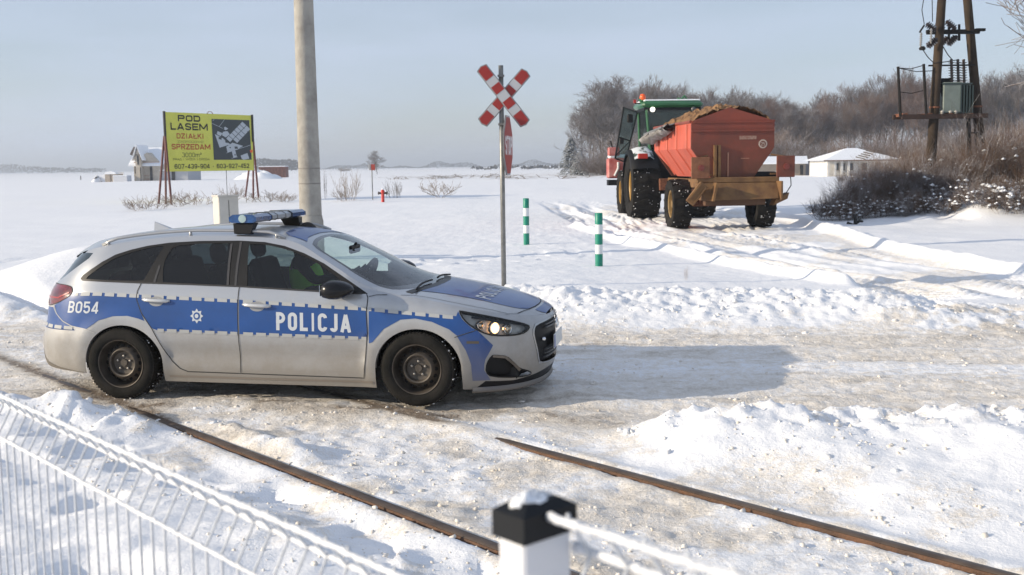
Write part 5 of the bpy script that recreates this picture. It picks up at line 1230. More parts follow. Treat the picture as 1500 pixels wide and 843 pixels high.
MB().box(((X_(188)+X_(208))/2, Yh-4.5, .55), (X_(208)-X_(188), 2.2, 1.1), bev=.05).build('wall', mat('white_sheet', (.62, .63, .66), .6), tk)
MB().box(((X_(188)+X_(208))/2, Yh-4.5, 1.15), (X_(208)-X_(188)+.1, 2.3, .16), bev=.06).build('snow_layer', SNOW, tk)
def mound(name, c, R_, H_, label, cat, m, seed=1, am=.35):
    V = []; n_ = 40; mm_ = 18
    for i in range(mm_+1):
        for j in range(n_):
            a = 2*math.pi*j/n_; t = i/mm_; x = R_[0]*t*math.cos(a); y = R_[1]*t*math.sin(a); k = float(fbm(np.array([x*1.3+50]), np.array([y*1.3+50]), 4, seed)[0]); V.append((c[0]+x, c[1]+y, c[2]+H_*(1-t**2.2)*(1-am+2*am*k)-.05*t))
    F = [(i*n_+j, i*n_+(j+1) % n_, (i+1)*n_+(j+1) % n_, (i+1)*n_+j) for i in range(mm_) for j in range(n_)]
    me = setmesh(name, V, F, True); me.materials.append(m); return tag(link(name, me), label, cat)
mound('rubble_heap', (X_(157), Yh-3, 0), (.95, 1.4), 1.15, 'small snow dusted rubble heap left of the shed', 'heap', mat('snowy_rubble', (.70, .72, .76), .8, col2=(.12, .11, .10), vscale=1.6, lo=.52, hi=.6), 3, .6)
MB().lathe([(.10, 0), (.09, 1.0), (.0, 1.1)], 8, Matrix.Translation(((124-750)/1600*230, 230, 0))).build('fence_stake', DARKO); tag(bpy.data.objects['fence_stake'], 'lone dark stake on the open snow left of the shed', 'stake')
mound('snow_heap', (X_(378), Yh+2, 0), (4.7, 3), 1.55, 'long low snow heap under the red brown container, right of the billboard', 'snow heap', SNOW, 9, .4)
ct = empty('red_container', (0, 0, 0), 0, 'long low rusty red container with a snowy top right of the billboard', 'container')
MB().box(((X_(370)+X_(408))/2, Yh+9, 1.35), (X_(408)-X_(370)+.3, 2.5, 1.9), bev=.04).build('wall', mat('container_red', (.20, .09, .07), .7, var=.3, vscale=3), ct)
for i in range(8): MB().box((X_(370)+.3+i*.55, Yh+7.72, 1.35), (.12, .07, 1.7)).build('rib', mat('container_red_dark', (.14, .065, .05), .7), ct)
MB().box(((X_(370)+X_(408))/2, Yh+9, 2.38), (X_(408)-X_(370)+.4, 2.6, .16), bev=.05).build('snow_layer', SNOW, ct)
# white bungalow with hipped roof behind the thicket
Yb = 138.; B_ = lambda px: (px-750)/1600*Yb
bg_ = empty('bungalow', (0, 0, 0), 0, 'white bungalow with a snow covered hipped roof behind the thicket', 'house')
x0, x1 = B_(1207), B_(1312); zb = 2.05
WHW = mat('white_render', (.62, .60, .56), .85, var=.1, vscale=.8)
MB().box(((x0+x1)/2+.1, Yb+4.2, zb/2), (x1-x0-.6, 8, zb)).build('wall', WHW, bg_)
for i in range(4): MB().box((x0+.35+i*.85, Yb-.55, zb/2), (.28, .28, zb)).build('porch_post', WHW, bg_)
xa, xb2 = x0-.35, x1+.5; ya, yb2 = Yb-1.0, Yb+9; zr = 3.62; r0_, r1_ = B_(1253), B_(1268)
rf = [(xa, ya, zb), (xb2, ya, zb), (xb2, yb2, zb), (xa, yb2, zb), (r0_, Yb+4, zr), (r1_, Yb+4, zr)]
MB().add([(a, b2, c_+.0) for a, b2, c_ in rf], [(0, 1, 5, 4), (1, 2, 5), (2, 3, 4, 5), (3, 0, 4), (3, 2, 1, 0)]).build('roof', SNOW, bg_)
MB().box(((xa+xb2)/2, ya-.03, zb-.02), (xb2-xa, .12, .16)).build('eaves_board', mat('eaves_brown', (.18, .12, .09), .8), bg_)
for a, b2 in ((1222, 1229), (1233, 1238), (1243, 1250), (1262, 1270), (1282, 1290)): pane(bg_, B_(a), B_(b2), .75, 1.75, Yb+.14, 'window', GLS)
# bare battens showing through the snow on the roof
for i in range(5):
    t = .25+.13*i; MB().tube([(x0+4+i*.5, ya+5*t*.9, zb+(zr-zb)*t+.02), (x0+4.9+i*.5, ya+5*t*.9-.9, zb+(zr-zb)*(t-.18)+.02)], .07, 5).build('bare_tile_row', mat('wet_tiles', (.10, .09, .085), .7), bg_)
Yo = 150.; O_ = lambda px: (px-750)/1600*Yo
ob = empty('outbuilding', (0, 0, 0), 0, 'long low tan outbuilding with flat snowy roof behind the spreader light board', 'outbuilding')
MB().box(((O_(1085)+O_(1180))/2, Yo+3, .85), (O_(1180)-O_(1085), 6, 1.7)).build('wall', mat('tan_render', (.34, .28, .22), .85, var=.12, vscale=1), ob)
MB().hull8([(O_(1083), Yo-.6, 1.68), (O_(1182), Yo-.6, 1.68), (O_(1192), Yo+6, 1.68), (O_(1083), Yo+6, 1.68)], [(O_(1083), Yo-.5, 1.85), (O_(1182), Yo-.5, 1.85), (O_(1191), Yo+3.2, 2.75), (O_(1083), Yo+3.2, 2.75)]).build('roof', SNOW, ob)
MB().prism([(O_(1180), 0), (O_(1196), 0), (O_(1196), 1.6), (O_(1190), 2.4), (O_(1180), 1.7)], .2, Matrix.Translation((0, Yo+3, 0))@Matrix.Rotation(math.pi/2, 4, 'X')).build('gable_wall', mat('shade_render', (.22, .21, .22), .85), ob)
pane(ob, O_(1172), O_(1176), .2, 1.5, Yo-.06, 'door', DARKO, False); pane(ob, O_(1155), O_(1162), .6, 1.3, Yo-.06, 'window')

# ------------------------------------------------------------------ billboard
BW = lambda u, v, off=0: None
TLb = P(239.8, 166.8, 62.5); TRb = P(368.6, 167, 68.0); ex = (TRb-TLb); ex.z = 0; Wb = ex.length; ex.normalize(); enb = Vector((ex.y, -ex.x, 0)); ztb = (TLb.z+TRb.z)/2; Hb = 3.36
bb = empty('billboard', (0, 0, 0), 0, 'yellow billboard on dark red trestle legs advertising plots of land', 'billboard')
def bpt(u, v, off=0):   # u,v in metres from the top left
    return TLb*1.0+ex*u+Vector((0, 0, ztb-TLb.z-v))+enb*off
YEL = mat('billboard_yellow', (.60, .60, .09), .55, var=.06, vscale=1)
MB().hull8([bpt(0, Hb, 0), bpt(Wb, Hb, 0), bpt(Wb, Hb, -.06), bpt(0, Hb, -.06)], [bpt(0, 0, 0), bpt(Wb, 0, 0), bpt(Wb, 0, -.06), bpt(0, 0, -.06)]).build('panel', YEL, bb)
BPX = Wb/718.; BPY = Hb/474.
def btext(txt, cx, cy, w_, h_, m, sw_=.2, sp_=.12, off=.012, name='lettering'):
    V2, F2, L2 = textfit(txt, w_*BPX, h_*BPY, sw_, sp_); put(name, [bpt((cx-60)*BPX+a, (cy-38)*BPY-b2, off+.003*l2) for (a, b2), l2 in zip(V2, L2)], F2, m, bb, False)
INK = mat('black_ink', (.010, .010, .010), .6); RED = mat('red_ink', (.42, .045, .02), .6); OLV = mat('olive_ink', (.22, .19, .04), .6); OLD = mat('dark_olive_ink', (.07, .08, .025), .6)
btext('POD', 253, 83, 175, 50, INK, .23, .10); btext('LASEM', 252, 150, 292, 56, INK, .21, .10); btext('DZIAŁKI', 257, 226, 215, 42, RED, .17, .10); btext('ZAGRODOWE', 257, 272, 205, 17, OLV, .11)
btext('SPRZEDAM', 260, 313, 305, 44, RED, .18, .10); btext('3000m²', 262, 379, 155, 36, OLD, .11); btext('PRĄD | WODA | DROGA', 258, 414, 290, 17, OLD, .12, .10); btext('607-439-904 • 603-927-452', 430, 472, 615, 38, INK, .165, .10)
def bpoly(pts, m, off, name='plot_plan'):
    put(name, [bpt((a-60)*BPX, (b2-38)*BPY, off) for a, b2 in pts], [tuple(range(len(pts)))[::-1]], m, bb, False)
MAPD = mat('plan_dark', (.035, .045, .05), .6); MAPL = mat('plan_pale', (.42, .46, .50), .6)
bpoly([(432, 80), (754, 80), (762, 420), (438, 420)], MAPD, .008, 'plan_background')
def bline(a, b2, w_=3):
    dx, dy = b2[0]-a[0], b2[1]-a[1]; l = math.hypot(dx, dy); nx_, ny2 = -dy/l*w_/2, dx/l*w_/2
    bpoly([(a[0]+nx_, a[1]+ny2), (b2[0]+nx_, b2[1]+ny2), (b2[0]-nx_, b2[1]-ny2), (a[0]-nx_, a[1]-ny2)], MAPL, .012, 'plan_line')
for l_ in (((432, 115), (530, 160)), ((495, 140), (540, 82)), ((440, 98), (455, 82)), ((545, 362), (760, 292)), ((585, 408), (640, 395))): bline(*l_)
a0, a1, a2 = np.array([545., 240.]), np.array([692., 92.]), np.array([52., 48.])     # double strip of plots
for i in range(6):
    for j in range(2):
        q0 = a0+(a1-a0)*(i+.06)/6+a2*(j+.05)/2*1.35; q1 = a0+(a1-a0)*(i+.94)/6+a2*(j+.05)/2*1.35; q2 = q1+a2*.9/2*1.35; q3 = q0+a2*.9/2*1.35
        if not (j == 1 and i == 0): bpoly([q0, q1, q2, q3], MAPL, .012, 'plot')
for pl in ([(455, 205), (520, 240), (545, 262), (580, 290), (490, 318)], [(478, 180), (520, 198), (500, 222), (470, 205)], [(522, 185), (560, 178), (580, 205), (545, 232), (515, 215)], [(520, 152), (545, 142), (568, 158), (545, 172)], [(600, 275), (690, 302), (640, 330), (590, 345), (555, 360), (545, 310)], [(590, 345), (620, 340), (632, 395), (602, 402)], [(665, 385), (725, 362), (740, 410), (690, 420), (675, 412)], [(700, 160), (740, 140), (750, 160), (715, 188)]): bpoly(pl, MAPL, .011, 'plot')
for pl in ([(485, 228), (510, 232), (508, 252), (484, 246)], [(537, 255), (560, 258), (562, 278), (540, 276)], [(615, 308), (640, 306), (645, 326), (618, 328)], [(520, 150), (535, 148), (536, 160), (524, 160)], [(612, 372), (622, 372), (622, 384), (612, 384)], [(572, 312), (584, 312), (584, 322), (572, 322)]): bpoly(pl, MAPD, .014, 'plot_gap')
bpoly([(748, 335), (775, 335), (770, 358), (752, 358)], mat('orange_mark', (.75, .12, .02), .6), .016, 'plan_marker')
LEGM = mat('dark_red_leg', (.10, .025, .022), .7, var=.2)
for u_, topp, feet in ((0.0, None, ((232, 300.6), (243, 300.5), (251.7, 302.5))), (Wb, None, ((359, 290), (371, 294), (379, 292)))):
    pt = bpt(u_, 0, .03); MB().tube([pt+Vector((0, 0, .04)), bpt(u_, 1.6, .03)], .075, 6).build('post', DARKO, bb)
    for fx, fy_ in feet:
        g = G(fx, fy_, 0); MB().tube([bpt(u_, 1.35, .04 if fx % 2 else -.05), (g.x, g.y, -.1)], .062, 6).build('leg', LEGM, bb)
MB().tube([bpt(Wb*.47, .02, 0), bpt(Wb*.49, -.12, 0), bpt(Wb*.52, -.12, 0), bpt(Wb*.54, .02, 0)], .02, 6).build('hook', RUST, bb)

# ------------------------------------------------------------------ pole, cabinet, hydrant, little sign, bollards, crossing sign
CONC = mat('pole_concrete', (.36, .34, .30), .85, col2=(.20, .185, .165), vscale=2.6, lo=.4, hi=.75, bump=.5, bscale=16)
cpx = P(455.5, 325, 22).x; cp = empty('concrete_pole', (cpx, 22, 0), 0, 'thick weathered concrete pole rising out of frame behind the police car', 'pole')
pr_ = [(.255, -.3), (.250, .75), (.248, .92), (.232, .97), (.228, 1.02)]; z = 1.05
cpm = MB(); cpm.lathe(pr_, 28, Matrix.Translation((0, 0, 0)), False); cpm.build('base_collar', CONC, cp, True, 40)
cpm = MB(); pf = []
for i in range(60):
    z = .9+i*.17; pf.append((.222-.0074*(z-.9)+(.0022 if i % 9 == 0 else 0), z))
cpm.lathe(pf, 28); cpm.build('shaft', CONC, cp, True)
for z in (1.65, 1.95): cpm = MB(); cpm.lathe([(.2215-.0074*(z-.9), z), (.2255-.0074*(z-.9), z+.006), (.2255-.0074*(z-.9), z+.02), (.2215-.0074*(z-.9), z+.026)], 28, None, False); cpm.build('mould_joint', mat('joint_dark', (.22, .20, .18), .9), cp, True)
kx = P(328, 330, 22).x; cab = empty('meter_cabinet', (kx, 22.2, 0), math.radians(38), 'cream electric meter cabinet standing behind the police car roof', 'cabinet')
CAB = mat('cabinet_cream', (.56, .53, .47), .55, var=.05)
MB().box((0, 0, .72), (.42, .30, 1.40), bev=.008).build('case', CAB, cab); MB().box((0, 0, 1.435), (.46, .34, .035), bev=.01).build('lid', CAB, cab)
MB().box((.0, -.153, .80), (.006, .008, 1.10)).build('door_gap', SEAM, cab); MB().box((-.105, -.154, .80), (.19, .008, 1.08)).build('door', CAB, cab); MB().box((.105, -.154, .80), (.19, .008, 1.08)).build('door', CAB, cab)
MB().tube([(.0, -.10, 1.44), (.0, -.10, 1.95)], .006, 5).build('aerial', BLACK, cab)
REDP = mat('hydrant_red', (.52, .03, .02), .5, var=.1)
g = G(561, 297, .1); hy = empty('fire_hydrant', (g.x, g.y, .05), 0, 'red fire hydrant standing in the snow', 'hydrant')
MB().lathe([(.10, 0), (.10, .05), (.085, .08), (.085, .56), (.11, .58), (.11, .64), (.09, .68), (.06, .74), (0, .78)], 16).build('barrel', REDP, hy, True, 40)
for sg in (-1, 1): MB().lathe([(.06, .06), (.06, .20), (.085, .20), (.085, .25), (0, .25)], 12, Matrix.Translation((0, 0, .55))@Matrix.Rotation(sg*math.pi/2, 4, 'Y')).build('outlet', mat('outlet_dark', (.08, .06, .05), .6), hy, True, 40)
MB().lathe([(.07, .73), (.05, .79), (0, .82)], 12).build('snow_cap', SNOW, hy, True)
g = G(546, 294, .1); ls = empty('small_sign', (g.x, g.y, 0), 0, 'small red and white utility sign on a thin post near the hydrant', 'sign')
MB().tube([(0, 0, -.1), (0, 0, 1.95)], .028, 8).build('post', mat('galvanised', (.22, .22, .21), .45, metal=.6, var=.2), ls)
MB().box((.075, -.02, 1.98), (.22, .03, .34), rz=-.1).build('red_plate', mat('sign_red', (.30, .035, .02), .5), ls); MB().box((-.10, .02, 1.98), (.14, .03, .34), rz=.7).build('white_plate', mat('sign_back', (.45, .44, .42), .5), ls)
for px, py, h_, lb in ((771.3, 361, 1.13, 'green and white banded bollard farther away, by the crossing sign'), (877.5, 394, 1.02, 'green and white banded bollard nearer the road')):
    g = G(px, py, .06); bo = empty('marker_bollard', (g.x, g.y, 0), 0, lb, 'bollard', 'green and white marker bollards')
    GRN = mat('bollard_green', (.0, .20, .13), .45, var=.08); WHT = mat('bollard_white', (.68, .70, .70), .45)
    hh = h_+.06; zs = [-.1]+[hh*t for t in (.31, .47, .65, .81)]+[hh]
    for i in range(5):
        pr_ = [(.070, zs[i]), (.070, zs[i+1])]+([(.066, zs[i+1]+.004), (0, zs[i+1]+.006)] if i == 4 else [])
        MB().lathe(pr_, 24, None, False).build('green_band' if i % 2 == 0 else 'white_band', GRN if i % 2 == 0 else WHT, bo, True, 50)
# crossing sign
Ys = 16.2; sx = P(736.5, 300, Ys).x; cs = empty('railway_crossing_sign', (sx, Ys, 0), 0, 'red and white crossbuck with a stop plate below it on a grey post', 'sign')
MB().tube([(0, 0, -.1), (0, 0, 3.42)], .036, 12).build('post', mat('galvanised', (.22, .22, .21), .45, metal=.6, var=.2), cs, True)
cz_ = (243-144)/1600*Ys+CAMH; cxx = P(738.5, 144, Ys).x-sx; SR = mat('crossbuck_red', (.28, .020, .015), .45, var=.08); SW = mat('crossbuck_white', (.44, .45, .47), .45); SB_ = mat('sign_back_grey', (.16, .16, .16), .6)
s_ = Ys/1600
A0 = (-31*s_+cxx, cz_+40*s_); A1 = (29*s_+cxx, cz_-38*s_); B0 = (-31*s_+cxx, cz_-36*s_); B1 = (31*s_+cxx, cz_+33*s_)
def arm2(p0, p1, yoff):
    # bands: red at the tips and red beside the white centre
    p0 = Vector(p0); p1 = Vector(p1); d = (p1-p0).normalized(); n_ = Vector((-d.y, d.x)); L_ = (p1-p0).length; w_ = .155
    q = lambda t, s2, y: Vector(((p0+d*t+n_*s2).x, y, (p0+d*t+n_*s2).y))
    m_ = MB(); pl = [(0, -w_/2), (L_, -w_/2), (L_+.03, 0), (L_, w_/2), (0, w_/2), (-.03, 0)]
    m_.add([q(t, s2, yoff) for t, s2 in pl]+[q(t, s2, yoff+.022) for t, s2 in pl], [tuple(range(6)), tuple(range(11, 5, -1))]+[(i, 6+i, 6+(i+1) % 6, (i+1) % 6) for i in range(6)])
    ar = m_.build('cross_arm', SW, cs); bk = MB(); wb = w_+.022
    bk.add([q(t, s2, yoff+.023) for t, s2 in ((-.012, -wb/2), (L_+.012, -wb/2), (L_+.04, 0), (L_+.012, wb/2), (-.012, wb/2), (-.04, 0))]+[q(t, s2, yoff+.034) for t, s2 in ((-.012, -wb/2), (L_+.012, -wb/2), (L_+.04, 0), (L_+.012, wb/2), (-.012, wb/2), (-.04, 0))], [tuple(range(6)), tuple(range(11, 5, -1))]+[(i, 6+i, 6+(i+1) % 6, (i+1) % 6) for i in range(6)])
    bk.build('back_plate', SB_, ar)
    for a, b2 in ((.0, .18), (.30, .43), (.57, .70), (.82, 1.0)):
        e1 = [(L_*a, -w_/2+.006), (L_*b2, -w_/2+.006), (L_*b2, w_/2-.006), (L_*a, w_/2-.006)]
        if a == 0: e1.append((-.024, 0))
        if b2 == 1.0: e1.insert(2, (L_+.024, 0))
        MB().add([q(t, s2, yoff-.003) for t, s2 in e1], [tuple(range(len(e1)))]).build('red_band', SR, ar)
arm2(A0, A1, -.100); arm2(B0, B1, -.062)
MB().box((0, -.03, cz_+.30), (.10, .05, .03)).build('clamp', SB_, cs); MB().box((0, -.03, cz_-.40), (.10, .05, .03)).build('clamp', SB_, cs)
# stop plate seen nearly edge on, facing the road to the right
zc_ = (243-214)/1600*Ys+CAMH; Rr = .47; Mst = Matrix.Translation((.075, .0, zc_))@Matrix.Rotation(math.radians(-8.0), 4, 'Z')@Matrix(((0, 0, 1, 0), (1, 0, 0, 0), (0, 1, 0, 0), (0, 0, 0, 1)))
octp = lambda r: [(r*math.cos(math.pi/8+i*math.pi/4), r*math.sin(math.pi/8+i*math.pi/4)) for i in range(8)]
sp_ = MB().prism(octp(Rr), .02, Mst).build('stop_plate', SB_, cs)
MB().add([Mst@Vector((a, b2, .0215)) for a, b2 in octp(Rr-.006)], [tuple(range(8))]).build('white_border', SW, sp_); MB().add([Mst@Vector((a, b2, .0235)) for a, b2 in octp(Rr-.028)], [tuple(range(8))]).build('red_face', SR, sp_)
V2, F2, L2 = textfit('STOP', .68, .28, .18); put('lettering', [Mst@Vector((a, b2, .0265+.001*l2)) for (a, b2), l2 in zip(V2, L2)], F2, mat('sign_white_letters', (.75, .75, .75), .45), sp_, False)
for z in (zc_+.34, zc_-.34): MB().box((.035, 0, z), (.09, .05, .035)).build('bracket', SB_, sp_)
# ------------------------------------------------------------------ agricultural wheels
LUG = mat('farm_tyre', (.010, .010, .010), .9, spec=.12, col2=(.026, .024, .022), vscale=5, bump=.3, bscale=40)
def farm_wheel(par, x, y, r, wd, rr_, sg, rimm, nl=20):
    M_ = Matrix.Translation((x, y, r-.03))@Matrix.Rotation(sg*math.pi/2, 4, 'Y')     # local Z -> +-X (outer face)
    h_ = wd/2; t = MB(); t.lathe([(rr_, h_*.62), (rr_+.03, h_*.82), ((rr_+r)/2, h_*.98), (r*.93, h_*.9), (r*.955, h_*.6), (r*.965, 0), (r*.955, -h_*.6), (r*.93, -h_*.9), ((rr_+r)/2, -h_*.98), (rr_+.03, -h_*.82), (rr_, -h_*.62)], 48, M_, False)
    ty = t.build('wheel', LUG, par, True, 40)
    lg = MB()
    for i in range(nl):
        for s2, k in ((1, 0), (-1, .5)):
            a = 2*math.pi*(i+k)/nl; a2 = a+.16*1.1; tw = .085*20/nl
            f = lambda an, rad, z: M_@Vector((rad*math.cos(an), rad*math.sin(an), z))
            z0, z1 = s2*h_*.94, -s2*h_*.04
            q = [f(a, r*.86, z0), f(a+tw, r*.86, z0), f(a2+tw, r*.94, z1), f(a2, r*.94, z1)]; q2 = [f(a, r*.965, z0*.98), f(a+tw*.8, r*.965, z0*.98), f(a2+tw*.9, r, z1), f(a2, r, z1)]
            if s2 < 0: q = q[::-1]; q2 = q2[::-1]
            lg.hull8(q, q2)
    tag(lg.build('tread_lugs', LUG, ty), kind='stuff')
    rm = MB(); rm.lathe([(rr_+.02, h_*.70), (rr_, h_*.72), (rr_*.94, h_*.66), (rr_*.90, h_*.30), (rr_*.80, h_*.22), (rr_*.45, h_*.42), (rr_*.28, h_*.45), (rr_*.26, h_*.60), (rr_*.12, h_*.62), (0, h_*.62)], 32, M_, False)
    for i in range(8): a = i*math.pi/4; rm.lathe([(rr_*.045, h_*.44), (rr_*.04, h_*.50), (0, h_*.51)], 6, M_@Matrix.Translation((rr_*.36*math.cos(a), rr_*.36*math.sin(a), 0)), False)
    rm.build('rim', rimm, ty, True, 40)
    sn = MB(); rq = random.Random(int(x*7+y))
    for i in range(60 if r < 1 else 190):
        a = rq.random()*6.283; z = rq.uniform(-h_*.85, h_*.85); p = M_@Vector((r*.97*math.cos(a), r*.97*math.sin(a), z)); s2 = rq.uniform(.006, .018); sn.box(p, (s2*2, s2, s2*1.4), rz=rq.random()*3)
    tag(sn.build('packed_snow', SNOW, ty), kind='stuff'); return ty
HEAD = math.radians(4)
# ------------------------------------------------------------------ manure / grit spreader
SO = Vector((6.17, 32.4, .06)); spd = empty('grit_spreader', SO, HEAD, 'red and rusty trailer spreader with a yellow brown load, hitched behind the green tractor', 'trailer')
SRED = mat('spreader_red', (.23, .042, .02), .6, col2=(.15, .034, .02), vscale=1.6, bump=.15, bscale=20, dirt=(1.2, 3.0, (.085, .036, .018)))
SPINK = mat('sunlit_red_side', (.45, .080, .042), .55, var=.12, vscale=2); TANM = mat('muddy_yellow_steel', (.20, .105, .036), .75, col2=(.11, .052, .02), vscale=3, bump=.3, bscale=30)  # side red is the sunlit tone, painted lighter than the shaded panels
BRN = mat('rust_brown_plate', (.17, .042, .022), .75, col2=(.12, .035, .02), vscale=4)
yr, yf = -1.35, 3.75
prof = [(-1.19, 3.05), (-1.19, 2.32), (-.62, 1.5), (.62, 1.5), (1.19, 2.32), (1.19, 3.05)]
rp_ = [(-1.19, 3.02), (-1.19, 2.32), (-.62, 1.5), (.62, 1.5), (1.19, 2.32), (1.19, 3.02), (1.14, 3.08), (-.08, 3.45), (-1.15, 3.08)]
MXZ = lambda y: Matrix.Translation((0, y, 0))@Matrix.Rotation(math.pi/2, 4, 'X')
MB().prism(rp_, .07, MXZ(yr)).build('rear_panel', SRED, spd)
b_ = MB(); 
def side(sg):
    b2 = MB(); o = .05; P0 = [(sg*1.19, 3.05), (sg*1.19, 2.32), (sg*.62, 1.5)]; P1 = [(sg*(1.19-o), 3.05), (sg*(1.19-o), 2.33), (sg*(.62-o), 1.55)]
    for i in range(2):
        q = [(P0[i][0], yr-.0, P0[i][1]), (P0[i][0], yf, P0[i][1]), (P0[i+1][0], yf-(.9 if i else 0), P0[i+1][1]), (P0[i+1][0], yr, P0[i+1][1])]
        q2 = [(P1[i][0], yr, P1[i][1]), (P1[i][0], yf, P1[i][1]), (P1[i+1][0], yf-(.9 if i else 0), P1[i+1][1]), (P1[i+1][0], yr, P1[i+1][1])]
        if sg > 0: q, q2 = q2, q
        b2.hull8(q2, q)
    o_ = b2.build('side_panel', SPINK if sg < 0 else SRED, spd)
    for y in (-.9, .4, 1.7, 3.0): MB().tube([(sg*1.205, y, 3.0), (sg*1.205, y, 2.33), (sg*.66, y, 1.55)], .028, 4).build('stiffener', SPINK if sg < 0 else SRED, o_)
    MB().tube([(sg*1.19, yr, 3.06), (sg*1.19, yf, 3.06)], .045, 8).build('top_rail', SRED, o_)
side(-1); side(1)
MB().prism([(-1.19, 3.05), (-1.19, 2.32), (-.62, 1.5), (.62, 1.5), (1.19, 2.32), (1.19, 3.05)], .05, MXZ(yf)).build('front_panel', SRED, spd)
# pressed ribs, stickers and slots of the rear panel
MB().box((0, yr-.09, 2.80), (2.36, .05, .05)).build('cross_rib', SRED, spd); MB().box((0, yr-.085, 3.04), (2.30, .035, .035)).build('cross_rib', SRED, spd)
for x in (-.14,): MB().box((x, yr-.085, 1.85), (.035, .04, .68)).build('slot_rib', mat('rib_pale', (.34, .16, .10), .7), spd)
for x in (-.52, -.40): MB().box((x, yr-.12, 1.95), (.07, .09, .90)).build('lift_guide', TANM, spd)
MB().box((.43, yr-.075, 2.60), (.48, .012, .10)).build('maker_sticker', mat('worn_sticker', (.34, .24, .18), .6, col2=(.22, .08, .05), vscale=14), spd)
MB().lathe([(.125, 0), (.125, .008), (0, .009)], 24, Matrix.Translation((.86, yr-.07, 2.42))@Matrix.Rotation(math.pi/2, 4, 'X')).build('speed_disc', mat('worn_disc', (.42, .34, .28), .6), spd)
MB().lathe([(.085, 0), (.085, .002), (0, .003)], 24, Matrix.Translation((.86, yr-.080, 2.42))@Matrix.Rotation(math.pi/2, 4, 'X')).build('speed_disc_centre', BRN, spd)
V2, F2, L2 = textfit('25', .11, .10, .15); put('lettering', [Vector((.86+a, yr-.0845-.001*l2, 2.42+b2)) for (a, b2), l2 in zip(V2, L2)], F2, mat('worn_disc', (.42, .34, .28), .6), spd, False)
MB().box((.35, yr-.073, 2.02), (.24, .010, .02)).build('scratch_strip', mat('rib_pale', (.34, .16, .10), .7), spd)
# load
nxl, nyl = 40, 90; V = []; rq0 = random.Random(8)
for j in range(nyl):
    for i in range(nxl):
        x = -1.12+2.24*i/(nxl-1); y = yr+.02+(yf-yr-.1)*j/(nyl-1); k = float(fbm(np.array([x*3+9]), np.array([y*3+9]), 4, 5, .65)[0])
        V.append((x, y, 3.0+.50*(1-(x/1.12)**2)**.7*(1-.35*max(0, (y-1.5)/2.2))*(.78+.42*k)+.10*(k-.5)+.09*(float(vn(np.array([x*7.]), np.array([y*7.]), 3)[0])-.5)+.05*(rq0.random()-.5)))
me = setmesh('load', V, [(j*nxl+i, j*nxl+i+1, (j+1)*nxl+i+1, (j+1)*nxl+i) for j in range(nyl-1) for i in range(nxl-1)], False)
me.materials.append(mat('brown_grit', (.30, .17, .075), .95, col2=(.12, .06, .03), vscale=9, bump=.8, bscale=40)); lo_ = tag(link('grit_load', me), 'heap of yellow brown grit filling the spreader hopper', 'grit'); lo_.location = SO; lo_.rotation_euler = (0, 0, HEAD)
# rolled tarpaulin on the left rim
tr_ = []
for j in range(16):
    y = .5+3.0*j/15; 
    for k, (dx, dz) in enumerate(((.02, .06), (-.20, .10), (-.42, .02), (-.52, -.06), (-.40, -.16), (-.20, -.30), (-.05, -.24))): w_ = random.Random(j*9+k).uniform(-.06, .06); tr_.append((-1.20+dx*(.7+.3*j/15)+w_, y, 3.02+dz*(.6+.3*j/15)+w_*1.3-.016*j))
me = setmesh('tarpaulin', tr_, [(j*7+k, j*7+k+1, (j+1)*7+k+1, (j+1)*7+k) for j in range(15) for k in range(6)], True); me.materials.append(mat('grey_tarpaulin', (.13, .12, .11), .7, col2=(.38, .37, .37), vscale=3, lo=.45, hi=.7)); link('tarpaulin', me, spd)
MB().tube([(-1.62, .5, 2.98), (-1.55, 3.6, 2.86)], .03, 6).build('tarpaulin_bar', mat('galvanised', (.22, .22, .21), .45, metal=.6), spd)
# light boards
for x, z in ((-.98, 1.77), (1.45, 1.78)):
    lbd = MB().box((x, yr-.30, z), (.52, .05, .60), bev=.012).build('light_board', BRN if x > 0 else mat('muddy_plate', (.16, .06, .028), .75, col2=(.24, .10, .045), vscale=5), spd)
    MB().lathe([(.09, 0), (.085, .03), (0, .035)], 20, Matrix.Translation((x+.02, yr-.325, z))@Matrix.Rotation(math.pi/2, 4, 'X')).build('lamp', mat('dull_red_lamp', (.17, .03, .018), .35), lbd, True, 40)
    MB().box((x*.9, yr-.15, z-.2), (.5, .05, .05)).build('bracket', TANM, lbd)
    MB().tube([(x, yr-.25, z+.28), (x*.75, yr-.1, z+.34)], .025, 5).build('bracket', TANM, lbd)
MB().tube([(1.6, yr-.28, 1.48), (1.62, yr-.28, 1.25), (1.50, yr-.2, 1.02)], .015, 5).build('cable', BLACK, spd)
# spreading hood, chassis and axle
MB().box((.10, yr-.16, 1.42), (2.35, .30, .16), bev=.02).build('upper_beam', TANM, spd)
MB().hull8([(-1.0, yr-.62, .86), (1.15, yr-.62, .90), (1.05, yr+.2, .92), (-.95, yr+.2, .88)], [(-.95, yr-.34, 1.34), (1.25, yr-.34, 1.34), (1.20, yr+.2, 1.36), (-.95, yr+.2, 1.36)]).build('spreading_hood', TANM, spd)
MB().box((1.22, yr-.50, 1.12), (.05, .36, .52), rz=.1).build('hood_cheek', TANM, spd); MB().box((-.66, yr-.60, 1.10), (.06, .30, .52), R=Matrix.Rotation(.2, 3, 'Y')).build('hood_cheek', TANM, spd)
Rt = Matrix.Rotation(math.radians(-40), 3, 'Y')@Matrix.Rotation(.3, 3, 'X')
q = MB(); q.box((-1.14, yr-.55, 1.06), (.26, .12, .66), R=Matrix.Rotation(math.radians(38), 3, 'Y'), bev=.015); q.build('folding_wing', TANM, spd)
for k in (-.05, .07): MB().box((-1.14+k, yr-.63, 1.08-k), (.03, .04, .52), R=Matrix.Rotation(math.radians(38), 3, 'Y')).build('wing_rib', TANM, spd)
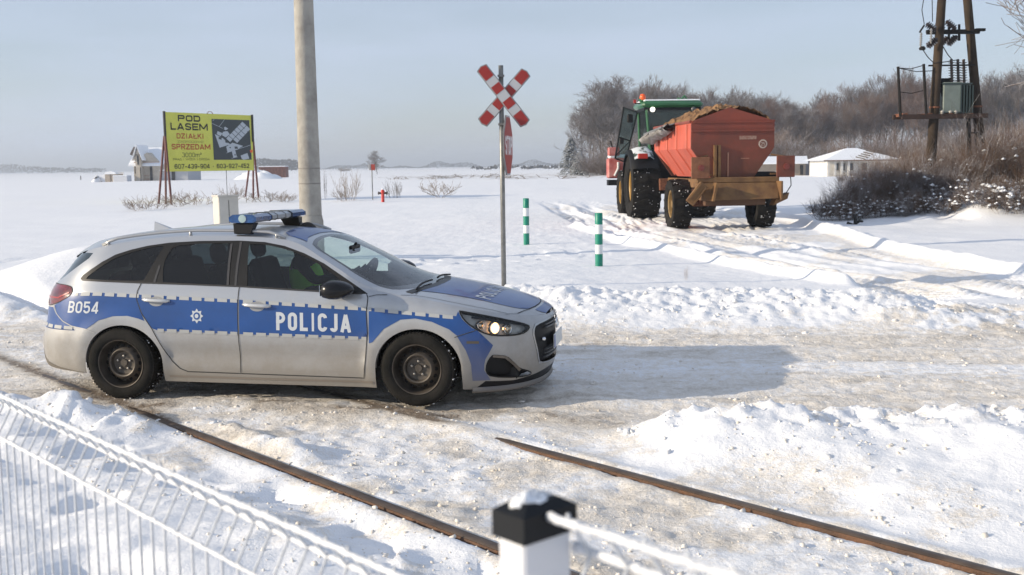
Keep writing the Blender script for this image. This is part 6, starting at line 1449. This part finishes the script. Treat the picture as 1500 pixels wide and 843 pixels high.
MB().hull8([(1.05, yr-.5, .70), (1.45, yr-.5, .88), (1.45, yr-.1, .88), (1.05, yr-.1, .70)], [(1.12, yr-.5, .86), (1.50, yr-.5, 1.05), (1.50, yr-.1, 1.05), (1.12, yr-.1, .86)]).build('side_wing', TANM, spd)
for x in (-.45, .45): MB().box((x, 1.6, 1.30), (.16, 6.2, .26)).build('chassis_rail', TANM, spd)
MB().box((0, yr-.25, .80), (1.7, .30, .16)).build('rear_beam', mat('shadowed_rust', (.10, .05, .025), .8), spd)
MB().tube([(-1.2, 0, .72), (1.2, 0, .72)], .09, 10).build('axle', RUST, spd); MB().box((0, 0, 1.0), (1.3, .4, .5)).build('axle_mount', RUST, spd)
MB().hull8([(-.5, 4.3, 1.05), (.5, 4.3, 1.05), (.08, 6.0, .75), (-.08, 6.0, .75)], [(-.5, 4.3, 1.25), (.5, 4.3, 1.25), (.08, 6.0, .9), (-.08, 6.0, .9)]).build('drawbar', RUST, spd)
OCH = mat('ochre_rim', (.22, .14, .05), .6, var=.25, vscale=5)
for sg in (-1, 1): farm_wheel(spd, sg*1.24, 0, .745, .60, .40, sg, OCH, 18)
# tarp hose heap on the chassis at the right
MB().box((1.0, yr+.7, 1.55), (.7, 1.2, .18), bev=.05).build('rubber_flap', BLACK, spd)

# ------------------------------------------------------------------ tractor
TO = Vector((5.70, 39.2, .05)); trc = empty('tractor', TO, math.radians(2.6), 'green tractor with its glass door swung open, standing in front of the spreader', 'tractor')
GR = mat('tractor_green', (.016, .11, .035), .4, coat=.3, var=.15, vscale=3); YR = mat('wheel_yellow', (.30, .17, .03), .5, var=.1, vscale=4)
for sg in (-1, 1):
    farm_wheel(trc, sg*1.0, 0, 1.16, 1.08, .58, sg, YR, 20); farm_wheel(trc, sg*1.12, 3.3, .86, .50, .44, sg, YR, 18)
    fd = MB(); V = []; n_ = 16
    for i in range(n_+1):
        a = math.radians(152-140*i/n_); 
        for xx, rr_ in ((.60, 1.22), (1.25, 1.24), (1.54, 1.20), (1.56, 1.06)): V.append((sg*xx, rr_*1.04*math.cos(a), 1.15+rr_*1.04*math.sin(a)))
    Fq = [(i*4+k, i*4+k+1, i*4+k+5, i*4+k+4) for i in range(n_) for k in range(3)]; fd.add(V, Fq if sg > 0 else [f[::-1] for f in Fq]); fo = fd.build('mudguard', BLACK, trc, True)
    sn = MB(); V = []
    for i in range(2, n_-3):
        a = math.radians(152-140*i/n_); k = random.Random(i).uniform(.0, .07)
        for xx, rr_ in ((.74, 1.24), (.9, 1.29+k), (1.25, 1.28+k*.7), (1.42, 1.23)): V.append((sg*xx, rr_*1.04*math.cos(a), 1.15+rr_*1.04*math.sin(a)))
    m2 = len(V)//4; Fq = [(i*4+k, i*4+k+1, i*4+k+5, i*4+k+4) for i in range(m2-1) for k in range(3)]; sn.add(V, Fq if sg > 0 else [f[::-1] for f in Fq]); sn.build('snow_layer', mat('patchy_snow', (.66, .68, .70), .7, col2=(.03, .05, .035), vscale=3.5, lo=.50, hi=.60), fo, True)
    q = MB(); q.box((sg*1.15, -1.02, 2.18), (.34, .12, .18), bev=.02); q.build('tail_lamp', mat('lamp_red', (.42, .03, .02), .35), fo)
# cab: posts, roof, glass
RFt = MB(); RFt.box((0, .55, 3.98), (2.16, 2.1, .24), bev=.09); RFt.build('cab_roof', GR, trc, True, 30); MB().box((0, .55, 3.82), (2.0, 1.95, .12)).build('roof_lining', BLACK, trc)
MB().box((0, .55, 4.12), (2.0, 1.9, .07), bev=.03).build('snow_layer', SNOW, trc)
MB().box((0, .65, 1.75), (1.45, 2.0, 1.1)).build('cab_floor', BLACK, trc)
for x, y in ((-1, -.42), (1, -.42), (-1, 1.45), (1, 1.45)): MB().tube([(x*.78 if y < 0 else x*.84, y, 2.2), (x*.92, y*.95, 3.8)], .05, 6).build('cab_post', GR, trc)
TG = glassmat('cab_glass', (.42, .52, .50), .1, opac=.04)
MB().add([(-.74, -.45, 2.35), (.74, -.45, 2.35), (.88, -.43, 3.78), (-.88, -.43, 3.78)], [(0, 1, 2, 3)]).build('rear_window', TG, trc)
MB().add([(.86, -.40, 2.2), (.90, 1.45, 2.2), (.96, 1.40, 3.78), (.93, -.40, 3.78)], [(0, 1, 2, 3)]).build('side_window', TG, trc)
MB().add([(-.84, 1.5, 2.3), (.84, 1.5, 2.3), (.9, 1.42, 3.78), (-.9, 1.42, 3.78)], [(0, 1, 2, 3)]).build('windscreen', TG, trc)
for x in (-.72, .72): 
    MB().lathe([(.085, 0), (.08, .05), (0, .06)], 14, Matrix.Translation((x, -.50, 3.80))@Matrix.Rotation(math.pi/2, 4, 'X')).build('work_lamp', mat('lit_work_lamp', (1, .95, .85), .3, emit=(1, .93, .8), estr=2.5) if x < 0 else mat('dark_lamp', (.08, .08, .08), .3), trc, True)
for x, y in ((-1.02, -.1), (.38, .2)):
    MB().tube([(x, y, 3.9), (x, y, 4.12)], .06, 8).build('beacon_stalk', GR, trc)
    MB().tube([(x-.05, y, 4.08), (x+.02, y, 4.20)], .10, 8).build('lamp_housing', GR, trc)
MB().lathe([(.11, 0), (.11, .12), (.08, .20), (0, .22)], 14, Matrix.Translation((-1.0, -.1, 4.15))).build('beacon', mat('orange_beacon', (.85, .12, .02), .3), trc, True)
MB().tube([(-1.25, .1, 4.05), (1.1, .1, 4.10)], .025, 6).build('lamp_bar', BLACK, trc); MB().box((-1.25, .1, 4.12), (.10, .06, .12)).build('side_lamp', mat('lamp_red', (.42, .03, .02), .35), trc)
MB().tube([(.38, .2, 4.12), (.55, .2, 4.30), (.66, .2, 4.12)], .05, 6).build('aerial_base', GR, trc)
# open door
D_ = [Vector((-1.93, .30, 2.12)), Vector((-1.50, .75, 1.98)), Vector((-.98, 1.2, 3.80)), Vector((-1.62, .30, 3.93))]
dr = MB().tube(D_+[D_[0]], .032, 6).build('door_frame', BLACK, trc); MB().add(D_, [(0, 1, 2, 3)]).build('door_glass', glassmat('door_glass', (.48, .64, .64), .1, opac=.20), dr)
MB().tube([D_[0].lerp(D_[3], .42), D_[1].lerp(D_[2], .42)], .022, 6).build('door_bar', BLACK, dr); MB().tube([D_[0].lerp(D_[3], .05), D_[1].lerp(D_[2], .42)], .018, 6).build('door_strut', BLACK, dr)
MB().box(D_[0].lerp(D_[3], .42)+Vector((.10, -.03, -.14)), (.15, .06, .22), bev=.02).build('door_latch', BLACK, dr); MB().box(D_[3]+Vector((.22, -.06, -.40)), (.20, .05, .30), bev=.03).build('door_mirror', BLACK, dr)
# bonnet, tank, steps, engine
MB().hull8([(-.42, 1.5, 1.4), (.42, 1.5, 1.4), (.38, 4.3, 1.4), (-.38, 4.3, 1.4)], [(-.45, 1.5, 2.65), (.45, 1.5, 2.65), (.36, 4.3, 2.35), (-.36, 4.3, 2.35)]).build('bonnet', GR, trc)
MB().box((-.98, 1.35, 1.45), (.50, 1.2, .95), bev=.08).build('fuel_tank', mat('frosted_tank', (.50, .47, .42), .8, col2=(.70, .69, .68), vscale=2), trc)
for z in (.75, 1.05): MB().box((-1.15, 1.5, z), (.40, .5, .05)).build('step', RUST, trc)
MB().tube([(-.95, 0, 1.16), (.95, 0, 1.16)], .16, 10).build('rear_axle', BLACK, trc); MB().tube([(-.95, 3.3, .86), (.95, 3.3, .86)], .12, 10).build('front_axle', BLACK, trc); MB().box((0, 1.9, 1.15), (.6, 4.2, .6)).build('transmission', BLACK, trc)
MB().box((-.15, -1.1, 1.2), (.9, .5, .4)).build('hitch', RUST, trc)
# red front implement, carried in front
fi = MB(); fi.box((-.05, 5.3, 1.75), (3.0, .55, .80), bev=.05); fo = fi.build('front_implement', mat('implement_red', (.36, .045, .035), .55, col2=(.50, .20, .18), vscale=2.2), trc)
MB().box((-.05, 5.3, 2.22), (2.9, .5, .16), bev=.05).build('snow_layer', SNOW, fo); MB().box((-.05, 5.2, 1.18), (3.0, .5, .22)).build('cutting_edge', BLACK, fo); MB().box((-1.30, 5.2, 2.42), (.44, .4, .34), bev=.03).build('upper_box', mat('implement_red', (0, 0, 0)), fo)
MB().tube([(-1.30, 4.97, 1.45), (-1.15, 4.97, 1.75), (-1.15, 4.97, 2.0)], .05, 6).build('white_hose', mat('pale_hose', (.6, .58, .56), .6), fo)
for x in (-.4, .4): MB().box((x, 4.7, 1.5), (.12, 1.0, .3)).build('carrier_arm', BLACK, fo)
MB().tube([(-1.35, 5.2, 2.55), (-1.42, 5.2, 2.85)], .03, 6).build('hand_lever', BLACK, fo)

# ------------------------------------------------------------------ transformer station on an A frame of two timber poles
WOOD = mat('pole_timber', (.062, .044, .030), .9, spec=.15, col2=(.032, .024, .018), vscale=1.4, bump=.5, bscale=9); Yt = 36.0
def T(px, py, dy=0): return P(px, py, Yt+dy)
tp_ = []
for (tx, bx, dy, lb) in ((1379.5, 1357.5, 0, 'left timber pole of the pair carrying the transformer'), (1417, 1446.5, .5, 'right timber pole of the pair carrying the transformer')):
    t0 = T(tx, 0, dy); b0 = T(bx, 322, dy); b0.z = -.2; d = (t0-b0); top_ = b0+d*1.35
    e = empty('timber_pole', (b0.x, b0.y, 0), 0, lb, 'pole'); n_ = 14
    MB().tube([b0+d*1.35*i/n_-Vector((b0.x, b0.y, 0)) for i in range(n_+1)], [.170-.045*i/n_ for i in range(n_+1)], 14).build('shaft', WOOD, e, True)
    for t in ((.53, .28) if tx > 1400 else (.53,)): 
        q = b0+d*t*1.0-Vector((b0.x, b0.y, 0)); MB().lathe([(.175, -.03), (.180, 0), (.175, .03)], 14, Matrix.Translation(q), False).build('steel_band', RUST, e)
    tp_.append(e)
DRUST = mat('dark_rust_beam', (.040, .022, .016), .85, var=.3, vscale=6); STL = mat('dark_weathered_steel', (.014, .012, .011), .8, spec=.2); PORC = mat('brown_porcelain', (.030, .018, .014), .25, coat=.4); TGN = mat('transformer_grey_green', (.16, .19, .165), .6, var=.12, vscale=4); TGD = mat('transformer_dark_green', (.025, .042, .040), .55)
st_ = empty('transformer', (T(1395, 171).x, Yt, 0), 0, 'grey green transformer with insulators on a steel platform between two timber poles', 'transformer')
o0 = Vector((T(1395, 171).x, Yt, 0)); q_ = lambda px, py, dy=0: T(px, py, dy)-o0
MB().box((q_(1318, 171)+q_(1443, 171))/2+Vector((0, -.18, 0)), ((q_(1443, 171)-q_(1318, 171)).length, .12, .15)).build('platform_beam', DRUST, st_); MB().box((q_(1318, 170)+q_(1443, 170))/2+Vector((0, .65, 0)), ((q_(1443, 171)-q_(1318, 171)).length, .12, .15)).build('platform_beam', DRUST, st_)
for px in (1320, 1356, 1385, 1415): MB().box(q_(px, 169, .25), (.10, .9, .10)).build('cross_bearer', RUST, st_)
for a, b2 in (((1315.5, 98), (1319, 171)), ((1353, 94), (1357, 171))): 
    MB().tube([q_(*a, -.15), q_(*b2, -.15)], .045, 6).build('handrail_post', STL, st_); MB().tube([q_(a[0], a[1], .62), q_(b2[0], b2[1], .62)], .035, 6).build('handrail_post', STL, st_)
for a, b2 in (((1315.5, 100), (1353, 96)), ((1315.5, 100), (1368, 104)), ((1318, 135), (1352, 133))): MB().tube([q_(*a, -.15), (q_(*a, -.15)+q_(*b2, -.15))/2-Vector((0, 0, .07)), q_(*b2, -.15)], .014, 5).build('rail_wire', STL, st_)
MB().box(q_(1390, 144, .15), (.60, .62, .98), bev=.02).build('tank', TGN, st_); 
for i in range(5): MB().box(q_(1403+i*4.2, 146, .1), (.045, .55, .90)).build('cooling_fin', TGD, st_)
MB().box(q_(1411, 147, .25), (.42, .35, .92), bev=.02).build('oil_box', TGD, st_)
MB().box(q_(1384, 120, .15), (.42, .22, .22), bev=.06).build('conservator', BLACK, st_)
MB().box(q_(1397, 124, .15), (.95, .66, .05)).build('tank_lid', TGD, st_)
for px in (1380, 1392, 1400): MB().lathe([(.05, 0), (.05, .10), (.07, .12), (0, .16)], 10, Matrix.Translation(q_(px, 169, -.15))).build('foot_insulator', mat('pale_porcelain', (.4, .38, .34), .4), st_, True)
def insul(p0, p1, r, n_, nm='insulator', par=None, m=PORC):
    d = p1-p0; L_ = d.length; M_ = Matrix.Translation(p0)@d.to_track_quat('Z', 'Y').to_matrix().to_4x4(); pf = [(r*.4, 0)]
    for i in range(n_):
        z = L_*(.08+.84*i/n_); dz = L_*.84/n_; pf += [(r*.42, z), (r, z+dz*.25), (r*.95, z+dz*.42), (r*.42, z+dz*.5)]
    pf += [(r*.45, L_*.93), (r*.5, L_*.95), (r*.4, L_), (0, L_)]; return MB().lathe(pf, 12, M_).build(nm, m, par, True, 40)
for px, dy in ((1394.5, 0), (1404, .2), (1412.5, .4)):
    insul(q_(px, 122, dy), q_(px-1, 87, dy), .105, 8, 'bushing_insulator', st_)
MB().tube([q_(1379, 123), q_(1382, 148), q_(1391, 152), q_(1402, 128), q_(1410, 124), q_(1416, 132), q_(1418, 160), q_(1421, 250), q_(1423, 330)], [.03]*5+[.06, .075, .075, .075], 8).build('cable_conduit', BLACK, st_, True)
MB().tube([q_(1381, 122), q_(1380, 135), q_(1388, 147), q_(1396, 130)], .02, 6).build('lead_wire', STL, st_); MB().tube([q_(1376, 124), q_(1380, 142), q_(1392, 150), q_(1398, 133)], .018, 6).build('lead_wire', STL, st_)
for px, py in ((1422, 195), (1425, 230)): MB().box(q_(px+4, py), (.3, .05, .04)).build('conduit_bracket', STL, st_)
# high voltage switch gear above
sg_ = empty('switch_gear', o0, 0, 'dark cross arm with slanted fuse insulators above the transformer', 'insulator bracket')
MB().box(q_(1396, 48, 0), (1.7, .10, .10)).build('cross_arm', STL, sg_); MB().box(q_(1396, 46, .5), (1.75, .10, .10)).build('cross_arm', STL, sg_)
for a, b2, dy in (((1357, 35), (1371, 45), -.3), ((1358, 69), (1373, 57), -.3), ((1386, 31), (1400, 43), -.1), ((1388, 66), (1402, 53), -.1), ((1371, 34), (1383, 46), .4), ((1376, 66), (1390, 55), .4)):
    insul(q_(*a, dy), q_(*b2, dy), .12, 5, 'fuse_insulator', sg_)
for px in (1390, 1405): MB().tube([q_(px, 36), q_(px, 60)], .04, 6).build('contact_bar', STL, sg_)
for px, t0 in ((1349.5, 48), (1364.5, 42)): insul(q_(px, t0, -.4), q_(px-1, t0+22, -.4), .055, 6, 'hanging_insulator', sg_, mat('grey_porcelain', (.25, .24, .23), .4))
MB().tube([q_(1347, 48, -.4), q_(1354, 37, -.4)], .03, 6).build('clamp', STL, sg_); MB().lathe([(.09, -.06), (.11, 0), (.06, .06)], 10, Matrix.Translation(q_(1351, 71, -.4)), True).build('clamp', STL, sg_)
wr = MB(); wr.tube([q_(1354, 36, -.4), q_(1350.5, 15, -.4), q_(1353, 0, -.4), q_(1357, -40, -.4)], .014, 5); wr.build('lead_wire', STL, sg_)
MB().tube([q_(1366, 32, -.4), q_(1365.5, 0, -.4), q_(1366, -40, -.4)], .014, 5).build('lead_wire', STL, sg_)
MB().tube([q_(1351, 72, -.4), q_(1359, 84, -.4), q_(1368, 93, -.3), q_(1392, 90, 0)], .016, 5).build('lead_wire', STL, sg_); MB().tube([q_(1380, 66, 0), q_(1388, 80, 0), q_(1394, 87, 0)], .016, 5).build('lead_wire', STL, sg_)
MB().tube([q_(1366, 94, 0), q_(1403, 88, .2)], .014, 5).build('lead_wire', STL, sg_); MB().box(q_(1436, 44, .3), (.30, .12, .09)).build('arm_end', STL, sg_); MB().box(q_(1394, 96, 0), (1.5, .06, .05)).build('lower_arm', STL, sg_)
# black stump in front of the thicket
g = G(1252, 330, .1); sm_ = empty('dark_stump', (g.x, g.y, 0), 0, 'short dark forked stump in the snow in front of the thicket', 'stump')
MB().tube([(0, 0, 0), (.02, 0, .25), (-.03, 0, .42)], [.06, .05, .03], 7).build('stem', mat('wet_black_wood', (.015, .014, .013), .8), sm_); MB().tube([(0, 0, .12), (.14, 0, .22), (.24, 0, .20)], [.04, .05, .03], 7).build('side_stub', mat('wet_black_wood', (0, 0, 0)), sm_); MB().tube([(-.02, 0, .1), (-.22, 0, .16)], [.03, .05], 7).build('side_stub', mat('wet_black_wood', (0, 0, 0)), sm_)

# ------------------------------------------------------------------ mesh fence in the foreground
W3 = Vector((RD[0], RD[1], 0)); N3 = Vector((RN[0], RN[1], 0))
FPt = P(783, 740, 1.08); FPt.z = 0
FROST = mat('frosted_wire', (.52, .54, .57), .5, var=.15, vscale=60); FROSTH = mat('frosted_top_wire', (.74, .75, .77), .6, bump=.5, bscale=120, var=.1, vscale=40)
fp = empty('fence_post', FPt, 0, 'white square fence post with a black cap and a clump of snow', 'post')
ax = Matrix((( W3.x, N3.x, 0), (W3.y, N3.y, 0), (0, 0, 1)))
def obox(c, d, bev=0): return MB().box(ax@Vector(c), d, R=ax, bev=bev)
obox((0, 0, .78), (.040, .066, 1.63), .003).build('shaft', mat('post_white', (.66, .66, .68), .45), fp)
CAPM = mat('black_cap_plastic', (.006, .007, .009), .5, spec=.25)
MB().hull8([ax@Vector(v) for v in ((-.024, -.037, 1.594), (.024, -.037, 1.594), (.024, .037, 1.594), (-.024, .037, 1.594))], [ax@Vector(v) for v in ((-.024, -.037, 1.621), (.024, -.037, 1.621), (.024, .037, 1.621), (-.024, .037, 1.621))]).build('cap', CAPM, fp)
MB().hull8([ax@Vector(v) for v in ((-.024, -.037, 1.621), (.024, -.037, 1.621), (.024, .037, 1.621), (-.024, .037, 1.621))], [ax@Vector(v) for v in ((-.012, -.022, 1.630), (.012, -.022, 1.630), (.012, .022, 1.630), (-.012, .022, 1.630))]).build('cap_top', CAPM, fp)
sb2 = MB(); rq = random.Random(4)
V = []
for i in range(8):
    for j in range(14):
        a = 2*math.pi*j/14; t = i/7; k = 1+.7*(rq.random()-.5); V.append(ax@Vector((.012*math.sin(t*math.pi*.55+.02)*math.cos(a)*k, -.004+.022*math.sin(t*math.pi*.55+.02)*math.sin(a)*k, 1.626+.010*math.cos(t*math.pi*.55)*(1+1.0*(rq.random()-.5)))))
sb2.add(V, [(i*14+j, i*14+(j+1) % 14, (i+1)*14+(j+1) % 14, (i+1)*14+j) for i in range(7) for j in range(14)]); sb2.build('snow_clump', SNOW, fp, True)
def panel(t0, t1, ztop_, label, bot=.25):
    e = empty('mesh_fence', FPt, 0, label, 'fence'); o = lambda t, away, z: W3*t+N3*away+Vector((0, 0, z))
    # fold of the top bead: top wire in plane, next wire pushed out towards the rails
    prof = [(-.002, ztop_+.008), (0, ztop_), (.030, ztop_-.040), (.0, ztop_-.095), (0, .62), (.045, .57), (0, .50), (0, bot)]
    t = t0; me = None
    vm = MB(); vm.tube([o(0, a, z) for a, z in prof], .0024, 6)
    first = vm.build('wire', FROST, e, True); n_ = int((t1-t0)/.05)
    first.location = W3*t0
    for i in range(1, n_+1):
        c_ = first.copy(); C.objects.link(c_); c_.location = W3*(t0+i*.05); c_.rotation_euler = (0, 0, 0)
    for nm, away, z, r, mm2 in (('top_wire', -.004, ztop_, .0045, FROSTH), ('bead_wire', .033, ztop_-.040, .0048, FROSTH), ('bead_wire', -.004, ztop_-.097, .0036, FROSTH), ('cross_wire', -.004, .62, .003, FROST), ('bead_wire', .049, .57, .003, FROST), ('cross_wire', -.004, .50, .003, FROST), ('cross_wire', -.004, bot+.03, .003, FROST)):
        rq = random.Random(int(z*100)); k = int((t1-t0)/.012); tb = MB()
        tb.tube([o(t0-.02+(t1-t0+.04)*i/k, away+rq.uniform(-.0008, .0008), z+rq.uniform(-.0008, .0012)) for i in range(k+1)], [r*rq.uniform(.8, 1.25) for i in range(k+1)], 6); tb.build(nm, mm2, e, True)
    return e
panel(.045, 3.0, 1.483, 'frosted white mesh fence panel left of the fence post')
panel(-2.0, -.045, 1.617, 'frosted white mesh fence panel right of the fence post')
# ------------------------------------------------------------------ air
hz_ = MB(); hz_.box((0, 0, 15), (14800, 14800, 40)); hb_ = hz_.build('haze', bpy.data.materials.new('haze_air')); hm_ = hb_.data.materials[0]; hm_.use_nodes = True; n = hm_.node_tree; n.nodes.clear()
o = n.nodes.new('ShaderNodeOutputMaterial'); pv = n.nodes.new('ShaderNodeVolumePrincipled'); pv.inputs['Density'].default_value = .0006; pv.inputs['Color'].default_value = (.80, .88, 1, 1); pv.inputs['Anisotropy'].default_value = .2; n.links.new(pv.outputs[0], o.inputs['Volume'])
tag(hb_, kind='stuff')
